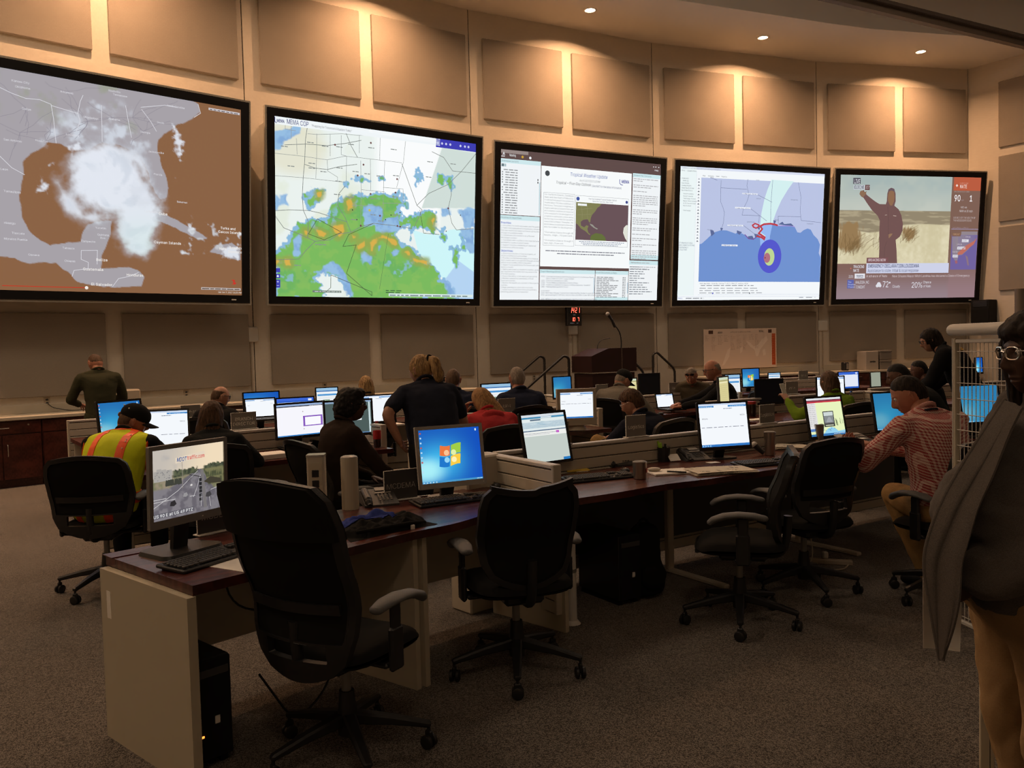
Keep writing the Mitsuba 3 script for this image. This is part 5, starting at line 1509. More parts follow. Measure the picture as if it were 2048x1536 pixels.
def chair_parts(top_dip=0.0, head_pad=False, width=1.0, tall=1.06, z0=0.50, off=0.0, arms=True, back='black_fabric', lumbar=True):
    """A swivel task chair facing +y, its castors on the floor."""
    P = Proto()
    for i in range(5):
        a = 90 + 72 * i + 18
        prof = [(0.03, 0.150, 0.032, 0.05), (0.18, 0.128, 0.026, 0.036), (0.32, 0.098, 0.020, 0.026)]
        q = [manifold3d.Manifold.batch_hull([tri_box(r, z, w, h) for r, z, w, h in prof[j:j + 2]]) for j in (0, 1)]
        k = P.add('base_leg', tri(q[0] + q[1]), 'black_plastic', 35, mtx(rz=a))
        wheel = [tf(lathe([(0, 0), (.022, 0), (.028, .004), (.028, .016), (.022, .02), (0, .02)], 16, (0, 0, 0)), mtx((0, s, 0.028), rx=90)) for s in (-.004, .026)]
        hood = box(0.035, 0.018, 0.045, (0, 0, 0.028), 0.006)
        pin = cyl(0.007, 0.03, (0, 0, 0.065), 8)
        P.add(k + '__castor', cat_(*wheel, hood, pin), 'black_plastic', 35, mtx(rz=a) @ mtx((0.32, 0, 0), rz=40 + 25 * i))
    P.add('hub', lathe([(0, .085), (.038, .085), (.042, .15), (.034, .22), (.030, .26), (0, .26)], 20), 'black_plastic')
    P.add('gas_cylinder', cyl(0.019, 0.17, (0, 0, 0.24), 16), 'grey_plastic')
    P.add('tilt_mechanism', cat_(box(0.20, 0.26, 0.06, (0, -0.02, 0.375), 0.015), tube([(0.08, 0.02, 0.40), (0.24, 0.04, 0.395)], 0.008, 8)), 'black_plastic')
    # seat: a rounded cushion with a dropped front edge
    n = 26
    u, v = np.meshgrid(np.linspace(-1, 1, n), np.linspace(-1, 1, n))
    rr = (np.abs(u) ** 4 + np.abs(v) ** 4) ** .25
    edge_ = np.clip(1 - rr ** 6, 0, 1) ** .5
    sq = np.maximum(np.abs(u), np.abs(v)) / np.maximum(rr, 1e-6)
    X, Y = u * 0.25 / np.maximum(1, rr), v * 0.245 / np.maximum(1, rr)
    top = 0.452 + 0.05 * edge_ + 0.012 * (X / .25) ** 2 - 0.03 * np.clip((Y - .12) / .12, 0, 1) ** 2
    bot = 0.452 - 0.028 * edge_
    seat = cat_(grid_mesh(np.stack([X, Y, top], -1)), grid_mesh(np.stack([X, Y, bot], -1)[:, ::-1]))
    P.add('seat', seat, 'black_fabric', 60)
    # back: one outline, bent in two directions
    W = 0.245 * width
    z1 = tall
    zs = np.linspace(z0, z1, 15)
    hw = np.interp((zs - z0) / (z1 - z0), [0, .06, .2, .5, .8, .93, 1], [.56, .76, .90, 1.0, .99, .93, .80]) * W
    left, right = np.c_[-hw, zs], np.c_[hw, zs]
    xs = np.linspace(hw[-1], -hw[-1], 13)
    topl = np.c_[xs, z1 + 0.028 * np.cos(xs / hw[-1] * pi / 2) * (1 - top_dip * 2.4) - 0.0]
    if top_dip:
        topl[:, 1] = z1 + 0.03 * (xs / hw[-1]) ** 2 - 0.012 + np.where(xs > 0, 0.012, 0)
    botl = np.c_[np.linspace(-hw[0], hw[0], 9), z0 - 0.035 * np.cos(np.linspace(-1, 1, 9) * pi / 2)]
    outline = Polygon(np.vstack([right, topl, left[::-1], botl])).buffer(0)

    def shape(vv):
        x, z, d = vv[:, 0], vv[:, 1], vv[:, 2]
        t = (z - 0.5)
        y = -0.225 - off - 0.20 * t + 0.035 * np.exp(-((z - .68) / .11) ** 2) - 0.10 * np.clip(z - .95, 0, 1) + 0.9 * x * x
        return np.c_[x, y + d, z]

    rim = outline.difference(outline.buffer(-0.030))
    if lumbar:
        inner = outline.buffer(-0.028)
        gap = inner.intersection(sbox(-.15, z0 + .05, .15, z0 + .125)).buffer(-.010).buffer(.006)
        low = outline.intersection(sbox(-1, 0, 1, z0 + .13)).buffer(0)
        rim = shapely.union_all([rim, low.difference(gap)])
        inner = inner.difference(sbox(-1, 0, 1, z0 + .125))
    else:
        inner = outline.buffer(-0.028)
    P.add('back_frame', bend(refine(prism(rim.buffer(0.0), 0.030, -0.015), 0.035), shape), 'black_plastic', 40)
    P.add('backrest', bend(refine(prism(inner.buffer(0.004), 0.016, -0.006), 0.035), shape), back, 60)
    if head_pad:
        pad = outline.intersection(sbox(-1, z1 - .20, 1, 2)).buffer(-.004)
        P.add('headrest', bend(refine(prism(pad, 0.065, -0.038), 0.03), shape), 'black_fabric', 50)
    if lumbar:
        P.add('lumbar_bar', bend(refine(prism(sbox(-.19 * width, .66, .19 * width, .70), 0.012, -0.028), 0.04), shape), 'black_plastic', 40)
    P.add('back_support', tube(round_path([(0, -.06, .395), (0, -.23, .40), (0, -.262, .50), (0, -.268, .62)], .08, 6), .024, 10), 'black_plastic', 40)
    if arms:
        for s in (-1, 1):
            k = P.add('armrest', cat_(box(0.10, 0.09, 0.022, (s * 0.21, -0.02, 0.405), .008), box(0.028, 0.075, 0.17, (s * 0.272, -0.02, 0.395), .010), box(0.020, 0.058, 0.12, (s * 0.272, -0.02, 0.535), .008)), 'black_plastic', 35)
            pts = [(-.13, .655, .030), (-.07, .668, .042), (0.0, .672, .044), (.07, .664, .042), (.125, .645, .034), (.15, .628, .022)]
            h = [manifold3d.Manifold.sphere(1, 18).scale((r, r * .8, .017)).translate((s * .275, y, z)) for y, z, r in pts]
            m = manifold3d.Manifold.batch_boolean([manifold3d.Manifold.batch_hull(h[i:i + 2]) for i in range(len(h) - 1)], manifold3d.OpType.Add)
            P.add(k + '__pad', tri(m), 'arm_pad', 50)
    return P


def tri_box(r, z, w, h):
    return man(box(0.02, w * 1.7, h, (r, 0, z - h / 2), 0.008))


CH_HIGH = chair_parts(head_pad=True, tall=1.14, width=1.12, z0=0.42, off=0.045)
CH_BACK = chair_parts(tall=0.99)
CH_MESH = chair_parts(top_dip=1.0, tall=0.965, back='black_mesh', lumbar=False)
CH_WIDE = chair_parts(tall=0.95, width=1.12, z0=0.45, off=0.04)


def put_chair(proto, x, y, face, label, skip=()):
    return proto.place('task_chair', label, 'chair', mtx((x, y, 0), face - 90), 'black swivel task chairs', skip=skip)


put_chair(CH_HIGH, -0.690, 3.27, 60, 'large black swivel chair with a tall headrest by the traffic camera monitor')
put_chair(CH_MESH, -0.01, 4.07, 108, 'black mesh back swivel chair with a dipped top edge by the blue desktop monitor')
put_chair(CH_MESH, 1.27, 4.72, 165, 'empty black swivel chair turned sideways at the tumbler desk, grey arm pads in view')
put_chair(CH_BACK, 1.83, 5.27, 112, 'empty black swivel chair seen from behind beside the man in the checked shirt')
put_chair(CH_MESH, -1.60, 6.28, 150, 'black swivel chair turned aside at the notebook desk')

# ================================================================ monitors
BASE_OVAL = tri(manifold3d.Manifold.batch_hull([manifold3d.Manifold.cylinder(.012, .06, .055, 24).translate((x, y, 0)) for x, y in ((-.07, .02), (.07, .02), (-.04, .08), (.04, .08))]))
BASE_WIDE = tri(manifold3d.Manifold.batch_hull([manifold3d.Manifold.cylinder(.016, .05, .042, 24).translate((x, y, 0)) for x, y in ((-.11, -.03), (.11, -.03), (-.09, .11), (.09, .11))]))


def lcd(label, c, yaw, tilt, w, h, paint, frame='black_plastic', b=0.016, bot=0.024, base='oval', zdesk=0.76, glow=1.0, name='monitor', deep=0.045, led=None):
    """A flat desk monitor: c = centre of its front face; it faces local -y; the stand reaches down to zdesk."""
    key = thing(name, label, 'monitor')
    M = mtx(c, yaw) @ mtx(rx=-tilt) @ mtx((0, 0, -h / 2))
    ring = sbox(-w / 2, 0, w / 2, h).buffer(-.006).buffer(.006).difference(sbox(-w / 2 + b, bot, w / 2 - b, h - b))
    add(key + '__bezel', tf(prism(ring, 0.018), mtx((0, 0.018, 0), rx=90)), frame, False, M=M)
    rear = manifold3d.Manifold.batch_hull([man(box(w - .004, 0.004, h - .004, (0, 0.018, .002))), man(box(w * .62, 0.004, h * .6, (0, deep, h * .2), .0))])
    add(key + '__rear_case', tri(rear), frame if frame != 'silver_plastic' else 'black_plastic', False, M=M)
    cv = Canvas(w - 2 * b, h - b - bot, eps=0.00025)
    paint(cv)
    cv.add(key + '__picture', M @ mtx((0, 0.006, bot)), glow=glow)
    if led:
        add(key + '__power_light', box(0.006, 0.002, 0.004, (led[0] * w / 2, -0.0005, bot * .4)), 'letter_white', False, M=M)
    foot = (M @ np.array([0, deep, h * .35, 1]))[:3]
    fw = mtx((0, 0, 0), yaw)
    bc = np.array([c[0], c[1], zdesk]) + (fw @ np.array([0, 0.045, 0, 1]))[:3]
    Mb = mtx(bc, yaw)
    neck = tri(manifold3d.Manifold.batch_hull([man(tf(box(.075, .02, .01), mtx((0, 0.045, .01)))).translate((0, 0, 0)), man(tf(box(.085, .02, .08), np.linalg.inv(Mb) @ mtx(foot, yaw)))]))
    add(key + '__neck', neck, frame if frame not in ('silver_plastic', 'grey_plastic') else 'black_plastic', False, M=Mb)
    add(key + '__base', BASE_OVAL if base == 'oval' else BASE_WIDE, frame if frame != 'grey_plastic' else 'black_plastic', 40, M=Mb)
    return key


def lerp(a, b, t):
    return [x + (y - x) * t for x, y in zip(a, b)]


def desktop(cv, logo=True, icons=True, teal=0.0, mail=None):
    a, b, cc = np.array(lin(24, 92, 196)), np.array(lin(66, 190, 240)), np.array(lin(60, 160, 190))

    def fn(u, v):
        g = np.exp(-((u - .28) / .42) ** 2 - ((v - .62) / .36) ** 2)
        out = blend(np.broadcast_to(a * .9, (len(u), 3)), b, (g * .95)[:, None])
        out = blend(out, lin(10, 70, 190), sm(.55, 1.15, u) * .7)
        out = blend(out, lin(176, 246, 250), sm(.15, 1.0, np.exp(-((u - .08) / .34) ** 2 - ((v - .76) / .26) ** 2)) * .9)
        out = blend(out, lin(44, 128, 166), np.full((len(u), 1), teal))
        return out
    cv.field(fn, 28, 22)
    if logo:
        flag(cv, .49, .50, .165)
    if icons:
        for i in range(9):
            cv.rect(.016, .045 + i * .09, .042, .075 + i * .09, lin(190, 220, 240) if i % 3 else lin(200, 90, 90))
        cv.rect(.93, .03, .955, .075, lin(220, 235, 240))
    cv.rect(0, .965, 1, 1, lin(70, 150, 200), True)
    for i in range(5):
        cv.rect(.02 + i * .05, .972, .045 + i * .05, .993, lin(180, 215, 235))
    cv.words(.90, .99, .988, .014, lin(220, 235, 245), random.Random(2))


def flag(cv, u, v, r):
    """The four-pane waving window flag of the desktop picture."""
    k = cv.w / cv.h
    cols = (lin(236, 120, 62), lin(160, 206, 70), lin(30, 120, 205), lin(250, 206, 70))
    lite = (lin(250, 196, 150), lin(226, 240, 170), lin(150, 214, 246), lin(255, 240, 180))
    for q, (i, j) in enumerate(((0, 0), (1, 0), (0, 1), (1, 1))):
        def pt(s, t):
            x = (i + s) - 1 + (0.05 if i else -0.05)
            y = (j + t) - 1 + (0.05 if j else -0.05)
            wv = 0.13 * math.sin((x + 1) * 2.3 + .3)
            return (u + x * r + .10 * r * -y, v + (y * .92 + wv) * r * k)
        n = 8
        edge_ = [pt(s, 0) for s in np.linspace(0, 1, n)] + [pt(1, t) for t in np.linspace(0, 1, 4)] + [pt(s, 1) for s in np.linspace(1, 0, n)] + [pt(0, t) for t in np.linspace(1, 0, 4)]
        cv.poly(edge_, cols[q])
    cv.up()
    for q, (i, j) in enumerate(((0, 0), (1, 0), (0, 1), (1, 1))):
        cx, cy = u + ((i - .5) * .95) * r, v + ((j - .5) * .9 + .1) * r * k
        cv.disc(cx + (.12 - .24 * i) * r, cy + (.12 - .24 * j) * r * k, .26 * r, lite[q], n=16)
    cv.up()


def form(cv, seed=1, bar=(60, 130, 200), strips=(), foot=True, tint=(244, 248, 252)):
    """A white web form with a few dark lines of writing."""
    rd = random.Random(seed)
    cv.rect(0, 0, 1, 1, lin(*tint), True)
    cv.rect(0, 0, 1, .035, lin(200, 214, 236)); cv.rect(0, .045, .32, .085, lin(*bar)); cv.rect(.62, .045, 1, .085, lin(*bar))
    if foot:
        cv.rect(0, .945, 1, 1, lin(52, 120, 196))
    cv.up()
    cv.words(.02, .30, .078, .022, lin(170, 205, 235), rd)
    cv.words(.66, .95, .078, .022, lin(170, 205, 235), rd)
    cv.words(.52, .70, .13, .022, lin(120, 130, 150), rd)
    for (u0, u1, v) in strips:
        cv.words(u0, u1, v, .016, lin(110, 112, 130), rd, .05, .14, .03)
    cv.text('MCDA4', .06, .36, .030, lin(110, 110, 120)); cv.text('MCDA', .86, .30, .030, lin(110, 110, 120))
    for i in range(4):
        cv.rect(.02 + .05 * i, .96, .05 + .05 * i, .988, lin(150, 196, 230))


def traffic(cv):
    def fn(u, v):
        n = nz(u, v, 5, 4, 3)
        out = blend(np.broadcast_to(lin(196, 188, 178), (len(u), 3)), lin(240, 220, 188), sm(.15, .9, u + .25 * v))
        out = blend(out, lin(168, 166, 166), sm(.5, .75, n) * sm(.75, .2, u))
        hor = .40 - .06 * u
        rd_ = blend(np.broadcast_to(lin(128, 124, 130), out.shape), lin(104, 100, 108), sm(.4, .62, nz(u, v, 18, 3, 4)))
        grass = blend(np.broadcast_to(lin(150, 138, 116), out.shape), lin(112, 116, 84), sm(.35, .7, nz(u, v, 16, 4, 8)))
        vx, vy = .66, .345
        sl = (u - vx) / np.maximum(v - vy, .01)
        road = sm(-2.1, -1.9, sl) * sm(.62, .52, sl) + sm(.0, .04, v - .66 + .12 * (u < .2))
        low = grass * (1 - np.clip(road, 0, 1)) + rd_ * np.clip(road, 0, 1)
        k = sm(-.002, .004, v - hor)
        out = out * (1 - k) + low * k
        top = .335 + .05 * (nz(u, v * 0, 22, 4, 5) - .5) * 2 - .03 * u
        bush = sm(.0, .006, v - top) * sm(.47 - .03 * 1, .43, v + .04 * u) * np.clip(sm(.24, .30, u), 0, 1)
        gap = 1 - (sm(.60, .63, u) * sm(.72, .69, u))
        leaf = blend(np.broadcast_to(lin(60, 66, 54), out.shape), lin(92, 98, 74), sm(.35, .65, nz(u, v, 45, 3, 6)))
        bk = bush * gap
        out = out * (1 - bk) + leaf * bk
        rh = sm(.0, .01, u - (.70 + .25 * (v - .36))) * sm(.36, .38, v) * sm(.64, .60, v)
        gr = blend(np.broadcast_to(lin(120, 118, 82), out.shape), lin(74, 78, 56), sm(.45, .62, nz(u, v, 24, 4, 9)))
        out = out * (1 - rh) + gr * rh
        return out
    cv.field(fn, 96, 80)
    bl = lin(170, 166, 160)
    for (a, b, e) in ((.02, .30, .10), (.06, .27, .06), (.105, .285, .08), (.17, .30, .09)):
        cv.rect(a, b, a + e, .45, bl)
    cv.up()
    rd = random.Random(4)
    for i in range(26):
        a, b = rd.uniform(.02, .24), rd.uniform(.30, .43)
        cv.rect(a, b, a + .012, b + .012, lin(132, 130, 130))
    for i in range(14):
        a = rd.uniform(.16, .36)
        cv.poly([(a, .54 - rd.uniform(0, .03)), (a + .01, .44), (a + .03, .45), (a + .035, .53)], lin(64, 66, 58))
    for i in range(9):
        a = .74 + i * .026
        cv.poly([(a, .50), (a + .012, .40), (a + .022, .50)], lin(76, 82, 58))
    cv.poly([(.70, .56), (.80, .50), (.95, .55), (.97, .62), (.78, .60)], lin(66, 62, 50))
    wht = lin(206, 204, 204)
    for pts in ([(.0, .82), (.34, .62), (.62, .38)], [(.0, .735), (.30, .735)], [(.0, .70), (.18, .70)], [(.50, .74), (.58, .74)], [(.55, .76), (.60, .64), (.655, .45)], [(.66, .92), (.665, .74)], [(.78, .80), (.80, .95)], [(.80, .70), (.98, .66)]):
        cv.line(pts, .006, wht)
    cv.line([(.40, .20), (.405, .60)], .006, lin(150, 140, 130)); cv.line([(.36, .205), (.45, .195)], .008, lin(170, 160, 150))
    cv.line([(.47, .52), (.63, .36)], .008, lin(52, 50, 50)); cv.line([(.50, .42), (.665, .48)], .008, lin(52, 50, 50))
    cv.poly([(.655, .38), (.70, .38), (.745, .95), (.70, .95)], lin(120, 116, 116))
    for v in (.50, .56, .62, .67, .73, .79):
        cv.rect(.635, v, .675, v + .045, lin(40, 40, 42))
    for (u, v, s, col) in ((.44, .70, .035, lin(150, 148, 150)), (.27, .79, .045, lin(46, 44, 46)), (.525, .575, .018, lin(210, 206, 204)), (.77, .76, .045, lin(66, 64, 66))):
        cv.poly([(u - s, v + s * .7), (u - s * .7, v - s * .6), (u + s * .5, v - s * .9), (u + s, v + s * .4), (u + s * .2, v + s)], col)
    cv.up()
    cv.poly([(.31, .145), (.72, .10), (.72, .175), (.31, .225)], lin(228, 212, 190), True)
    cv.text('MDOT', .325, .205, .058, lin(60, 92, 150), bold=True, width=.14, slant=.25)
    cv.text('traffic.com', .47, .195, .055, lin(214, 92, 86), bold=True, width=.245)
    cv.rect(0, .90, .56, .965, lin(96, 94, 102), True)
    cv.text('US 90 E at US 49 PTZ', .005, .955, .042, lin(226, 226, 226), bold=True, width=.53)


def rotated_form(cv):
    rd = random.Random(8)
    cv.rect(0, 0, 1, 1, lin(196, 206, 200), True)
    cv.rect(0, 0, 1, .05, lin(215, 222, 228)); cv.rect(0, .05, 1, .085, lin(70, 140, 180)); cv.rect(0, .09, 1, .33, lin(226, 236, 236))
    cv.rect(0, .155, 1, .285, lin(46, 132, 172)); cv.rect(0, .325, 1, .35, lin(96, 116, 140)); cv.rect(0, .35, 1, .45, lin(238, 240, 236))
    cv.rect(.84, .945, 1, 1, lin(40, 120, 190))
    cv.up()
    cv.rect(.45, .055, .70, .082, lin(220, 230, 235)); cv.rect(.20, .10, .44, .13, lin(90, 110, 130))
    cv.text('Resource Request and Deployment Module', .20, .205, .026, lin(220, 236, 242), width=.5)
    cv.words(.03, .80, .40, .016, lin(150, 150, 160), rd)
    cv.words(.03, .60, .425, .012, lin(170, 170, 178), rd)
    cv.rect(.76, .37, .83, .415, lin(196, 80, 200))


def mapscreen(cv):
    rd = random.Random(9)
    cv.rect(0, 0, 1, 1, lin(232, 244, 190), True)
    cv.rect(0, 0, 1, .05, lin(222, 226, 230)); cv.rect(0, .05, 1, .09, lin(130, 62, 78)); cv.rect(0, .09, 1, .12, lin(206, 52, 66)); cv.rect(0, .12, .25, .80, lin(228, 226, 226))
    cv.rect(0, .94, 1, 1, lin(60, 120, 180)); cv.rect(0, .80, .25, .87, lin(90, 130, 196))
    cv.poly([(.38, .94), (.50, .82), (.62, .78), (.72, .82), (.80, .90), (1, .88), (1, .94)], lin(150, 210, 240))
    cv.rect(.02, .10, .22, .135, lin(196, 50, 66))
    cv.up()
    for i in range(12):
        cv.words(.03, .22, .17 + .05 * i, .016, lin(170, 168, 172), rd, .04, .1, .02)
    cv.rect(.42, .36, .73, .77, lin(60, 62, 60), True)
    cv.rect(.44, .38, .71, .48, lin(206, 216, 214)); cv.rect(.44, .48, .71, .66, lin(134, 140, 142)); cv.rect(.44, .66, .71, .70, lin(92, 92, 92)); cv.rect(.46, .72, .69, .745, lin(214, 220, 190))
    cv.up()
    cv.poly([(.48, .66), (.56, .52), (.62, .52), (.68, .66)], lin(160, 164, 168))
    for i in range(12):
        a = rd.uniform(.76, .97)
        cv.line([(a, rd.uniform(.55, .65)), (a + .01, rd.uniform(.68, .76))], .008, lin(90, 104, 70))
    for i in range(8):
        a, b = rd.uniform(.3, .7), rd.uniform(.8, .86)
        cv.line([(a, b), (a, b + .025)], .01, lin(70, 80, 90))
    cv.words(.66, .98, .965, .02, lin(210, 225, 240), rd)


def purple_box(cv):
    rd = random.Random(6)
    cv.rect(0, 0, 1, 1, lin(246, 246, 252), True)
    cv.rect(0, 0, 1, .055, lin(150, 176, 214)); cv.rect(0, .055, 1, .085, lin(60, 62, 76)); cv.rect(0, .965, 1, 1, lin(60, 130, 200))
    cv.rect(.55, .39, .97, .72, lin(136, 92, 190), True)
    cv.rect(.59, .43, .93, .69, lin(250, 250, 254), True)
    for (a, b) in ((.55, .25), (.56, .80)):
        cv.disc(a, b, .012, lin(180, 172, 170), n=8)
    cv.words(.70, .96, .078, .02, lin(190, 190, 200), rd)


def dark_page(cv):
    cv.rect(0, 0, 1, 1, lin(76, 92, 90), True)
    cv.rect(0, 0, 1, .05, lin(140, 166, 196)); cv.rect(.94, .05, .98, 1, lin(196, 214, 216)); cv.rect(.52, .50, .78, .60, lin(240, 244, 246)); cv.rect(0, .97, 1, 1, lin(90, 130, 170))


def off(cv):
    cv.rect(0, 0, 1, 1, (0.0015, 0.0015, 0.0018))


def bluebar(cv):
    cv.rect(0, 0, 1, 1, lin(40, 92, 196), True)
    cv.rect(0, 0, 1, .10, lin(60, 104, 214)); cv.rect(.03, .16, .97, .9, lin(226, 232, 246)); cv.up(); cv.rect(.85, .04, .95, .12, lin(230, 236, 246))


def mailpage(cv):
    rd = random.Random(12)
    cv.rect(0, 0, 1, 1, lin(238, 242, 244), True)
    cv.rect(0, 0, 1, .12, lin(150, 190, 220)); cv.rect(0, .12, 1, .17, lin(70, 120, 180)); cv.rect(0, .93, 1, 1, lin(70, 140, 200))
    cv.rect(.05, .28, .95, .36, lin(80, 150, 210)); cv.rect(.30, .55, .62, .62, lin(120, 150, 120))
    for i in range(8):
        cv.words(.08, .92, .44 + .055 * i, .018, lin(200, 204, 208), rd)


def cream_page(cv):
    rd = random.Random(13)
    cv.rect(0, 0, 1, 1, lin(216, 206, 148), True)
    cv.rect(0, 0, 1, .08, lin(200, 214, 190)); cv.rect(0, .10, 1, .13, lin(150, 150, 110)); cv.rect(.10, .16, .90, .20, lin(236, 230, 190))
    for i in range(9):
        cv.words(.06, .9, .30 + .07 * i, .014, lin(190, 180, 130), rd)


def laptop(label, c, yaw, w=0.34, h=0.22, tilt=15, paint=None, z=0.76):
    """An open laptop; c: the hinge's middle on the desk."""
    key = thing('laptop', label, 'laptop')
    M = mtx(c, yaw)
    add(key + '__keyboard_base', box(w, 0.24, 0.022, (0, -0.12, 0), 0.005), 'black_plastic', False, M=M)
    add(key + '__keys', cat_(*[box(0.017, 0.016, 0.004, (-w / 2 + .035 + .0205 * i, -0.05 - .021 * j, 0.021)) for i in range(14) for j in range(5)]), 'dark_grey', False, M=M)
    labels[key + '__keys'] = {'kind': 'stuff'}
    Ml = M @ mtx((0, 0.0, 0.018), rx=-tilt)
    add(key + '__lid', cat_(tf(prism(sbox(-w / 2, 0, w / 2, h).difference(sbox(-w / 2 + .014, .018, w / 2 - .014, h - .014)), .008), mtx((0, .008, 0), rx=90)), box(w, .004, h, (0, .010, 0))), 'black_plastic', False, M=Ml)
    cv = Canvas(w - .028, h - .032, .0003)
    (paint or (lambda q: form(q, 21, foot=False)))(cv)
    cv.add(key + '__picture', Ml @ mtx((0, .004, .018)), glow=1.0)
    return key


STR = ((.04, .94, .55),)
# the two monitors on the front desk
lcd('grey framed monitor on the front desk showing a traffic camera picture of a road', (-1.384, 3.551, 1.064), 62.0, -2.0, 0.412, 0.345, traffic, 'grey_plastic', 0.018, 0.034, 'wide', deep=.055, led=(.3,))
lcd('silver framed monitor on the front desk showing a blue desktop with a coloured window flag', (-0.348, 4.63, 1.010), 26.9, 8.8, 0.405, 0.345, desktop, 'silver_plastic', 0.020, 0.030, 'oval', led=(.9,))
# tumbler desk
lcd('black monitor leaning sideways behind the cream side partition, teal banner on its page', (0.215, 5.42, 1.012), 37.5, 12.0, 0.395, 0.345, rotated_form, b=.016, bot=.018)
lcd('black monitor with a white form page in the middle of the tumbler desk', (1.509, 5.951, 1.008), 16.9, 9.0, 0.415, 0.345, lambda q: form(q, 5, strips=((.04, .94, .555),)), b=.014)
lcd('black monitor with a map page with a red band, behind the second steel tumbler', (2.489, 6.616, 0.986), 26.5, 11.0, 0.405, 0.34, mapscreen, b=.014)
lcd('black monitor with a plain teal desktop in front of the man in the checked shirt', (3.16, 6.92, 0.99), 20, 10, 0.41, 0.34, lambda q: desktop(q, False, False, .75), b=.014)
lcd('black monitor with a teal desktop seen through the wire mesh rack', (3.866, 6.882, 1.037), 14, 12, 0.41, 0.34, lambda q: desktop(q, False, False, .8), b=.016)
# row C
lcd('monitor with a blue and teal desktop behind the black cap', (-3.043, 6.485, 1.108), 64, 6, 0.41, 0.34, lambda q: desktop(q, False, True, .45), b=.016)
lcd('monitor with a white form beside the face under the black cap', (-2.675, 6.332, 1.040), 22, 10, 0.41, 0.33, lambda q: form(q, 9, strips=((.5, .94, .62),), foot=False), 'dark_grey', b=.014)
lcd('black monitor showing a white page with a purple box', (-1.88, 7.404, 1.01), 44, 1.8, 0.50, 0.32, purple_box, b=.016, led=(0,))
lcd('black monitor with a grey page behind the woman in the brown sweater', (-1.460, 7.432, 1.015), 34, 3, 0.47, 0.33, dark_page, b=.016)
# middle rows
lcd('black monitor with a blue desktop behind the notebook desk', (-2.817, 9.384, 1.022), 34, 4, 0.42, 0.33, lambda q: desktop(q, False, False, .1), b=.014)
laptop('open laptop with a white page below the blue desktop monitor', (-2.686, 8.928, 0.905), 34, paint=lambda q: form(q, 30, foot=False))
lcd('monitor with a blue window bar half hidden behind the white purple-box monitor', (-2.462, 9.481, 0.949), 34, 4, 0.46, 0.32, bluebar, b=.014)
lcd('small monitor with a light web page behind the woman in the brown sweater', (-2.300, 10.385, 1.026), 34, 4, 0.30, 0.30, mailpage, b=.012)
lcd('white screened monitor beside the elbow of the standing woman', (-1.455, 8.882, 0.989), 34, 4, 0.42, 0.31, lambda q: form(q, 31, foot=False), b=.014)
lcd('wide monitor with a web page in front of the man in navy', (-0.181, 9.885, 1.037), 30, 4, 0.42, 0.31, mailpage, b=.014)
lcd('monitor with a plain blue-green desktop by the stair rail', (0.657, 10.887, 1.068), 30, 3, 0.30, 0.30, lambda q: desktop(q, False, False, .6), b=.014)
lcd('monitor with a cream page in front of the man in the grey shirt', (1.506, 10.585, 1.016), 50, 4, 0.34, 0.33, cream_page, b=.014)
lcd('black monitor switched off beside the cream page monitor', (1.842, 11.188, 1.070), 26, 0, 0.35, 0.29, off, b=.014, glow=.5)
laptop('small open laptop with a white page in front of the bald man', (1.913, 10.375, 0.785), 24, w=0.27, h=0.19)
lcd('monitor with a map page standing behind the white form monitor', (2.260, 8.886, 1.073), 55, 3, 0.30, 0.34, lambda q: cream_page(q), 'dark_grey', b=.014)
lcd('monitor with a web page and a blue bar behind the bald man', (2.861, 10.885, 1.023), 20, 3, 0.30, 0.33, mailpage, b=.014)
lcd('monitor with a blue desktop and small window flag by the wall', (4.004, 13.987, 0.993), 16, 3, 0.34, 0.33, lambda q: desktop(q, True, False, .35), b=.014)
lcd('wide black monitor switched off in front of the woman in green', (2.985, 9.684, 1.017), 16, 2, 0.38, 0.30, off, b=.014, glow=.5)
lcd('small monitor with a pale page near the wall', (4.712, 14.985, 0.930), 16, 2, 0.26, 0.22, mailpage, b=.012)
lcd('wide monitor with a white page behind the head of the woman in green', (3.814, 9.984, 1.010), 18, 3, 0.41, 0.31, lambda q: form(q, 33, foot=False), b=.012)
lcd('wide monitor with a blue desktop and an open white window near the grey boxes', (5.483, 13.584, 0.928), 22, 3, 0.44, 0.30, bluebar, b=.012)
lcd('small blue monitor seen through the wire mesh far back', (6.045, 10.793, 1.216), 30, 3, 0.16, 0.22, lambda q: desktop(q, False, False, 0), b=.008, zdesk=0.95)
lcd('pale grey screen beside the man in the dark jacket', (4.877, 11.186, 1.044), 20, 3, 0.18, 0.22, lambda q: q.rect(0, 0, 1, 1, lin(150, 156, 140)), b=.008)

# the beige tube monitor
key = thing('tube_monitor', 'beige tube monitor with a white form behind the second logistics sign', 'monitor')
c = (0.632, 8.182, 1.015)
M = mtx((c[0], c[1], c[2] - .19), 12)
add(key + '__case', tf(prism(sbox(-.20, 0, .20, .36).difference(sbox(-.168, .07, .168, .325)), 0.05), mtx((0, .05, 0), rx=90)), 'beige_plastic', False, M=M)
add(key + '__rear_case', tri(manifold3d.Manifold.batch_hull([man(box(.39, .01, .35, (0, .05, .005))), man(box(.24, .01, .22, (0, .34, .06)))])), 'beige_plastic', False, M=M)
add(key + '__foot', cyl(.13, .06, (0, .12, -.05), 20, .09), 'beige_plastic', M=M)
cv = Canvas(.336, .255, .0003)
form(cv, 44, strips=((.04, .95, .45),))
cv.add(key + '__picture', M @ mtx((0, .02, .07)), glow=1.0)
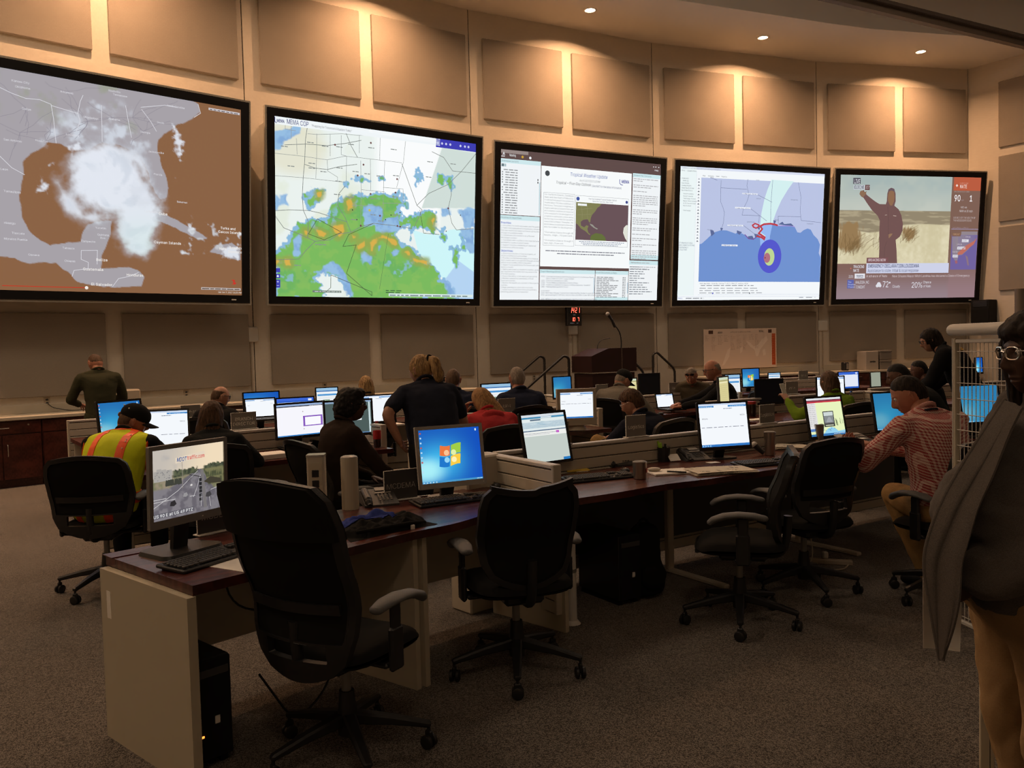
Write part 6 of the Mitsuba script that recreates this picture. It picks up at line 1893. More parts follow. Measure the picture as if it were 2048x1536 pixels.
# ================================================================ things on the desks
mat('mug_steel', (0.46, 0.40, 0.34), rough=0.32, metal=1.0)
mat('cola', (0.02, 0.006, 0.004), rough=0.1, spec=0.6)
mat('red_label', (0.45, 0.02, 0.02), rough=0.4)
mat('newsprint', proc(lambda p, n, uv: mix((0.62, 0.56, 0.46), (0.30, 0.27, 0.23), smoothstep(0.62, 0.75, noise(p.x * 26, p.y * 26, 1)) * smoothstep(0.3, 0.5, noise(p.x * 210, p.y * 40, 2)))), rough=0.95, spec=0.05)
mat('blue_cloth', proc(cloth_fn((0.030, 0.045, 0.20), 0.35)), rough=0.9, spec=0.1)
mat('lime_plastic', (0.35, 0.62, 0.05), rough=0.4)
mat('blue_plastic', (0.05, 0.12, 0.35), rough=0.4)
mat('red_plastic', (0.40, 0.03, 0.02), rough=0.35)
mat('box_grey', (0.17, 0.155, 0.14), rough=0.6)
mat('box_pale', (0.34, 0.31, 0.275), rough=0.6)
scene['clear_plastic'] = {'type': 'thindielectric', 'int_ior': 1.2}

KB = Proto()
KB.add('case', tri(man(tf(box(.455, .165, .016, bev=.005), mtx(rx=3.5))) + man(box(.40, .014, .014, (0, .07, -.004)))), 'black_plastic', False)
ks = []
for j in range(6):
    n_ = 8 if j == 0 else 15
    for i in range(n_):
        w_ = .0165
        x = -.213 + .0192 * i
        if j == 0:
            w_, x = [(.024, -.205), (.022, -.178), (.022, -.152), (.110, -.080), (.022, -.010), (.022, .016), (.022, .044), (.022, .068)][i]
        ks.append(box(w_, .0155, .008, (x, -.062 + .0205 * j, .016 + .0012 * j), .0025))
    for i in range(3):
        if j in (0, 4, 5) or (j == 1 and i == 1):
            ks.append(box(.0165, .0155, .008, (.098 + .0192 * i, -.062 + .0205 * j, .016 + .0012 * j), .0025))
    for i in range(4):
        if j < 5:
            ks.append(box(.0165, .0155, .008, (.158 + .0180 * i, -.062 + .0205 * j, .016 + .0012 * j), .0025))
KB.add('keys', cat_(*ks), 'dark_grey', False)


def keyboard(x, y, rz, label, z=.764):
    k = KB.place('keyboard', label, 'keyboard', mtx((x, y, z), rz))
    labels[k + '__keys'] = {'kind': 'stuff'}


MS = Proto()
MS.add('shell', soft(hull(ell((0, 0, .010), (.029, .050, .012)), ell((0, -.012, .018), (.024, .032, .014))), .01, 2), 'black_plastic', 50)
MS.add('button', box(.002, .04, .004, (0, .02, .026), .0005), 'dark_grey', False)
PHONE = Proto()
PHONE.add('body', tri(hull(man(box(.19, .21, .010)), man(tf(box(.18, .03, .01), mtx((0, .085, .055)))))), 'dark_grey', False)
SL = mtx((0, 0, .040), rx=15)
PHONE.add('screen', box(.075, .045, .004, (.028, .065, .010), .001), 'box_pale', False, SL)
PHONE.add('label_strip', box(.09, .016, .003, (.028, .022, .008)), 'box_pale', False, SL)
PHONE.add('buttons', cat_(*[box(.013, .009, .006, (-.002 + .021 * i, -.07 + .017 * j, .006), .002) for i in range(4) for j in range(5)]), 'grey_plastic', False, SL)
PHONE.add('handset', tri(manifold3d.Manifold.batch_boolean([manifold3d.Manifold.batch_hull([manifold3d.Manifold.sphere(.022, 14).translate((-.068, y, z)) for y, z in a_]) for a_ in (((.075, .050), (.085, .040)), ((.06, .060), (-.06, .034)), ((-.075, .022), (-.085, .012)))], manifold3d.OpType.Add)), 'black_plastic', 50)
PHONE.add('cord', tube([(-.07 + .012 * math.cos(q * 2.2), -.10 - .012 * q * .35, .012 + .010 * abs(math.sin(q * 2.2))) for q in np.linspace(0, 9, 60)], .0028, 5), 'black_plastic')


def phone(x, y, rz, label, swap=None):
    k = PHONE.place('desk_phone', label, 'phone', mtx((x, y, .761), rz), swap=swap)
    labels[k + '__buttons'] = {'kind': 'stuff'}


def plate(text, x, y, z, rz, label, w=.19, h=.155, lines=1, foot=True, tsize=.026, dark=False):
    key = thing('name_plate', label, 'sign', None)
    M = mtx((x, y, z), rz)
    add(key + '__board', box(w, .004, h, (0, .002, .004)), 'plate_grey' if not dark else 'dark_grey', False, M=M)
    add(key + '__edge', cat_(box(w + .006, .006, .003, (0, .002, h + .003)), box(.003, .006, h, (-w / 2 - .002, .002, .004))), 'letter_white', False, M=M)
    if foot:
        add(key + '__stand', box(w + .02, .06, .006, (0, .0, 0), .002), 'white_plastic', False, M=M)
    ts = text.split('|')
    for i, t in enumerate(ts):
        add(part_key(key, 'lettering'), text_plate(t, tsize, .0012), 'letter_white' if not dark else 'silver_plastic', False, M=M @ mtx((0, 0, h * .40 + (len(ts) - 1 - 2 * i) * tsize * .75)))


# front desk
keyboard(*(-1.248, 3.428, 0.770)[:2], 62, 'black keyboard below the traffic camera monitor')
keyboard(*(-0.345, 4.585, 0.770)[:2], 30, 'black keyboard below the blue desktop monitor')
MS.place('mouse', 'black mouse behind the keyboard of the blue desktop monitor', 'mouse', mtx((-0.113, 5.022, 0.760), 20))
key = thing('note_paper', 'pinkish sheet of paper half under the keyboard of the traffic camera monitor', 'paper')
add(key, box(.16, .24, .0015, (*(-1.117, 3.329, 0.761)[:2], .7602), rz=60), 'paper', False)
key = thing('desk_mat', 'small thin red-brown mat at the corner of the front desk', 'mat')
add(key, box(.20, .10, .004, (*(-1.666, 3.581, 0.760)[:2], .7602), .001, 46), 'mahogany', False)
phone(*(-0.756, 4.599, 0.770)[:2], 20, 'grey desk phone on the front desk beside the cream column')
plate('MCDEMA', *(-0.640, 4.682, 0.760)[:2], .762, 32, 'dark name plate reading MCDEMA behind the desk phone, beside the blue desktop monitor', .20, .165, dark=True, tsize=.030)
plate('MCDEMA', *(-1.415, 3.954, 0.760)[:2], .762, 52, 'dark name plate reading MCDEMA half hidden between the traffic camera monitor and the tall chair', .22, .17, dark=True, tsize=.030)
key = thing('folded_jacket', 'blue and black folded jacket lying on the front desk', 'jacket')
c0 = (-0.665, 3.948, 0.780)
gx, gy = np.meshgrid(np.linspace(-1, 1, 56), np.linspace(-1, 1, 44))
rr = (np.abs(gx) ** 3 + np.abs(gy) ** 3) ** (1 / 3)
q = np.c_[gx.ravel() * 2.6, gy.ravel() * 2.0, gx.ravel() * 0]
fo = (meshkit.fbm(q * 1.6, 4, 2) - .5) * .05 + np.abs(meshkit.fbm(q * 1.1, 2, 8) - .5) * .10
hh = (np.clip(1 - rr.ravel() ** 5, 0, 1) ** .5) * (.030 + fo)
wob = 1 + .25 * (meshkit.fbm(q * .9, 2, 4) - .5)
up_ = np.stack([gx * .235 * wob.reshape(gx.shape), gy * .155 * wob.reshape(gx.shape), np.maximum(hh.reshape(gx.shape), 0.0005)], -1)
lo_ = up_ * [1, 1, 0]
add(key + '__black_part', cat_(grid_mesh(up_), grid_mesh(lo_[:, ::-1])), 'cloth_black' if 'cloth_black' in scene else 'black_fabric', 60, M=mtx((c0[0], c0[1], .7605), 44))
sel = up_[22:, 4:44] + [0, 0, .004]
add(key + '__blue_part', slab_sheet(sel, .003), 'blue_cloth', 60, M=mtx((c0[0], c0[1], .7605), 44))
add(key + '__zip_tag', box(.022, .012, .05, (0.10, -.155, -.03), .003), 'paper', False, M=mtx((c0[0], c0[1], .7605), 44))
add(key + '__strap', tube([(-.2, -.13, .03), (-.05, -.16, .035), (.08, -.15, .03), (.2, -.12, .012)], .009, 8), 'black_fabric', 40, M=mtx((c0[0], c0[1], .7605), 44))
key = thing('pen', 'small gold pen lying by the silver monitor foot', 'pen')
pc = (-0.537, 4.750, 0.765)
add(key, tube([(pc[0] - .05, pc[1] - .02, .766), (pc[0] + .05, pc[1] + .02, .766)], .005, 8), 'letter_gold' if 'letter_gold' in scene else 'steel')


def tower(x, y, rz, label, led=False):
    key = thing('computer_tower', label, 'computer')
    M = mtx((x, y, 0.03), rz)
    add(key + '__case', box(.17, .42, .40, bev=.006), 'black_plastic', False, M=M)
    add(key + '__front', box(.166, .012, .392, (0, -.215, .004), .004), 'black_matte', False, M=M)
    add(key + '__drive', box(.145, .004, .03, (0, -.222, .33), .001), 'dark_grey', False, M=M)
    add(key + '__badge', box(.02, .004, .03, (.02, -.222, .14)), 'letter_white', False, M=M)
    for sx in (-1, 1):
        add(part_key(key, 'foot'), box(.03, .38, .03, (sx * .06, 0, -.03)), 'black_matte', False, M=M)
    if led:
        d = mikit.ply(box(.016, .003, .008, (-.045, -.222, .10)), 'screen_face', smooth=False, emitter={'type': 'area', 'radiance': rgb((4.0, .7, .1)), 'sampling_weight': .01})
        d['to_world'] = T4(M.tolist())
        scene[key + '__power_light'] = d


tower(-1.36, 3.335, 48, 'black computer tower with an orange light under the front desk beside the cream end panel', True)
tower(0.585, 5.277, 32, 'black computer tower with a small pale badge under the tumbler desk')
key = thing('backpack', 'dark backpack standing on the floor under the tumbler desk', 'backpack')
bp = (0.730, 5.101, 0.000)
bm = soft(manifold3d.Manifold.batch_hull([manifold3d.Manifold.sphere(1, 20).scale((.15, .10, .06)).translate((0, 0, .06)), manifold3d.Manifold.sphere(1, 20).scale((.11, .08, .07)).translate((.02, .02, .40))]), .02, 3, .03, 3)
add(key + '__bag', bm, 'black_fabric', 60, M=mtx((bp[0] + .08, bp[1] + .15, 0), 30))
add(key + '__pocket', soft(manifold3d.Manifold.sphere(1, 20).scale((.10, .05, .09)).translate((0, -.09, .15)), .02, 2, .02, 4), 'black_fabric', 60, M=mtx((bp[0] + .08, bp[1] + .15, 0), 30))
add(key + '__strap', tube(arc_pts((-.04, .02, .45), (0, 0, .54), (.06, .02, .45), 10), .008, 8), 'black_matte', 40, M=mtx((bp[0] + .08, bp[1] + .15, 0), 30))
for i, (pts, lab) in enumerate((([(-1.30, 3.62, .74), (-1.25, 3.60, .5), (-1.0, 3.75, .42), (-.85, 4.0, .5)], 'black cable hanging under the front desk'), ([(-1.06, 3.35, .30), (-.95, 3.45, .05), (-.85, 3.6, .12), (-.80, 3.8, .35)], 'black cable behind the tall chair running up from the computer tower'), ([(2.10, 5.95, .30), (2.12, 5.9, .05), (2.0, 5.75, .01), (2.25, 5.7, .01), (2.35, 5.85, .01)], 'pale cord looping on the carpet under the tumbler desk'))):
    key = thing('power_cable', lab, 'cable')
    add(key, tube(round_path(pts, .1, 6), .005, 6), 'black_plastic' if i < 2 else 'beige_plastic')
key = thing('power_strip', 'pale power strip on the carpet under the tumbler desk', 'power strip')
add(key + '__body', box(.30, .05, .035, (*(2.236, 5.905, 0.000)[:2], 0), .006, 160), 'beige_plastic', False)
add(key + '__plug', box(.04, .04, .05, (*(2.211, 5.932, 0.030)[:2], .035), .008), 'white_plastic', False)

# tumbler desk
keyboard(*(0.524, 5.241, 0.770)[:2], 24, 'black keyboard at the end of the tumbler desk beside the cream side partition')
keyboard(*(1.714, 5.680, 0.770)[:2], 20, 'black keyboard behind the two empty chairs')
keyboard(*(2.543, 6.387, 0.770)[:2], 24, 'black keyboard in front of the map page monitor')
MS.place('mouse', 'black mouse between the keyboard and the handleless steel tumbler', 'mouse', mtx((0.733, 5.505, 0.760), 20))
phone(*(0.719, 5.869, 0.770)[:2], 20, 'black desk phone behind the keyboard at the end of the tumbler desk', {'grey_plastic': 'dark_grey'})
phone(*(1.293, 6.023, 0.770)[:2], 14, 'black desk phone beside the white form monitor, next to the pen pot', {'grey_plastic': 'dark_grey'})
phone(*(2.776, 6.709, 0.770)[:2], 16, 'black desk phone beside the map page monitor', {'grey_plastic': 'dark_grey'})


def tumbler(x, y, label, h=.17, r0=.034, r1=.043, handle=False):
    key = thing('steel_tumbler', label, 'tumbler')
    add(key + '__cup', lathe([(0, 0), (r0 - .004, 0), (r0, .004), (r1, h), (r1 + .001, h + .003), (r1 - .003, h + .003), (r1 - .004, h - .01), (r0 - .004, .012), (0, .012)], 36, (x, y, .7605)), 'mug_steel', 40)
    add(key + '__lid', lathe([(0, h - .012), (r1 - .004, h - .012), (r1 - .003, h + .004), (r1 - .008, h + .008), (0, h + .004)], 30, (x, y, .7605)), 'grey_plastic', 40)
    return key


tk = tumbler(*(0.785, 5.200, 0.760)[:2], 'short wide steel tumbler at the edge of the desk with a red round badge', .105, .040, .045)
add(tk + '__badge', tf(lathe([(0, 0), (.016, 0), (.016, .002), (0, .002)], 16), mtx((*(0.785, 5.200, 0.760)[:2], .815), 70) @ mtx((0, -.044, 0), rx=90)), 'red_label', 40)
tumbler(*(1.884, 6.121, 0.760)[:2], 'tall steel tumbler beside the white form monitor')
tumbler(*(2.406, 6.567, 0.760)[:2], 'tall brownish steel tumbler in front of the map page monitor')
key = thing('note_pad', 'pale pink writing pad beside the short steel tumbler', 'note pad')
add(key + '__sheets', box(.28, .20, .012, (*(1.015, 5.422, 0.765)[:2], .7605), .002, 12), 'paper', False)
key = thing('pen', 'black pen lying on the pale pink writing pad', 'pen')
pc = (1.038, 5.339, 0.780)
add(key, tube([(pc[0] - .05, pc[1] + .03, .778), (pc[0] + .06, pc[1] - .03, .778)], .0055, 8), 'black_plastic')
key = thing('ring_of_keys', 'small brown round ornament on the writing pad', 'ornament')
pc = (0.912, 5.427, 0.780)
add(key, tri(manifold3d.Manifold.sphere(1, 20).scale((.045, .035, .014)).translate((pc[0], pc[1], .785))), 'beige_plastic', 50)


def newspaper(x, y, rz, label, w=.34, d=.26, n=3):
    key = thing('newspaper', label, 'newspaper')
    rd = random.Random(int(abs(x * 100)))
    for i in range(n):
        gx, gy = np.meshgrid(np.linspace(-w / 2, w / 2, 12), np.linspace(-d / 2, d / 2, 8))
        z = .003 + .006 * i + .006 * (np.sin(gx * 9 + i) * .5 + .5) * (i + 1) / n
        add(part_key(key, 'sheet'), slab_sheet(np.stack([gx, gy, z], -1), .0012), 'newsprint', 60, M=mtx((x + rd.uniform(-.012, .012), y + rd.uniform(-.012, .012), .7605), rz + rd.uniform(-5, 5)))


newspaper(*(1.333, 5.387, 0.765)[:2], 8, 'open newspaper lying by the white form monitor on the tumbler desk', .42, .24)
newspaper(*(2.203, 6.439, 0.765)[:2], -20, 'folded newspapers between the two tall tumblers', .34, .22, 4)
key = thing('pen_pot', 'black pen pot holding green highlighters behind the writing pad', 'pen pot')
c0 = (1.074, 5.958, 0.770)
add(key + '__pot', lathe([(0, 0), (.04, 0), (.045, .10), (.041, .10), (.037, .005), (0, .005)], 20, (c0[0], c0[1], .7605)), 'black_plastic')
for i, (dx, dy, m_, lab) in enumerate(((-.035, .01, 'lime_plastic', 'bright green highlighter'), (-.022, -.012, 'lime_plastic', 'green highlighter'), (.012, .01, 'black_plastic', 'black marker'), (.028, -.008, 'grey_plastic', 'grey pen'))):
    kk = thing('highlighter' if i < 2 else 'marker_pen', lab + ' standing in the black pen pot', 'pen')
    add(kk, tube([(c0[0] + dx * .4, c0[1] + dy * .4, .77), (c0[0] + dx * 1.1, c0[1] + dy * 1.1, .905 - .01 * i)], .008, 8), m_)
for x_, y_, lab, rz in ((*(1.140, 5.929, 0.765)[:2], 'white note card leaning by the pen pot', 20), (*(1.394, 5.828, 0.765)[:2], 'small pink note beside the white form monitor foot', 20), (*(2.697, 6.461, 0.800)[:2], 'white note card on the phone by the map page monitor', 20), (*(0.449, 5.590, 0.765)[:2], 'white card under the yellow pad', 15)):
    key = thing('note_card', lab, 'card')
    add(key, tf(box(.085, .065, .0015), mtx((x_, y_, .790 if 'leaning' in lab else .7615 if 'phone' not in lab else .828), rz, rx=40 if 'leaning' in lab else 0)), 'paper', False)
key = thing('yellow_pad', 'yellow note pad behind the keyboard at the end of the tumbler desk', 'note pad')
add(key, box(.16, .11, .012, (*(0.417, 5.619, 0.765)[:2], .7605), .002, 15), 'paper_yellow', False)
key = thing('web_camera', 'small white and black web camera leaning behind the tall tumbler', 'camera')
c0 = (1.820, 6.152, 0.780)
add(key + '__body', tube([(c0[0] + .03, c0[1], .775), (c0[0] - .03, c0[1] + .02, .83)], [.018, .022], 12), 'black_plastic', 40)
add(key + '__front', tri(manifold3d.Manifold.sphere(.024, 16).translate((c0[0] - .035, c0[1] + .022, .836))), 'white_plastic', 50)
key = thing('brown_cup', 'low brown round cup in front of the teal banner monitor', 'cup')
add(key, lathe([(0, 0), (.05, 0), (.06, .05), (.055, .05), (.046, .006), (0, .006)], 24, (*(0.287, 5.584, 0.760)[:2], .7605)), 'beam_brown')
# signs on the slatted partitions
plate('Logistics', *onB(.50, .83), .947, 32, 'grey name plate reading Logistics, the one behind the black desk phone at the desk end', .18, .15)
plate('Logistics', *onB(1.18, .83), .947, 32, 'grey name plate reading Logistics beside the young man reading', .18, .15)
plate('Logistics', *onB(2.55, .83), .947, 32, 'grey name plate reading Logistics between the white form monitor and the map page monitor', .17, .145)
plate('BRANCH|DIRECTOR', *(-2.365, 7.331, 0.994)[:2], .947, 36, 'grey name plate reading BRANCH DIRECTOR', .22, .145, tsize=.028)
plate('ESF-15', *(-3.428, 8.886, 1.073)[:2], .947, 36, 'grey name plate reading ESF-15 behind the safety vest man', .20, .13)
plate('ESF-1', *(-0.057, 8.432, 1.005)[:2], .947, 32, 'grey name plate reading ESF-1 beside the red hoodie', .20, .14)
plate('ESF-2', *(1.183, 10.987, 1.069)[:2], .947, 28, 'grey name plate reading ESF-2 by the man in the grey shirt', .19, .14)
plate('ESF-7', *(2.143, 10.985, 1.018)[:2], .947, 28, 'grey name plate reading ESF-7 before the man in camouflage', .19, .14)
plate('ESF-9', *(3.414, 10.184, 1.004)[:2], .947, 24, 'grey name plate reading ESF-9 beside the dark switched off monitor', .19, .15)
plate('ESF-8', *(4.812, 13.784, 0.930)[:2], .947, 22, 'grey name plate reading ESF-8 further back than the ESF-9 sign', .19, .15)
# notebook desk
phone(*(-2.306, 7.728, 0.770)[:2], 34, 'grey desk phone beside the notebook under the branch director sign', {'dark_grey': 'grey_plastic', 'black_plastic': 'grey_plastic'})
key = thing('thick_notebook', 'thick pale open binder at the edge of the desk by the long haired woman', 'binder')
add(key + '__pages', box(.36, .22, .04, (*(-2.012, 6.729, 0.780)[:2], .7605), .004, 38), 'paper', False)
key = thing('paper_sheets', 'loose pale paper sheets in front of the purple box monitor', 'paper')
add(key, box(.26, .18, .008, (*(-1.751, 7.123, 0.765)[:2], .7605), .002, 50), 'paper', False)
keyboard(*(-1.862, 7.432, 0.770)[:2], 40, 'black keyboard in front of the purple box monitor')
key = thing('paper_pile', 'pile of white paper on the desk by the elbow of the standing woman', 'paper')
add(key, box(.40, .26, .02, (*(-1.456, 9.402, 0.770)[:2], .7605), .003, 34), 'paper', False)


def bottle(x, y, z, label, s=1.0, liquid='cola', cap='red_plastic', lab_m='red_label'):
    key = thing('drink_bottle', label, 'bottle')
    pr = [(0, 0), (.030, 0), (.033, .01), (.033, .11), (.031, .125), (.033, .14), (.026, .175), (.013, .205), (.013, .222), (0, .222)]
    add(key + '__plastic', lathe([(r * s, h * s) for r, h in pr], 24, (x, y, z)), 'clear_plastic', 40)
    if liquid:
        add(key + '__drink', lathe([(0, .003), (.029 * s, .003), (.031 * s, .012), (.031 * s, .085 * s), (0, .085 * s)], 24, (x, y, z)), liquid, 40)
    add(key + '__label', lathe([(.0332 * s, .075 * s), (.0345 * s, .078 * s), (.0345 * s, .148 * s), (.033 * s, .150 * s)], 24, (x, y, z)), lab_m, 40)
    add(key + '__cap', lathe([(0, 0), (.0145 * s, 0), (.0145 * s, .018), (0, .018)], 16, (x, y, z + .213 * s)), cap, 40)


bottle(*(-1.193, 7.294, 0.760)[:2], .7605, 'cola bottle with a red label and cap beside the woman in the brown sweater')
bottle(*(4.051, 9.980, 0.932)[:2], .7605, 'clear water bottle beside the woman in green', .95, None, 'blue_plastic', 'blue_plastic')
bottle(*(-2.393, 10.191, 1.163)[:2], .7605, 'small bottle with a red label far behind the purple box monitor', .9)
key = thing('storage_jar', 'glass jar with a red lid beside the dark switched off monitor', 'jar')
c0 = (2.687, 9.379, 0.911)
add(key + '__glass', lathe([(0, 0), (.045, 0), (.05, .02), (.05, .13), (.045, .14), (0, .14)], 24, (c0[0], c0[1], .7605)), 'cola', 40)
add(key + '__lid', lathe([(0, .14), (.05, .14), (.05, .17), (0, .172)], 20, (c0[0], c0[1], .7605)), 'red_plastic', 40)
key = thing('paper_sheets', 'pale pink paper on the desk in front of the dark switched off monitor', 'paper')
add(key, box(.22, .16, .01, (*(2.603, 8.924, 0.804)[:2], .7605), .002, 24), 'paper', False)
MS.place('mouse', 'black mouse beside the small open laptop', 'mouse', mtx((*(1.769, 9.955, 0.760)[:2], .76), 20))
# along the wall
key = thing('office_box', 'large pale grey box on the wall counter', 'box')
M = on_wall(5, 1.03, .30, .897)
add(key + '__body', box(.32, .34, .42, bev=.01), 'box_pale', False, M=M)
add(key + '__print', box(.14, .003, .03, (.01, -.1715, .17)), 'dark_grey', False, M=M)
for i in range(2):
    key = thing('office_box', f'dark grey box {"under" if i == 0 else "on top of"} another beside the pale grey box on the wall counter', 'box')
    M = on_wall(5, 1.38, .30, .897 + .22 * i)
    add(key + '__body', box(.30, .34, .165, bev=.01), 'box_grey', False, M=M)
    add(key + '__lid', box(.31, .35, .05, (0, 0, .165), .01), 'box_grey', False, M=M)
key = thing('desk_speaker', 'small dark upright speaker on the wall counter near the grey boxes', 'speaker')
M = on_wall(5, .46, .30, .897)
add(key + '__case', box(.13, .14, .19, bev=.02), 'black_plastic', False, M=M)
add(key + '__front', box(.07, .004, .13, (.02, -.072, .03), .002), 'grey_plastic', False, M=M)
key = thing('printer', 'beige printer on the wall counter beside the man in green', 'printer')
M = on_wall(1, 2.12, .30, .897)
add(key + '__body', box(.30, .34, .27, bev=.02), 'beige_plastic', False, M=M)
add(key + '__tray', box(.26, .10, .02, (0, -.21, .06), .004), 'dark_grey', False, M=M)
key = thing('media_player', 'stack of black electronics on the wall counter behind the standing woman', 'electronics')
M = on_wall(2, 3.25, .30, .897)
add(key + '__lower_unit', box(.40, .30, .14, bev=.01), 'black_plastic', False, M=M)
add(key + '__upper_unit', box(.30, .26, .10, (0, 0, .14), .01), 'black_plastic', False, M=M)
# wire mesh rack in front of the right side
key = thing('mesh_rack', 'white framed wire mesh rack with a rounded top rail', 'rack')
A_, B_ = np.array((2.251, 4.229, 1.023)), np.array((2.333, 3.731, 1.082))
A_, B_ = A_[:2], B_[:2]
t_ = (B_ - A_) / np.linalg.norm(B_ - A_)
rz = math.degrees(math.atan2(t_[1], t_[0]))
LR = np.linalg.norm(B_ - A_)
mid = (A_ + B_) / 2
add(key + '__top_rail', tf(soft(manifold3d.Manifold.batch_hull([manifold3d.Manifold.sphere(.030, 16).translate((s * (LR / 2 + .005), y, 1.632)) for s in (-1, 1) for y in (-.016, .016)]), .05, 0), mtx((*mid, 0), rz)), 'white_metal', 50)
add(key + '__upper_bar', box(LR, .022, .020, (*mid, 1.565), .004, rz), 'white_metal', False)
add(key + '__lower_bar', box(LR, .022, .020, (*mid, .14), .004, rz), 'white_metal', False)
for e in (A_, B_):
    k_ = part(key, 'post', box(.016, .028, 1.56, (*e, .03), .003, rz), 'cream_edge', False)
    add(k_ + '__edge_strip', box(.006, .030, 1.56, (*(e - t_ * .011), .03), .001, rz), 'white_metal', False)
for i in range(1, 18):
    c = A_ + t_ * LR * i / 18
    add(part_key(key, 'wire'), cyl(.0022, 1.43, (*c, .155), 6), 'white_metal')
n_ = np.array([t_[1], -t_[0]]) * .003
for i in range(18):
    z = .18 + .0790 * i
    add(part_key(key, 'cross_wire'), tube([(*(A_ + n_), z), (*(B_ + n_), z)], .0022, 6), 'white_metal')
key = thing('wooden_post', 'pale wooden board standing behind the trouser leg of the person by the mesh rack', 'board')
c0 = (1.515, 2.667, 0.302)
add(key + '__board', box(.042, .02, .62, (c0[0], c0[1], 0), .003, -20), 'cream_laminate', False)
add(key + '__groove', box(.003, .004, .60, (c0[0] + .004, c0[1] - .0105, .01), 0, -20), 'panel_groove', False)
# ================================================================ people
def hair_fn(a, b):
    def fn(p, n, uv):
        s = noise(p.x * 190 + p.z * 9, p.y * 190, p.z * 14)
        t = fbm(p.x * 34, p.y * 34, p.z * 5)
        return mix(a, b, smoothstep(0.2, 0.85, s * 0.6 + t * 0.4))
    return proc(fn)


def skin(name, c):
    return mat(name, proc(cloth_fn(c, 0.12, 60.0)), rough=0.5, spec=0.35)


skin('skin_fair', (0.40, 0.205, 0.135)); skin('skin_ruddy', (0.36, 0.155, 0.095)); skin('skin_tan', (0.27, 0.135, 0.085)); skin('skin_dark', (0.060, 0.028, 0.018)); skin('skin_brown', (0.11, 0.052, 0.034))
for nm, a_, b_ in (('hair_blond', (0.13, 0.070, 0.028), (0.46, 0.29, 0.125)), ('hair_gold', (0.16, 0.080, 0.030), (0.42, 0.235, 0.095)), ('hair_brown', (0.030, 0.014, 0.007), (0.105, 0.052, 0.026)), ('hair_dark', (0.008, 0.005, 0.004), (0.030, 0.019, 0.013)), ('hair_black', (0.004, 0.0035, 0.003), (0.014, 0.011, 0.010)), ('hair_grey', (0.12, 0.095, 0.075), (0.27, 0.225, 0.18)), ('hair_mouse', (0.055, 0.030, 0.017), (0.13, 0.078, 0.048))):
    mat(nm, hair_fn(a_, b_), rough=0.6, spec=0.2)
CL = {'cloth_green': (0.040, 0.040, 0.022), 'cloth_black': (0.010, 0.010, 0.011), 'cloth_navy': (0.013, 0.015, 0.026), 'cloth_navy2': (0.018, 0.022, 0.042), 'cloth_red': (0.42, 0.036, 0.040), 'cloth_grey': (0.15, 0.135, 0.11), 'cloth_lime': (0.16, 0.26, 0.020), 'cloth_brown': (0.020, 0.012, 0.008), 'cloth_khaki': (0.30, 0.185, 0.075), 'cloth_camo': (0.10, 0.082, 0.055), 'cloth_charcoal': (0.014, 0.015, 0.015), 'cloth_jeans': (0.02, 0.025, 0.04), 'cloth_hood': (0.060, 0.051, 0.044), 'cloth_white': (0.5, 0.47, 0.44)}
for nm, c_ in CL.items():
    mat(nm, proc(cloth_fn(c_, 0.3)), rough=0.9, spec=0.12)
mat('vest_yellow', proc(cloth_fn((0.60, 0.66, 0.010), 0.10)), rough=0.7, spec=0.2)
mat('vest_orange', proc(cloth_fn((0.95, 0.115, 0.020), 0.15)), rough=0.4, spec=0.4)
mat('vest_spark', (0.9, 0.75, 0.6), rough=0.25, spec=0.6)
mat('letter_gold', (0.55, 0.30, 0.035), rough=0.6)
mat('glass_dark', (0.01, 0.011, 0.014), rough=0.08, spec=0.6)
mat('eye_white', (0.6, 0.55, 0.5), rough=0.3)


def check_fn(p, n, uv):
    s = 0.0165
    a, b = uv.x / s, uv.y / s
    fa, fb = a - dr.floor(a), b - dr.floor(b)
    ka, kb = dr.select(fa < 0.5, 1.0, 0.0), dr.select(fb < 0.5, 1.0, 0.0)
    t = (ka + kb) * 0.5
    return mix((0.62, 0.44, 0.38), (0.30, 0.045, 0.045), t)


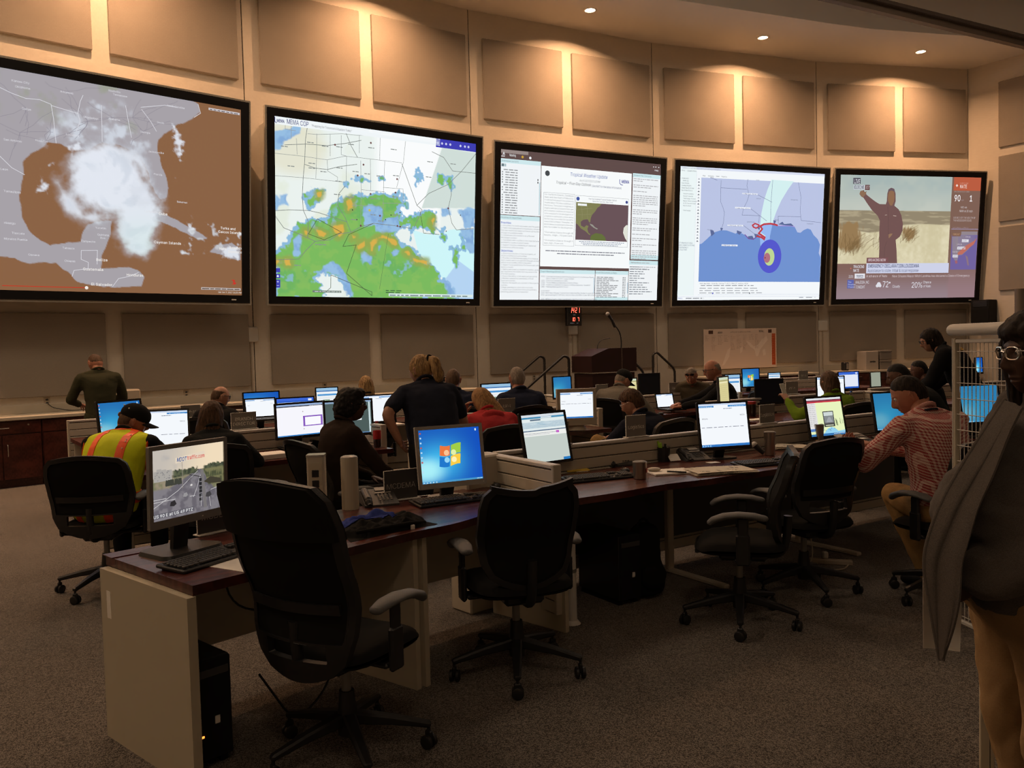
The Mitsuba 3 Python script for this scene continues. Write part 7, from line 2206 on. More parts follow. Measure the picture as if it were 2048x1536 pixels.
mat('checked_shirt', proc(check_fn), rough=0.9, spec=0.1)
def head_mesh(sub=4, jaw=1.0, nose=1.0, wide=1.0, female=False):
    """A head looking along +y, the skull's centre at the origin."""
    m = trimesh.creation.icosphere(subdivisions=sub)
    d = np.array(m.vertices)
    x, y, z = d.T
    v = d * np.array([0.074 * wide, 0.095, 0.112])
    low = np.clip(-z, 0, 1)
    v[:, 0] *= 1 - 0.30 * low ** 1.3 * (1.05 if female else 0.9)
    fr = np.clip(y, 0, 1)
    v[:, 1] -= 0.012 * low * (1 - fr) * 1.4                       # nape
    v[:, 1] += 0.016 * np.clip(-z - .25, 0, 1) * fr * jaw         # chin forward
    v[:, 2] -= 0.012 * np.clip(-z, 0, 1) * fr * jaw
    v[:, 1] -= 0.010 * np.clip(fr - .75, 0, 1) * 4 * (np.abs(x) < 2)  # flatter face
    X, Z = v[:, 0], v[:, 2]
    g = lambda cx, cz, sx, sz: np.exp(-((X - cx) / sx) ** 2 - ((Z - cz) / sz) ** 2) * (y > 0.1)
    no = g(0, -.022, .0115, .020) * 0.024 + g(0, .004, .008, .020) * 0.012 + (g(.010, -.030, .008, .008) + g(-.010, -.030, .008, .008)) * 0.007
    br = (g(.03, .030, .024, .009) + g(-.03, .030, .024, .009)) * 0.005
    so = (g(.031, .014, .014, .010) + g(-.031, .014, .014, .010)) * -0.008
    li = g(0, -.056, .020, .0055) * 0.006 + g(0, -.068, .018, .006) * 0.006 - g(0, -.0615, .022, .0025) * 0.004
    ch = g(0, -.098, .022, .014) * 0.008
    ck = (g(.042, -.02, .018, .022) + g(-.042, -.02, .018, .022)) * 0.004
    v[:, 1] += no * nose + br + so + li + ch + ck
    return trimesh.Trimesh(v, m.faces, process=False), d


def ears():
    out = []
    for s in (-1, 1):
        R_ = rot(rz=s * -22, ry=s * 8)
        e = hull(ell((s * .079, -.006, .006), (.006, .017, .020), R_, 14), ell((s * .074, -.002, -.022), (.006, .010, .014), R_, 14))
        e = e - ell((s * .089, .000, .002), (.006, .009, .013), R_, 12)
        out.append(e)
    return out


def hand(wrist, fdir, pnorm, thumb, curl=35.0, spread=6.0, scale=1.0):
    """A hand from the wrist along fdir; pnorm points out of the palm; thumb = +1 or -1 along cross(fdir, pnorm)."""
    f = np.array(fdir, float) / np.linalg.norm(fdir)
    p = np.array(pnorm, float)
    p = p - f * (p @ f)
    p /= np.linalg.norm(p) + 1e-9
    s = np.cross(f, p) * thumb
    L = lambda a, b, c: np.array(wrist) + scale * (f * a + s * b + p * c)
    bones = [hull(*[ball(L(a, b, 0), r * scale) for a, b, r in ((.005, .018, .016), (.005, -.018, .016), (.085, .033, .012), (.085, -.033, .012))])]
    for i, (b, ln) in enumerate(((.032, .070), (.011, .080), (-.011, .074), (-.031, .058))):
        pt, ang, r = L(.086, b, 0), 0.0, .0095
        sp = math.radians(spread * (1.5 - i))
        for j, q in enumerate((.45, .30, .25)):
            ang += math.radians(curl * (.8, 1.0, .7)[j])
            dirv = (f * math.cos(sp) + s * math.sin(sp)) * math.cos(ang) + p * math.sin(ang)
            nx = pt + dirv * ln * q * scale
            bones.append(limb(pt, nx, r * scale, (r - .0012) * scale))
            pt, r = nx, r - .0012
    t0, t1 = L(.022, .026, .006), L(.052, .058, .016)
    t2 = t1 + scale * (f * .026 + s * .006 + p * .012)
    bones += [limb(t0, t1, .014 * scale, .0115 * scale), limb(t1, t2, .0112 * scale, .009 * scale)]
    return bones


def two_bone(a, h, l1, l2, pole):
    """The elbow between shoulder a and wrist h; returns (elbow, wrist within reach)."""
    a, h = np.array(a, float), np.array(h, float)
    v = h - a
    D = min(np.linalg.norm(v), (l1 + l2) * 0.995)
    u = v / (np.linalg.norm(v) + 1e-9)
    h = a + u * D
    x = (l1 ** 2 - l2 ** 2 + D * D) / (2 * D)
    r = math.sqrt(max(l1 ** 2 - x * x, 0))
    p = np.array(pole, float) - u * (np.array(pole, float) @ u)
    return a + u * x + p / (np.linalg.norm(p) + 1e-9) * r, h


PEOPLE = {}


def person(who, label, head, face, seat=0.51, lean=10.0, curl=8.0, side=0.0, twist=0.0, hy=0.0, hp=0.0, hr=0.0, s=1.0, bulk=1.0, belly=0.0, skin_='skin_fair', top='cloth_navy', pants='cloth_black',
           sleeve='long', lh=None, rh=None, lp=(-1, -.6, -.6), rp=(1, -.6, -.6), lhand=None, rhand=None, knees=None, ankles=None, female=False, fine=0.022, sub=4, fold=0.016, hem=None, thigh=1.0, shoes='black_matte', collar=True, legs=True, thick=0.0, topname='shirt'):
    """A figure facing +y of its own frame; head: where the head's centre is to stand in the room (x, y, z)."""
    standing = seat is None
    pz = 0.93 * s if standing else seat + 0.085
    tw = rot(rz=twist)
    up = lambda a, b=side: rot(rx=-a, ry=b) @ np.array([0, 0, 1.0])
    P = np.array([0, 0, pz])
    Wp = P + 0.15 * s * up(lean * .6)
    C = Wp + 0.20 * s * up(lean)
    N = C + 0.155 * s * up(lean + curl)
    rt_ = rot(ry=side) @ tw @ np.array([1.0, 0, 0])
    hd = up(lean * .6 + curl + hp * .35 + 8)
    Hc = N + hd * 0.155 * s + rot(rz=hy) @ np.array([0, .012, 0])
    sh = 0.178 * s * (0.92 if female else 1.0) * (0.5 + 0.5 * bulk)
    S = {k: N - 0.055 * s * up(lean + curl) + rt_ * sh * g for k, g in (('l', -1), ('r', 1))}
    dx, dy = -Hc[0], -Hc[1]
    zerr = Hc[2] - head[2]
    th = math.radians(face - 90)
    cx, sx = math.cos(th), math.sin(th)
    base = np.array([head[0] - (cx * Hc[0] - sx * Hc[1]), head[1] - (sx * Hc[0] + cx * Hc[1])])
    M = mtx((base[0], base[1], 0), face - 90)
    key = thing('person', label, 'person')
    PEOPLE[who] = (base, face, zerr)
    Rh = rot(rz=hy, rx=-hp, ry=hr)
    Hm = np.eye(4)
    Hm[:3, :3] = Rh * s
    Hm[:3, 3] = Hc
    Rt = rot(rx=-lean, ry=side) @ tw
    Ru = rot(rx=-(lean + curl * .5), ry=side) @ tw
    b_ = bulk

    def torso(d):
        pel = ell(P + [0, 0, .0], (.158 * b_ * s + d, (.118 + belly * .5) * s + d, .115 * s + d), rot(rx=-lean * .3))
        wai = ell(Wp + rot(rx=-lean * .6) @ np.array([0, belly * .5, 0]), ((.138 + belly * .35) * b_ * s + d, (.104 + belly) * s + d, .12 * s + d), Rt)
        che = ell(C, (.158 * b_ * s + d, (.112 * (1.04 if female else 1)) * s + d, .155 * s + d), Ru)
        shl = hull(*[ball(S[k] - Ru @ np.array([0, 0, .01]) + (N - S[k]) * .12, .058 * s + d) for k in 'lr'], ell(C + Ru @ np.array([0, 0, .04]), (.12 * b_ * s + d, .10 * s + d, .09 * s + d), Ru))
        trap = hull(ball(N + up(lean + curl) * .015, .058 * s + d * .5), *[ball(S[k] + (N - S[k]) * .22 + Ru @ np.array([0, 0, .012]), .044 * s + d) for k in 'lr'])
        out = [hull(pel, wai), hull(wai, che), hull(che, shl), trap]
        if female:
            out += [ell(C + Ru @ np.array([g * .075 * s, .085 * s, -.03 * s]), (.062 * s + d, .052 * s + d, .062 * s + d)) for g in (-1, 1)]
        return out

    arms = {}
    for k, tgt, pole, g in (('l', lh, lp, -1), ('r', rh, rp, 1)):
        if tgt is None:
            tgt = S[k] + np.array([g * .06, .10, -.50 * s]) if standing else np.array([g * .17, .30, pz + .10])
        E, Hn = two_bone(S[k], tgt, .285 * s, .255 * s, pole)
        arms[k] = (S[k], E, Hn)
    parts = torso(-0.012)
    parts.append(limb(N - up(lean + curl) * .02, Hc + Rh @ np.array([0, -.022, -.05]) * s, .056 * s * (0.9 if female else 1.05), .054 * s * (0.9 if female else 1.05)))
    au = .052 * s * (0.6 + 0.4 * b_) * (0.88 if female else 1)
    for k in 'lr':
        a, e, h = arms[k]
        parts += [limb(a, e, au, .042 * s), limb(e, e + (h - e) * .3, .042 * s, .041 * s), limb(e + (h - e) * .3, h, .041 * s, .027 * s)]
    lg = []
    for g in (-1, 1):
        i = 0 if g < 0 else 1
        hip = P + np.array([g * .090 * s * b_, 0, -.02])
        if standing:
            kn = np.array([g * .10 * s, .03, .50 * s]) if knees is None else np.array(knees[i])
            an = np.array([g * .10 * s, -.03, .085]) if ankles is None else np.array(ankles[i])
        else:
            kn = np.array([g * .15, .43 * s, pz + .0]) if knees is None else np.array(knees[i])
            an = np.array([g * .14, .40 * s, .09]) if ankles is None else np.array(ankles[i])
        lg.append((hip, kn, an, g))
    rtB = .083 * s * (0.5 + 0.5 * b_) * thigh

    def leg(d):
        out = []
        for hip, kn, an, g in lg:
            out += [limb(hip, kn, rtB + d, .060 * s + d), limb(kn, kn + (an - kn) * .3, .058 * s + d, .056 * s + d), limb(kn + (an - kn) * .3, an, .056 * s + d, .042 * s + d)]
        return out
    parts += leg(-0.012)
    body = soft(union(parts), max(fine, .028), 6)
    body = tri(man(body).simplify(.0012))
    hm, d0 = head_mesh(sub, female=female, wide=0.97 if female else 1.03)
    solid = [man(body), man(tf(hm, Hm)), *[e.transform(Hm[:3]) for e in ears()]]
    for k, g, hh in (('l', -1, lhand), ('r', 1, rhand)):
        a, e, h = arms[k]
        fd = (h - e) if not hh or hh[0] is None else np.array(hh[0], float)
        pn = np.array([0, 0, -1.0]) if not hh or hh[1] is None else np.array(hh[1], float)
        cu = 38 if not hh or len(hh) < 3 else hh[2]
        th_ = 1 if np.cross(fd, pn) @ np.array([-g, 0, 0]) > 0 else -1
        if hh and len(hh) > 3:
            th_ = hh[3]
        hs = soft(union(hand(h, fd, pn, th_, cu, scale=s * (0.9 if female else 1.0))), 0.007, 3)
        solid.append(man(hs).simplify(.0004))
    add(key + '__body', tri(union(solid)), skin_, 55, M=M)
    # clothes
    d = 0.006 + thick
    tp = torso(d)
    for k in 'lr':
        a, e, h = arms[k]
        if sleeve == 'long':
            w_ = e + (h - e) * 0.94
            tp += [limb(a, e, au + .010 + d, .048 * s + d), limb(e, w_, .048 * s + d, .035 * s + d * .8)]
        elif sleeve == 'short':
            tp += [limb(a, a + (e - a) * .72, au + .010 + d, .053 * s + d)]
        elif sleeve == 'rolled':
            tp += [limb(a, e, au + .010 + d, .048 * s + d), limb(e, e + (h - e) * .8, .048 * s + d, .042 * s + d)]
    tp = union(tp)
    if hem:
        tp = tp.trim_by_plane((0, 0, 1), hem)
    shirt = soft(tp, fine, 6, fold, sum(map(ord, who)) % 17, (1, 1, 1.5))
    if top == 'checked_shirt':
        v = np.array(shirt.vertices)
        uv = np.c_[v[:, 0] + v[:, 1] * .55, v[:, 2] - v[:, 1] * .35]
        dd = mikit.ply(shirt, top, smooth=True, uv=uv)
        dd['to_world'] = T4(M.tolist())
        scene[f'{key}__{topname}'] = dd
    else:
        add(f'{key}__{topname}', shirt, top, 60, M=M)
    if collar:
        ring = tube([N + up(lean + curl) * .03 + rot(rx=-(lean + curl + 12)) @ np.array([.064 * s * math.cos(q), .064 * s * math.sin(q) * 1.05, .010]) for q in np.linspace(-pi * .62, pi * 1.62 - .5, 22)], .013 * s, 8)
        add(f'{key}__collar', ring, top if top != 'checked_shirt' else 'checked_shirt', 60, M=M)
    if legs:
        pp = [ell(P, (.160 * b_ * s + d, (.120 + belly * .4) * s + d, .118 * s + d))] + leg(.010)
        add(key + '__trousers', soft(union(pp), fine * 1.1, 5, fold, 3, (1, 1, .7)), pants, 60, M=M)
        for hip, kn, an, g in lg:
            f_ = np.array([g * .03, .16, 0])
            sh_ = hull(ball(an + [0, -.03, -.035], .046), ball(an + f_ * .5 + [0, 0, -.045], .042), ball(an + f_ + [0, 0, -.052], .034))
            lo = an[2] - .085
            add(part_key(key, 'shoe'), soft(sh_, .02, 3), shoes, 60, M=M)
    return key, M, Hm, dict(N=N, C=C, P=P, W=Wp, S=S, arms=arms, Ru=Ru, up=up(lean + curl), Hc=Hc, Rh=Rh, torso=torso, s=s, fine=fine)


def hair_cap(key, M, Hm, m_, kind='short', lift=0.010, sub=4, name='hair', line=0.035, bald=None):
    """Close-cropped or fuller hair as a shell over the skull."""
    hm, d = head_mesh(sub)
    v = np.array(hm.vertices)
    n = np.array(hm.vertex_normals)
    x, y, z = v.T
    front = line + 0.035 * np.clip(y / .09, -1, 1) + 0.0 * x
    low = np.where(y > 0.02, front + .012 * np.cos(x / .07 * 3.1), np.where(y > -.03, -.005 + (y + .03) * .8, -.062 if kind != 'crop' else -.05))
    msk = np.clip((z - low) / 0.012 + 0.5, 0, 1)
    if bald == 'top':
        msk = msk * np.clip((0.066 - z) / 0.02 + .5, 0, 1)
    nz_ = meshkit.fbm(v * np.array([90, 90, 22.0]), 3, 3) - 0.5
    h = lift * (0.75 + 0.9 * nz_) * msk * (1.0 if kind == 'full' else np.clip((z - low) / .05, .18, 1)) - 0.012 * (1 - msk)
    if kind == 'full':
        h = h + msk * 0.012 * np.clip(z / .1 + .4, 0, 1)
    add(f'{key}__{name}', tf(trimesh.Trimesh(v + n * h[:, None], hm.faces, process=False), Hm), m_, 60, M=M)


def groom(m, l=0.012, it=4, amp=0.010, seed=1, freq=(70, 70, 6.0)):
    q = tri(m.refine_to_length(l))
    trimesh.smoothing.filter_taubin(q, lamb=0.6, nu=-0.62, iterations=it)
    v, n = np.array(q.vertices), np.array(q.vertex_normals)
    f = meshkit.fbm(v * np.array(freq), 3, seed) - 0.5
    return trimesh.Trimesh(v + n * (f * amp * 2)[:, None], q.faces, process=False)


def long_hair(key, M, Hm, m_, drop=0.28, wide=0.085, back=-0.06, seed=1, front=True, flare=1.0):
    """Long loose hair: a cap over the skull and a fall of strands behind and beside it."""
    hull1 = hull(ell((0, -.012, .018), (.086, .104, .112)), ell((0, -.05, -.06), (wide, .070, .09)))
    hull2 = hull(ell((0, -.05, -.06), (wide, .066, .09)), ell((0, back - .02, -.12 - drop * .5), (wide * 1.12 * flare, .052, .06)))
    hull3 = hull(ell((0, back - .02, -.12 - drop * .5), (wide * 1.12 * flare, .052, .06)), ell((0, back - .025, -.10 - drop), (wide * .95 * flare, .030, .03)))
    m = union([hull1, hull2, hull3])
    if front:
        m = m - hull(ell((0, .095, -.015), (.056, .062, .075)), ell((0, .12, -.10), (.075, .07, .12)))
    add(key + '__hair', tf(groom(m, seed=seed), Hm), m_, 60, M=M)


def cap_hat(key, M, Hm, m_, badge=True, strap=True):
    dome = ell((0, -.004, .046), (.084, .103, .082), None, 40) ^ MF.cube((.4, .4, .3), True).translate((0, 0, .15 + .012))
    dome = dome.transform(np.c_[rot(rx=-6), np.zeros(3)])
    add(key + '__cap', tf(soft(dome, .014, 2), Hm), m_, 50, M=M)
    n = 15
    aa = np.linspace(-1, 1, n)
    rows = []
    for t in np.linspace(0, 1, 6):
        rows.append([(.078 * q * (1 - .10 * t), .085 * math.sqrt(max(1 - (.8 * q) ** 2, .05)) + .085 * t * (1 - .30 * q * q), .016 - .012 * t - .020 * q * q) for q in aa])
    add(key + '__cap_brim', tf(slab_sheet(np.array(rows), 0.005), Hm), m_, 50, M=M)
    if badge:
        for k, (a, z) in enumerate(((-150, .075), (-95, .092), (-40, .080), (-110, .045))):
            q = np.array([.074 * math.cos(math.radians(a)), .092 * math.sin(math.radians(a)), z])
            add(part_key(key + '__cap', 'eyelet'), tf(tri(ball(q, .006, 8)), Hm), 'letter_white', 40, M=M)
    if strap:
        add(key + '__cap__strap_opening', tf(tri(ell((-.035, -.098, .022), (.022, .010, .017), rot(rz=-20))), Hm), 'skin_tan', 40, M=M)


def spectacles(key, M, Hm, frame='black_plastic', lens=None, r=.0018, up_=0.0):
    T_ = mtx((0, 0, up_))
    fr = []
    for g in (-1, 1):
        q = np.linspace(0, 2 * pi, 20)
        fr.append(tube(np.c_[g * .032 + .024 * np.sign(np.cos(q)) * np.abs(np.cos(q)) ** .7, .100 - .010 * np.abs(g * .032 + .024 * np.cos(q)) / .05, .012 + .017 * np.sign(np.sin(q)) * np.abs(np.sin(q)) ** .7], r, 6))
        fr.append(tube([(g * .056, .092, .018), (g * .074, .070, .018), (g * .081, .0, .016), (g * .080, -.012, .006)], r, 6))
    fr.append(tube([(-.009, .102, .016), (0, .105, .019), (.009, .102, .016)], r, 6))
    k = add(key + '__glasses', tf(cat_(*fr), Hm @ T_), frame, 40, M=M)
    if lens:
        for g in (-1, 1):
            add(part_key(k, 'lens'), tf(tri(ell((g * .032, .0985, .012), (.023, .002, .016), rot(rz=-g * 12))), Hm @ T_), lens, 40, M=M)


def eyes(key, M, Hm, iris='black_plastic'):
    for g in (-1, 1):
        k = add(part_key(key, 'eye'), tf(tri(ball((g * .031, .0725, .0135), .0125, 14)), Hm), 'eye_white', 50, M=M)
        add(k + '__iris', tf(tri(ball((g * .031, .0805, .0125), .0058, 10)), Hm), iris, 50, M=M)


# --- the man in green at the counter
k, M, H, I = person('green', 'standing person in a dark green flight suit seen from behind at the wall counter', (-4.950, 9.957, 1.539), 128, seat=None, lean=6, curl=12, hp=38, hy=12, s=1.0, bulk=1.12, skin_='skin_ruddy', top='cloth_green', pants='cloth_green', lh=(-.16, .34, 1.06), rh=(.14, .36, 1.08), topname='flight_suit_top')
hair_cap(k, M, H, 'hair_mouse', 'crop', 0.004)
# --- the man in the safety vest
k, M, H, I = person('vest', 'seated person in a yellow and orange safety vest and black cap', (-2.757, 6.064, 1.105), 84, seat=0.50, lean=30, curl=14, hp=20, hy=-56, s=1.04, bulk=1.3, belly=.03, skin_='skin_ruddy', top='cloth_black', pants='cloth_black', lh=(-.10, .62, .80), rh=(.20, .60, .80), fine=.018, sub=5)
hair_cap(k, M, H, 'hair_mouse', 'crop', 0.006, 5)
cap_hat(k, M, H, 'cloth_black')
eyes(k, M, H)
vt = union(I['torso'](0.020))
slab = lambda x0, x1, z0=-1, z1=3: MF.cube((x1 - x0, 3, z1 - z0)).translate((x0, -1.5, z0))
side_cut = union([hull(ball(I['S'][q] + np.array([g * .075, .0, -.02]), .085), ball(I['S'][q] + np.array([g * .10, -.04, -.26]), .085)) for q, g in (('l', -1), ('r', 1))])
neck_cut = ball(I['N'] + I['up'] * .06 + [0, .03, 0], .095, 24)
vm = vt - side_cut - neck_cut
add(k + '__vest', soft(vm, .016, 3, .010, 4), 'vest_yellow', 50, M=M)
vo = union(I['torso'](0.024)) - side_cut - neck_cut
for g in (-1, 1):
    st_ = vo ^ slab(g * .105 - .026, g * .105 + .026)
    add(part_key(k + '__vest', 'stripe'), soft(st_, .02, 0, .008, 4), 'vest_orange', 40, M=M)
bnd = (vo ^ (union([hull(ball(I['S'][q] + np.array([g * .075, .0, -.02]), .098), ball(I['S'][q] + np.array([g * .10, -.04, -.26]), .098)) for q, g in (('l', -1), ('r', 1))] + [ball(I['N'] + I['up'] * .06 + [0, .03, 0], .108, 24)])))
add(part_key(k + '__vest', 'binding'), tri(bnd), 'vest_orange', 40, M=M)
add(part_key(k + '__vest', 'hem_band'), tri(union(I['torso'](0.026)) ^ slab(-1, 1, I['P'][2] + .03, I['P'][2] + .10)), 'vest_orange', 40, M=M)
for q in range(9):
    rd = random.Random(q)
    z = I['C'][2] + rd.uniform(-.08, .16)
    ray_o = np.array([.105 + rd.uniform(-.018, .018), -0.6, z])
    loc, _, _ = trimesh.Trimesh(*(lambda t_: (t_.vertices, t_.faces))(tri(vo))).ray.intersects_location([ray_o], [[0, 1.0, 0]], multiple_hits=False)
    if len(loc):
        add(part_key(k + '__vest', 'reflector'), tri(ball(loc[0], .006, 8)), 'vest_spark', 40, M=M)
# --- long haired woman
k, M, H, I = person('longhair', 'seated person with long brown hair in a dark jacket behind the traffic camera monitor', (-2.174, 6.035, 1.129), 112, lean=16, curl=12, hp=10, hy=-25, female=True, s=.93, skin_='skin_fair', top='cloth_charcoal', rh=(.22, .44, .80), lh=(-.12, .44, .80))
long_hair(k, M, H, 'hair_brown', .30, .098, -.055, 3, flare=1.1)
# --- bald man with glasses
k, M, H, I = person('glasses', 'seated balding person with glasses in a dark top, behind the long haired woman', (-2.985, 8.538, 1.131), 90, s=.95, lean=18, curl=6, hp=12, hy=-52, skin_='skin_fair', top='cloth_black', legs=True)
hair_cap(k, M, H, 'hair_mouse', 'crop', 0.006, bald='top')
spectacles(k, M, H, r=.0028)
# --- woman in the brown sweater
k, M, H, I = person('brown', 'seated person with short dark hair and glasses in a dark brown sweater', (-1.147, 5.939, 1.207), 42, seat=0.50, lean=6, curl=12, hp=0, hy=-30, s=1.0, bulk=1.12, belly=.03, female=True, skin_='skin_dark', top='cloth_brown', pants='cloth_black', rh=(.20, .40, .68), lh=(-.06, .34, .68), rhand=((.2, 1, -.3), (-1, 0, 0), 70), fine=.018, sub=5)
hair = union([hull(ell((0, -.014, .020), (.092, .106, .112)), ell((0, -.055, -.03), (.092, .075, .085))), ell((0, .045, .085), (.070, .055, .040))]) - hull(ell((0, .10, -.02), (.058, .060, .070)), ell((0, .12, -.10), (.075, .07, .10)), ell((0, .02, -.13), (.08, .06, .05)))
add(k + '__hair', tf(groom(hair, .010, 3, .012, 5, (46, 46, 46)), H), 'hair_black', 60, M=M)
spectacles(k, M, H, r=.0026)
eyes(k, M, H)
# --- standing woman with the pony tail
k, M, H, I = person('pony', 'standing person with a blond pony tail in navy, one hand on the hip', (-0.690, 6.347, 1.386), 112, seat=None, lean=30, curl=6, hp=14, hy=38, s=0.97, bulk=1.30, belly=.05, female=True, skin_='skin_fair', top='cloth_navy', pants='cloth_charcoal', sleeve='short', lh=(-.25, .06, .93), lp=(-1, -.7, .25), lhand=((.5, .85, -.3), (.8, -.3, .2), 22), rh=(.30, .42, .86), fine=.018)
hair = union([ell((0, -.012, .016), (.082, .103, .108)), hull(ell((0, -.095, .060), (.028, .028, .030)), ell((0, -.155, .030), (.036, .036, .04))), hull(ell((0, -.150, .030), (.042, .036, .04)), ell((.0, -.160, -.07), (.050, .032, .05)), ell((0, -.145, -.11), (.045, .022, .03)))]) - hull(ell((0, .095, -.02), (.060, .060, .085)), ell((0, .12, -.10), (.08, .09, .10)), ell((0, .06, -.10), (.09, .07, .05)))
add(k + '__hair', tf(groom(hair, .010, 3, .010, 6, (80, 60, 14.0)), H), 'hair_blond', 60, M=M)
add(k + '__hair__band', tf(tube([(.030 * math.cos(q), -.108 + .012 * math.cos(q) * 0, .062 + .030 * math.sin(q)) for q in np.linspace(0, 6.3, 16)], .007, 8), H), 'black_fabric', 40, M=M)
eyes(k, M, H)
# --- small heads beyond
k, M, H, I = person('blondtop', 'seated person with blond hair, only the back of the head in view', (-1.678, 9.590, 1.162), 112, s=.96, lean=10, hp=5, female=True, top='cloth_charcoal')
long_hair(k, M, H, 'hair_blond', .10, .088, -.05, 4)
k, M, H, I = person('redneck', 'seated person with cropped brown hair in a navy shirt just past the standing woman', (-0.638, 9.091, 1.187), 105, s=1.06, lean=10, hp=4, hy=-24, bulk=1.1, skin_='skin_ruddy', top='cloth_navy2')
hair_cap(k, M, H, 'hair_mouse', 'short', 0.006)
k, M, H, I = person('navy', 'seated person with short grey hair in a navy shirt seen from behind', (0.054, 8.893, 1.247), 112, lean=8, hp=2, bulk=1.15, s=1.06, skin_='skin_ruddy', top='cloth_navy2')
hair_cap(k, M, H, 'hair_grey', 'short', 0.008)
# --- red hoodie
k, M, H, I = person('red', 'seated person with blond hair in a bright red hoodie, head on hand', (-0.248, 6.985, 1.108), 112, lean=24, curl=14, hp=28, hy=10, hr=-14, s=1.0, female=True, bulk=1.12, skin_='skin_fair', top='cloth_red', pants='cloth_jeans', lh=(-.17, .34, 1.06), lp=(-1, .2, -1.0), rh=(.25, .46, .80), lhand=((.2, -.2, 1), (.7, -.6, 0), 35), fine=.018, thick=.006, topname='hoodie')
long_hair(k, M, H, 'hair_gold', .22, .098, -.050, 7, flare=1.15)
hd = hull(ell(I['N'] + np.array([0, -.09, .0]), (.11, .045, .06)), ell(I['N'] + np.array([0, -.13, -.12]), (.09, .04, .07)))
add(k + '__hoodie__hood', soft(hd, .015, 3, .03, 6), 'cloth_red', 60, M=M)
# --- man in grey with a cap
k, M, H, I = person('greycap', 'seated person in a grey shirt and dark cap in front of the lectern', (1.316, 9.892, 1.199), 62, lean=26, curl=12, hp=26, hy=-34, s=1.06, bulk=1.15, skin_='skin_fair', top='cloth_grey', lh=(-.05, .55, .80), rh=(.22, .52, .80))
hair_cap(k, M, H, 'hair_grey', 'crop', 0.006)
cap_hat(k, M, H, 'cloth_charcoal', badge=False, strap=False)
# --- young man reading
k, M, H, I = person('reader', 'seated person with thick brown hair in a dark sweater behind the logistics signs', (0.999, 6.984, 1.072), 128, seat=.45, lean=10, curl=16, hp=24, hy=30, s=.95, bulk=1.1, skin_='skin_fair', top='cloth_navy', pants='cloth_khaki', lh=(-.16, .42, .80), rh=(.06, .44, .80), knees=[(-.24, .40, .80), (.14, .45, .55)], ankles=[(.02, .60, .58), (.14, .42, .09)], fine=.018)
hair_cap(k, M, H, 'hair_brown', 'full', 0.014, 5, line=.028)
spectacles(k, M, H, 'steel', r=.002)
# --- man with sun glasses on the head
k, M, H, I = person('shades', 'seated person facing the camera in camouflage with dark glasses pushed up on cropped hair', (2.341, 10.889, 1.109), 262, lean=14, curl=12, hp=30, hy=-16, s=.97, bulk=1.2, skin_='skin_ruddy', top='cloth_camo', sub=5)
hair_cap(k, M, H, 'hair_grey', 'crop', 0.004)
spectacles(k, M, H, 'black_plastic', 'glass_dark', .003, .062)
eyes(k, M, H)
# --- bald man reaching to the laptop
k, M, H, I = person('bald', 'seated bald person with glasses in a black sweater reaching to the small laptop', (2.449, 10.193, 1.225), 172, lean=12, curl=10, hp=14, hy=10, s=1.08, bulk=1.15, belly=.03, skin_='skin_ruddy', top='cloth_black', pants='cloth_camo', lh=(-.12, .60, .84), rh=(.05, .62, .86))
spectacles(k, M, H, r=.0028)
hair_cap(k, M, H, 'hair_grey', 'crop', 0.003, bald='top')
# --- woman in green
k, M, H, I = person('lime', 'seated person with long brown hair in a lime green sweater holding up a phone', (3.102, 8.186, 1.097), 108, lean=14, curl=8, hp=2, hy=4, s=.93, female=True, bulk=1.1, skin_='skin_fair', top='cloth_lime', pants='cloth_jeans', lh=(-.36, .36, 1.02), lp=(-1, -.2, -1.2), rh=(.18, .40, .80))
long_hair(k, M, H, 'hair_mouse', .26, .094, -.050, 9, flare=1.05)
a_, e_, h_ = I['arms']['l']
ph = thing('mobile_phone', 'white mobile phone held up by the woman in green', 'phone')
PH = M @ mtx(h_ + np.array([.02, .07, .07]), 20) @ mtx(rx=-20)
add(ph + '__case', box(.07, .009, .14, (0, 0, -.05), .003), 'white_plastic', False, M=PH)
# --- leaning man in the dark jacket
k, M, H, I = person('jacket', 'person in a dark jacket hunched over a desk behind the checked shirt', (3.793, 8.193, 1.265), 150, lean=30, curl=10, hp=20, hy=10, s=1.14, bulk=1.25, skin_='skin_brown', top='cloth_charcoal', lh=(-.18, .62, .80), rh=(.26, .50, .80), thick=.012, topname='jacket')
hair_cap(k, M, H, 'hair_black', 'crop', 0.005)
# --- person in the lettered jacket
k, M, H, I = person('lettered', 'standing person with dark hair in a black jacket with gold letters on the back', (4.513, 9.001, 1.428), 142, seat=None, lean=26, curl=16, hp=20, hy=30, s=1.06, bulk=1.25, belly=.02, skin_='skin_fair', top='cloth_black', pants='cloth_black', lh=(-.10, .52, 1.02), rh=(.16, .50, .96), thick=.012, topname='jacket')
long_hair(k, M, H, 'hair_dark', .10, .090, -.05, 11)
spectacles(k, M, H, r=.0026)
bk = trimesh.Trimesh(*(lambda q: (q.vertices, q.faces))(tri(union(I['torso'](0.030)))))
v, f = text_tris('MEMA', True)
v = (v - [(v[:, 0].min() + v[:, 0].max()) / 2, 0]) * .075
pts = I['C'] + I['Ru'] @ np.array([0, 0, .06])
P3 = np.array([pts + I['Ru'] @ np.array([q[0], -.5, q[1]]) for q in v])
loc, ri, _ = bk.ray.intersects_location(P3, np.tile(I['Ru'] @ np.array([0, 1.0, 0]), (len(P3), 1)), multiple_hits=False)
if len(loc) == len(v):
    w3 = np.zeros((len(v), 3))
    w3[ri] = loc
    add(k + '__jacket__lettering', trimesh.Trimesh(w3 - I['Ru'] @ np.array([0, .004, 0]), f, process=False), 'letter_gold', False, M=M)
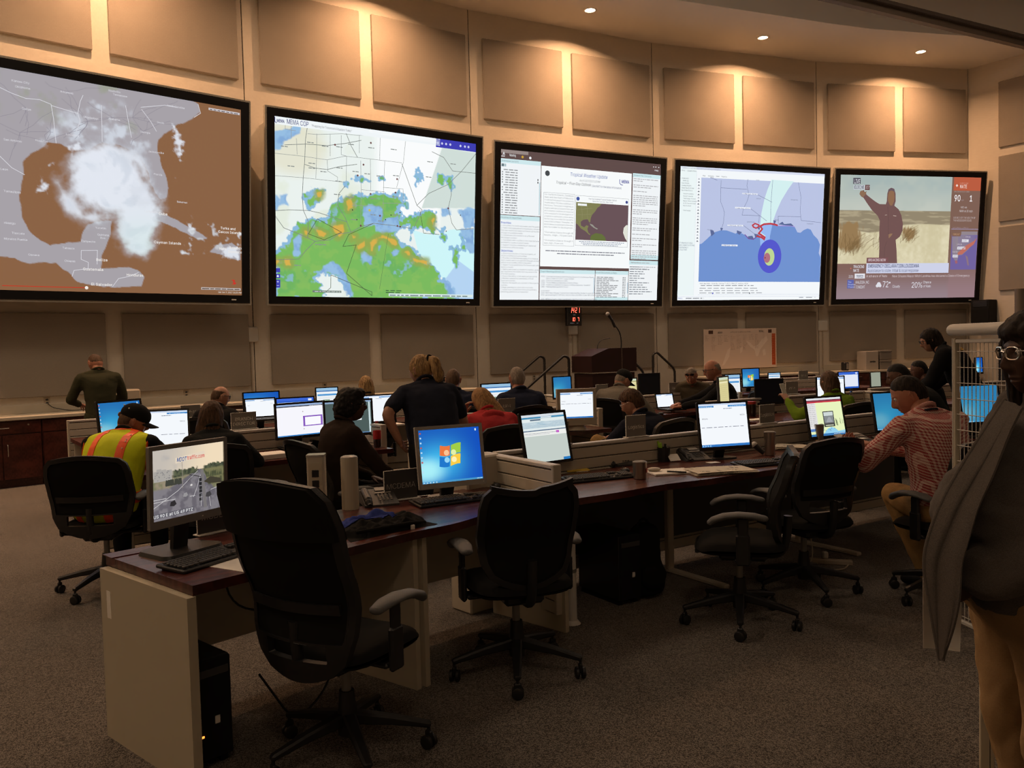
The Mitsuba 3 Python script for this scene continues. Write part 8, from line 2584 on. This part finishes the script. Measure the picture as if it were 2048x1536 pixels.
k, M, H, I = person('farhead', 'seated person with dark hair, a small head in view by the lettered jacket', (4.848, 9.944, 1.241), 150, lean=16, hp=14, hy=20, skin_='skin_brown', top='cloth_charcoal')
hair_cap(k, M, H, 'hair_black', 'short', 0.008)
# --- man in the checked shirt
k, M, H, I = person('check', 'seated person in a red and white checked shirt looking down at a phone', (2.512, 5.290, 1.259), 112, seat=.50, lean=14, curl=16, hp=28, hy=52, s=1.10, bulk=1.32, belly=.03, skin_='skin_ruddy', top='checked_shirt', pants='cloth_khaki', lh=(-.24, .50, .90), rh=(-.10, .54, .90), lp=(-1, -.5, -.9), rhand=((-.3, 1, .1), (-.3, 0, 1), 40), lhand=((.3, 1, .1), (.3, 0, 1), 45), sleeve='rolled', fine=.016, sub=5, fold=.020, knees=[(.0, .42, .585), (.22, .40, .585)], ankles=[(.06, .20, .09), (.26, .16, .09)])
hair_cap(k, M, H, 'hair_dark', 'short', 0.009, 5)
eyes(k, M, H)
lany = tube([I['N'] + I['up'] * .02 + I['Ru'] @ np.array([.074 * math.cos(q), .078 * math.sin(q), .004]) for q in np.linspace(-2.6, 1.0 - .5, 16)], .007, 6)
add(k + '__lanyard', lany, 'cloth_navy', 40, M=M)
hh = (I['arms']['r'][2] + I['arms']['l'][2]) / 2
ph = thing('mobile_phone', 'white edged mobile phone in the hands of the man in the checked shirt', 'phone')
add(ph + '__case', box(.072, .145, .010, (0, 0, 0), .003), 'white_plastic', False, M=M @ mtx(hh + np.array([-.02, .12, .025]), 10) @ mtx(rx=25))

for who, proto, words, turn in (('vest', CH_WIDE, 'wide black swivel chair with an open lower frame behind the person in the safety vest', 12), ('longhair', CH_BACK, 'black swivel chair under the woman with long brown hair', 0), ('brown', CH_BACK, 'black swivel chair under the woman in the brown sweater', 0), ('red', CH_BACK, 'black swivel chair under the woman in the red hoodie', 0), ('reader', CH_BACK, 'black swivel chair under the young man reading', 0), ('greycap', CH_BACK, 'black swivel chair under the man in the grey shirt and cap', 0), ('lime', CH_BACK, 'black swivel chair under the woman in green', 0), ('navy', CH_BACK, 'black swivel chair under the man with grey hair in navy', 0), ('redneck', CH_BACK, 'black swivel chair under the man with cropped hair in navy', 0), ('bald', CH_BACK, 'black swivel chair under the bald man at the laptop', 0), ('jacket', CH_BACK, 'black swivel chair under the hunched man in the dark jacket', 0), ('glasses', CH_BACK, 'black swivel chair under the balding man with glasses', 0), ('check', CH_BACK, 'black swivel chair under the man in the checked shirt', 0), ('shades', CH_BACK, 'black swivel chair under the person in camouflage', 0), ('blondtop', CH_BACK, 'black swivel chair under the person with short blond hair', 0), ('farhead', CH_BACK, 'black swivel chair under the person by the lettered jacket', 0)):
    b_, fc, _ = PEOPLE[who]
    if who == 'vest':
        b_ = b_ + np.array([-.02, .02])
    th = math.radians(fc)
    put_chair(proto, b_[0] + .02 * math.cos(th), b_[1] + .02 * math.sin(th), fc + turn, words)
# ================================================================ the person standing at the right, close to the camera
mat('khaki_near', proc(lambda p, n, uv: mix((0.25, 0.155, 0.075), (0.36, 0.235, 0.12), 0.5 * noise(p.x * 420, p.y * 420, p.z * 420) + 0.5 * fbm(p.x * 8, p.y * 8, p.z * 8))), rough=0.9, spec=0.1)
mat('hood_near', proc(lambda p, n, uv: mix((0.060, 0.053, 0.048), (0.135, 0.118, 0.106), 0.6 * noise(p.x * 520, p.y * 520, p.z * 520) + 0.4 * fbm(p.x * 12, p.y * 12, p.z * 12))), rough=0.95, spec=0.08)
k, M, H, I = person('near', 'standing person in a dark grey hooded jacket and khaki trousers holding a white paper', (1.432, 2.260, 1.549), 178, seat=None, lean=-16, curl=22, hp=4, hy=0, s=0.985, bulk=1.42, belly=.105, hem=.86, thigh=1.28, female=True, skin_='skin_dark', top='hood_near', pants='khaki_near', lh=(-.15, .24, .98), lp=(-1.0, -1.2, -.4), rh=(.06, .20, .96), lhand=((.3, .9, -.5), (1, 0, 0), 40), fine=.014, sub=5, fold=.034, thick=.040, topname='jacket')
hair = union([hull(ell((0, -.014, .024), (.088, .106, .110)), ell((0, -.060, -.06), (.092, .075, .09))), hull(ell((0, .050, .070), (.072, .050, .042)), ell((0, .0, .085), (.080, .07, .05))), *[hull(ell((g * .078, .015, .02), (.022, .055, .06)), ell((g * .086, .0, -.15), (.022, .045, .05))) for g in (-1, 1)], hull(ell((0, -.06, -.06), (.092, .06, .08)), ell((0, -.06, -.18), (.085, .045, .05)))]) - hull(ell((0, .10, -.005), (.056, .050, .060)), ell((0, .12, -.10), (.070, .07, .10)))
add(k + '__hair', tf(groom(hair, .008, 3, .008, 15, (90, 90, 9.0)), H), 'hair_dark', 60, M=M)
spectacles(k, M, H, 'steel', None, .0028)
eyes(k, M, H)
Mi = np.linalg.inv(M)
W3 = lambda *ps: np.array([(Mi @ np.array([*p, 1.0]))[:3] for p in ps])
# the jacket's open front: a hanging edge from the collar to a pointed corner, folded back towards the body
front = W3((1.296, 2.195, 1.429), (1.214, 2.161, 1.340), (1.149, 2.137, 1.263), (1.090, 2.114, 1.184), (1.053, 2.101, 1.111), (1.035, 2.098, 1.036), (1.041, 2.094, 0.953), (1.054, 2.090, 0.864), (1.068, 2.087, 0.781))
inner = W3((1.282, 2.094, 1.417), (1.217, 2.060, 1.328), (1.172, 2.037, 1.252), (1.131, 2.024, 1.181), (1.102, 2.011, 1.111), (1.082, 2.008, 1.045), (1.075, 2.005, 0.972), (1.068, 2.021, 0.887), (1.064, 2.067, 0.791))
tt = np.linspace(0, 8, 40)
from scipy.interpolate import CubicSpline
cf, ci = CubicSpline(np.arange(9), front), CubicSpline(np.arange(9), inner)
rows = []
for t in tt:
    a, b = cf(t), ci(t)
    rows.append([a + (b - a) * u + np.array([.012 * math.sin(u * 9 + t * .7) * math.sin(pi * u), 0, 0]) for u in np.linspace(0, 1, 14)])
add(k + '__jacket__front_flap', slab_sheet(np.array(rows), .006), 'hood_near', 60, M=M)
add(k + '__jacket__front_edge', tube([cf(t) for t in tt], .006, 8), 'hood_near', 60, M=M)
# the lining side of the open jacket, further back
far = W3((1.375, 2.352, 1.375), (1.302, 2.348, 1.271), (1.250, 2.345, 1.195), (1.206, 2.341, 1.111), (1.180, 2.338, 1.027), (1.169, 2.334, 0.957), (1.182, 2.331, 0.886), (1.206, 2.329, 0.836), (1.226, 2.328, 0.800))
cg = CubicSpline(np.arange(9), far)
rows = [[cf(t) + (cg(t) - cf(t)) * u for u in np.linspace(0, 1, 6)] for t in np.linspace(0, 8, 30)]
add(k + '__jacket__lining', slab_sheet(np.array(rows), .004), 'hood_near', 60, M=M)
hood = hull(ell(I['N'] + np.array([0, -.10, .02]), (.13, .05, .075)), ell(I['N'] + np.array([0, -.13, -.10]), (.11, .045, .07)))
add(k + '__jacket__hood', soft(hood, .014, 3, .03, 6), 'hood_near', 60, M=M)
for g in (-1, 1):
    add(part_key(k + '__jacket', 'collar_fold'), soft(hull(ell(I['N'] + np.array([g * .095, .0, .0]), (.028, .07, .03)), ell(I['N'] + np.array([g * .09, .10, -.10]), (.020, .03, .05))), .012, 3, .012, 5), 'hood_near', 60, M=M)
key = thing('sheet_of_paper', 'white sheet of paper held low by the person in the dark grey hooded jacket', 'paper')
pp = [(1.068, 2.175, 0.975), (1.089, 2.175, 0.981), (1.172, 2.175, 0.972), (1.156, 2.166, 0.774), (1.108, 2.167, 0.775), (1.068, 2.167, 0.779)]
g1, g2 = np.array(pp[0]), np.array(pp[2])
h1, h2 = np.array(pp[5]), np.array(pp[3])
rows = [[(g1 + (g2 - g1) * u) * (1 - t) + (h1 + (h2 - h1) * u) * t + np.array([0, .010 * math.sin(pi * u + t), 0]) for u in np.linspace(0, 1, 10)] for t in np.linspace(0, 1, 8)]
add(key, slab_sheet(np.array(rows), .0008), 'paper', 60)

# a person is called a person wherever a label points to one
import re
for q in labels.values():
    if 'label' in q:
        q['label'] = re.sub(r"\b(wo)?man('s)?\b", lambda m: 'person' + (m.group(2) or ''), q['label'])
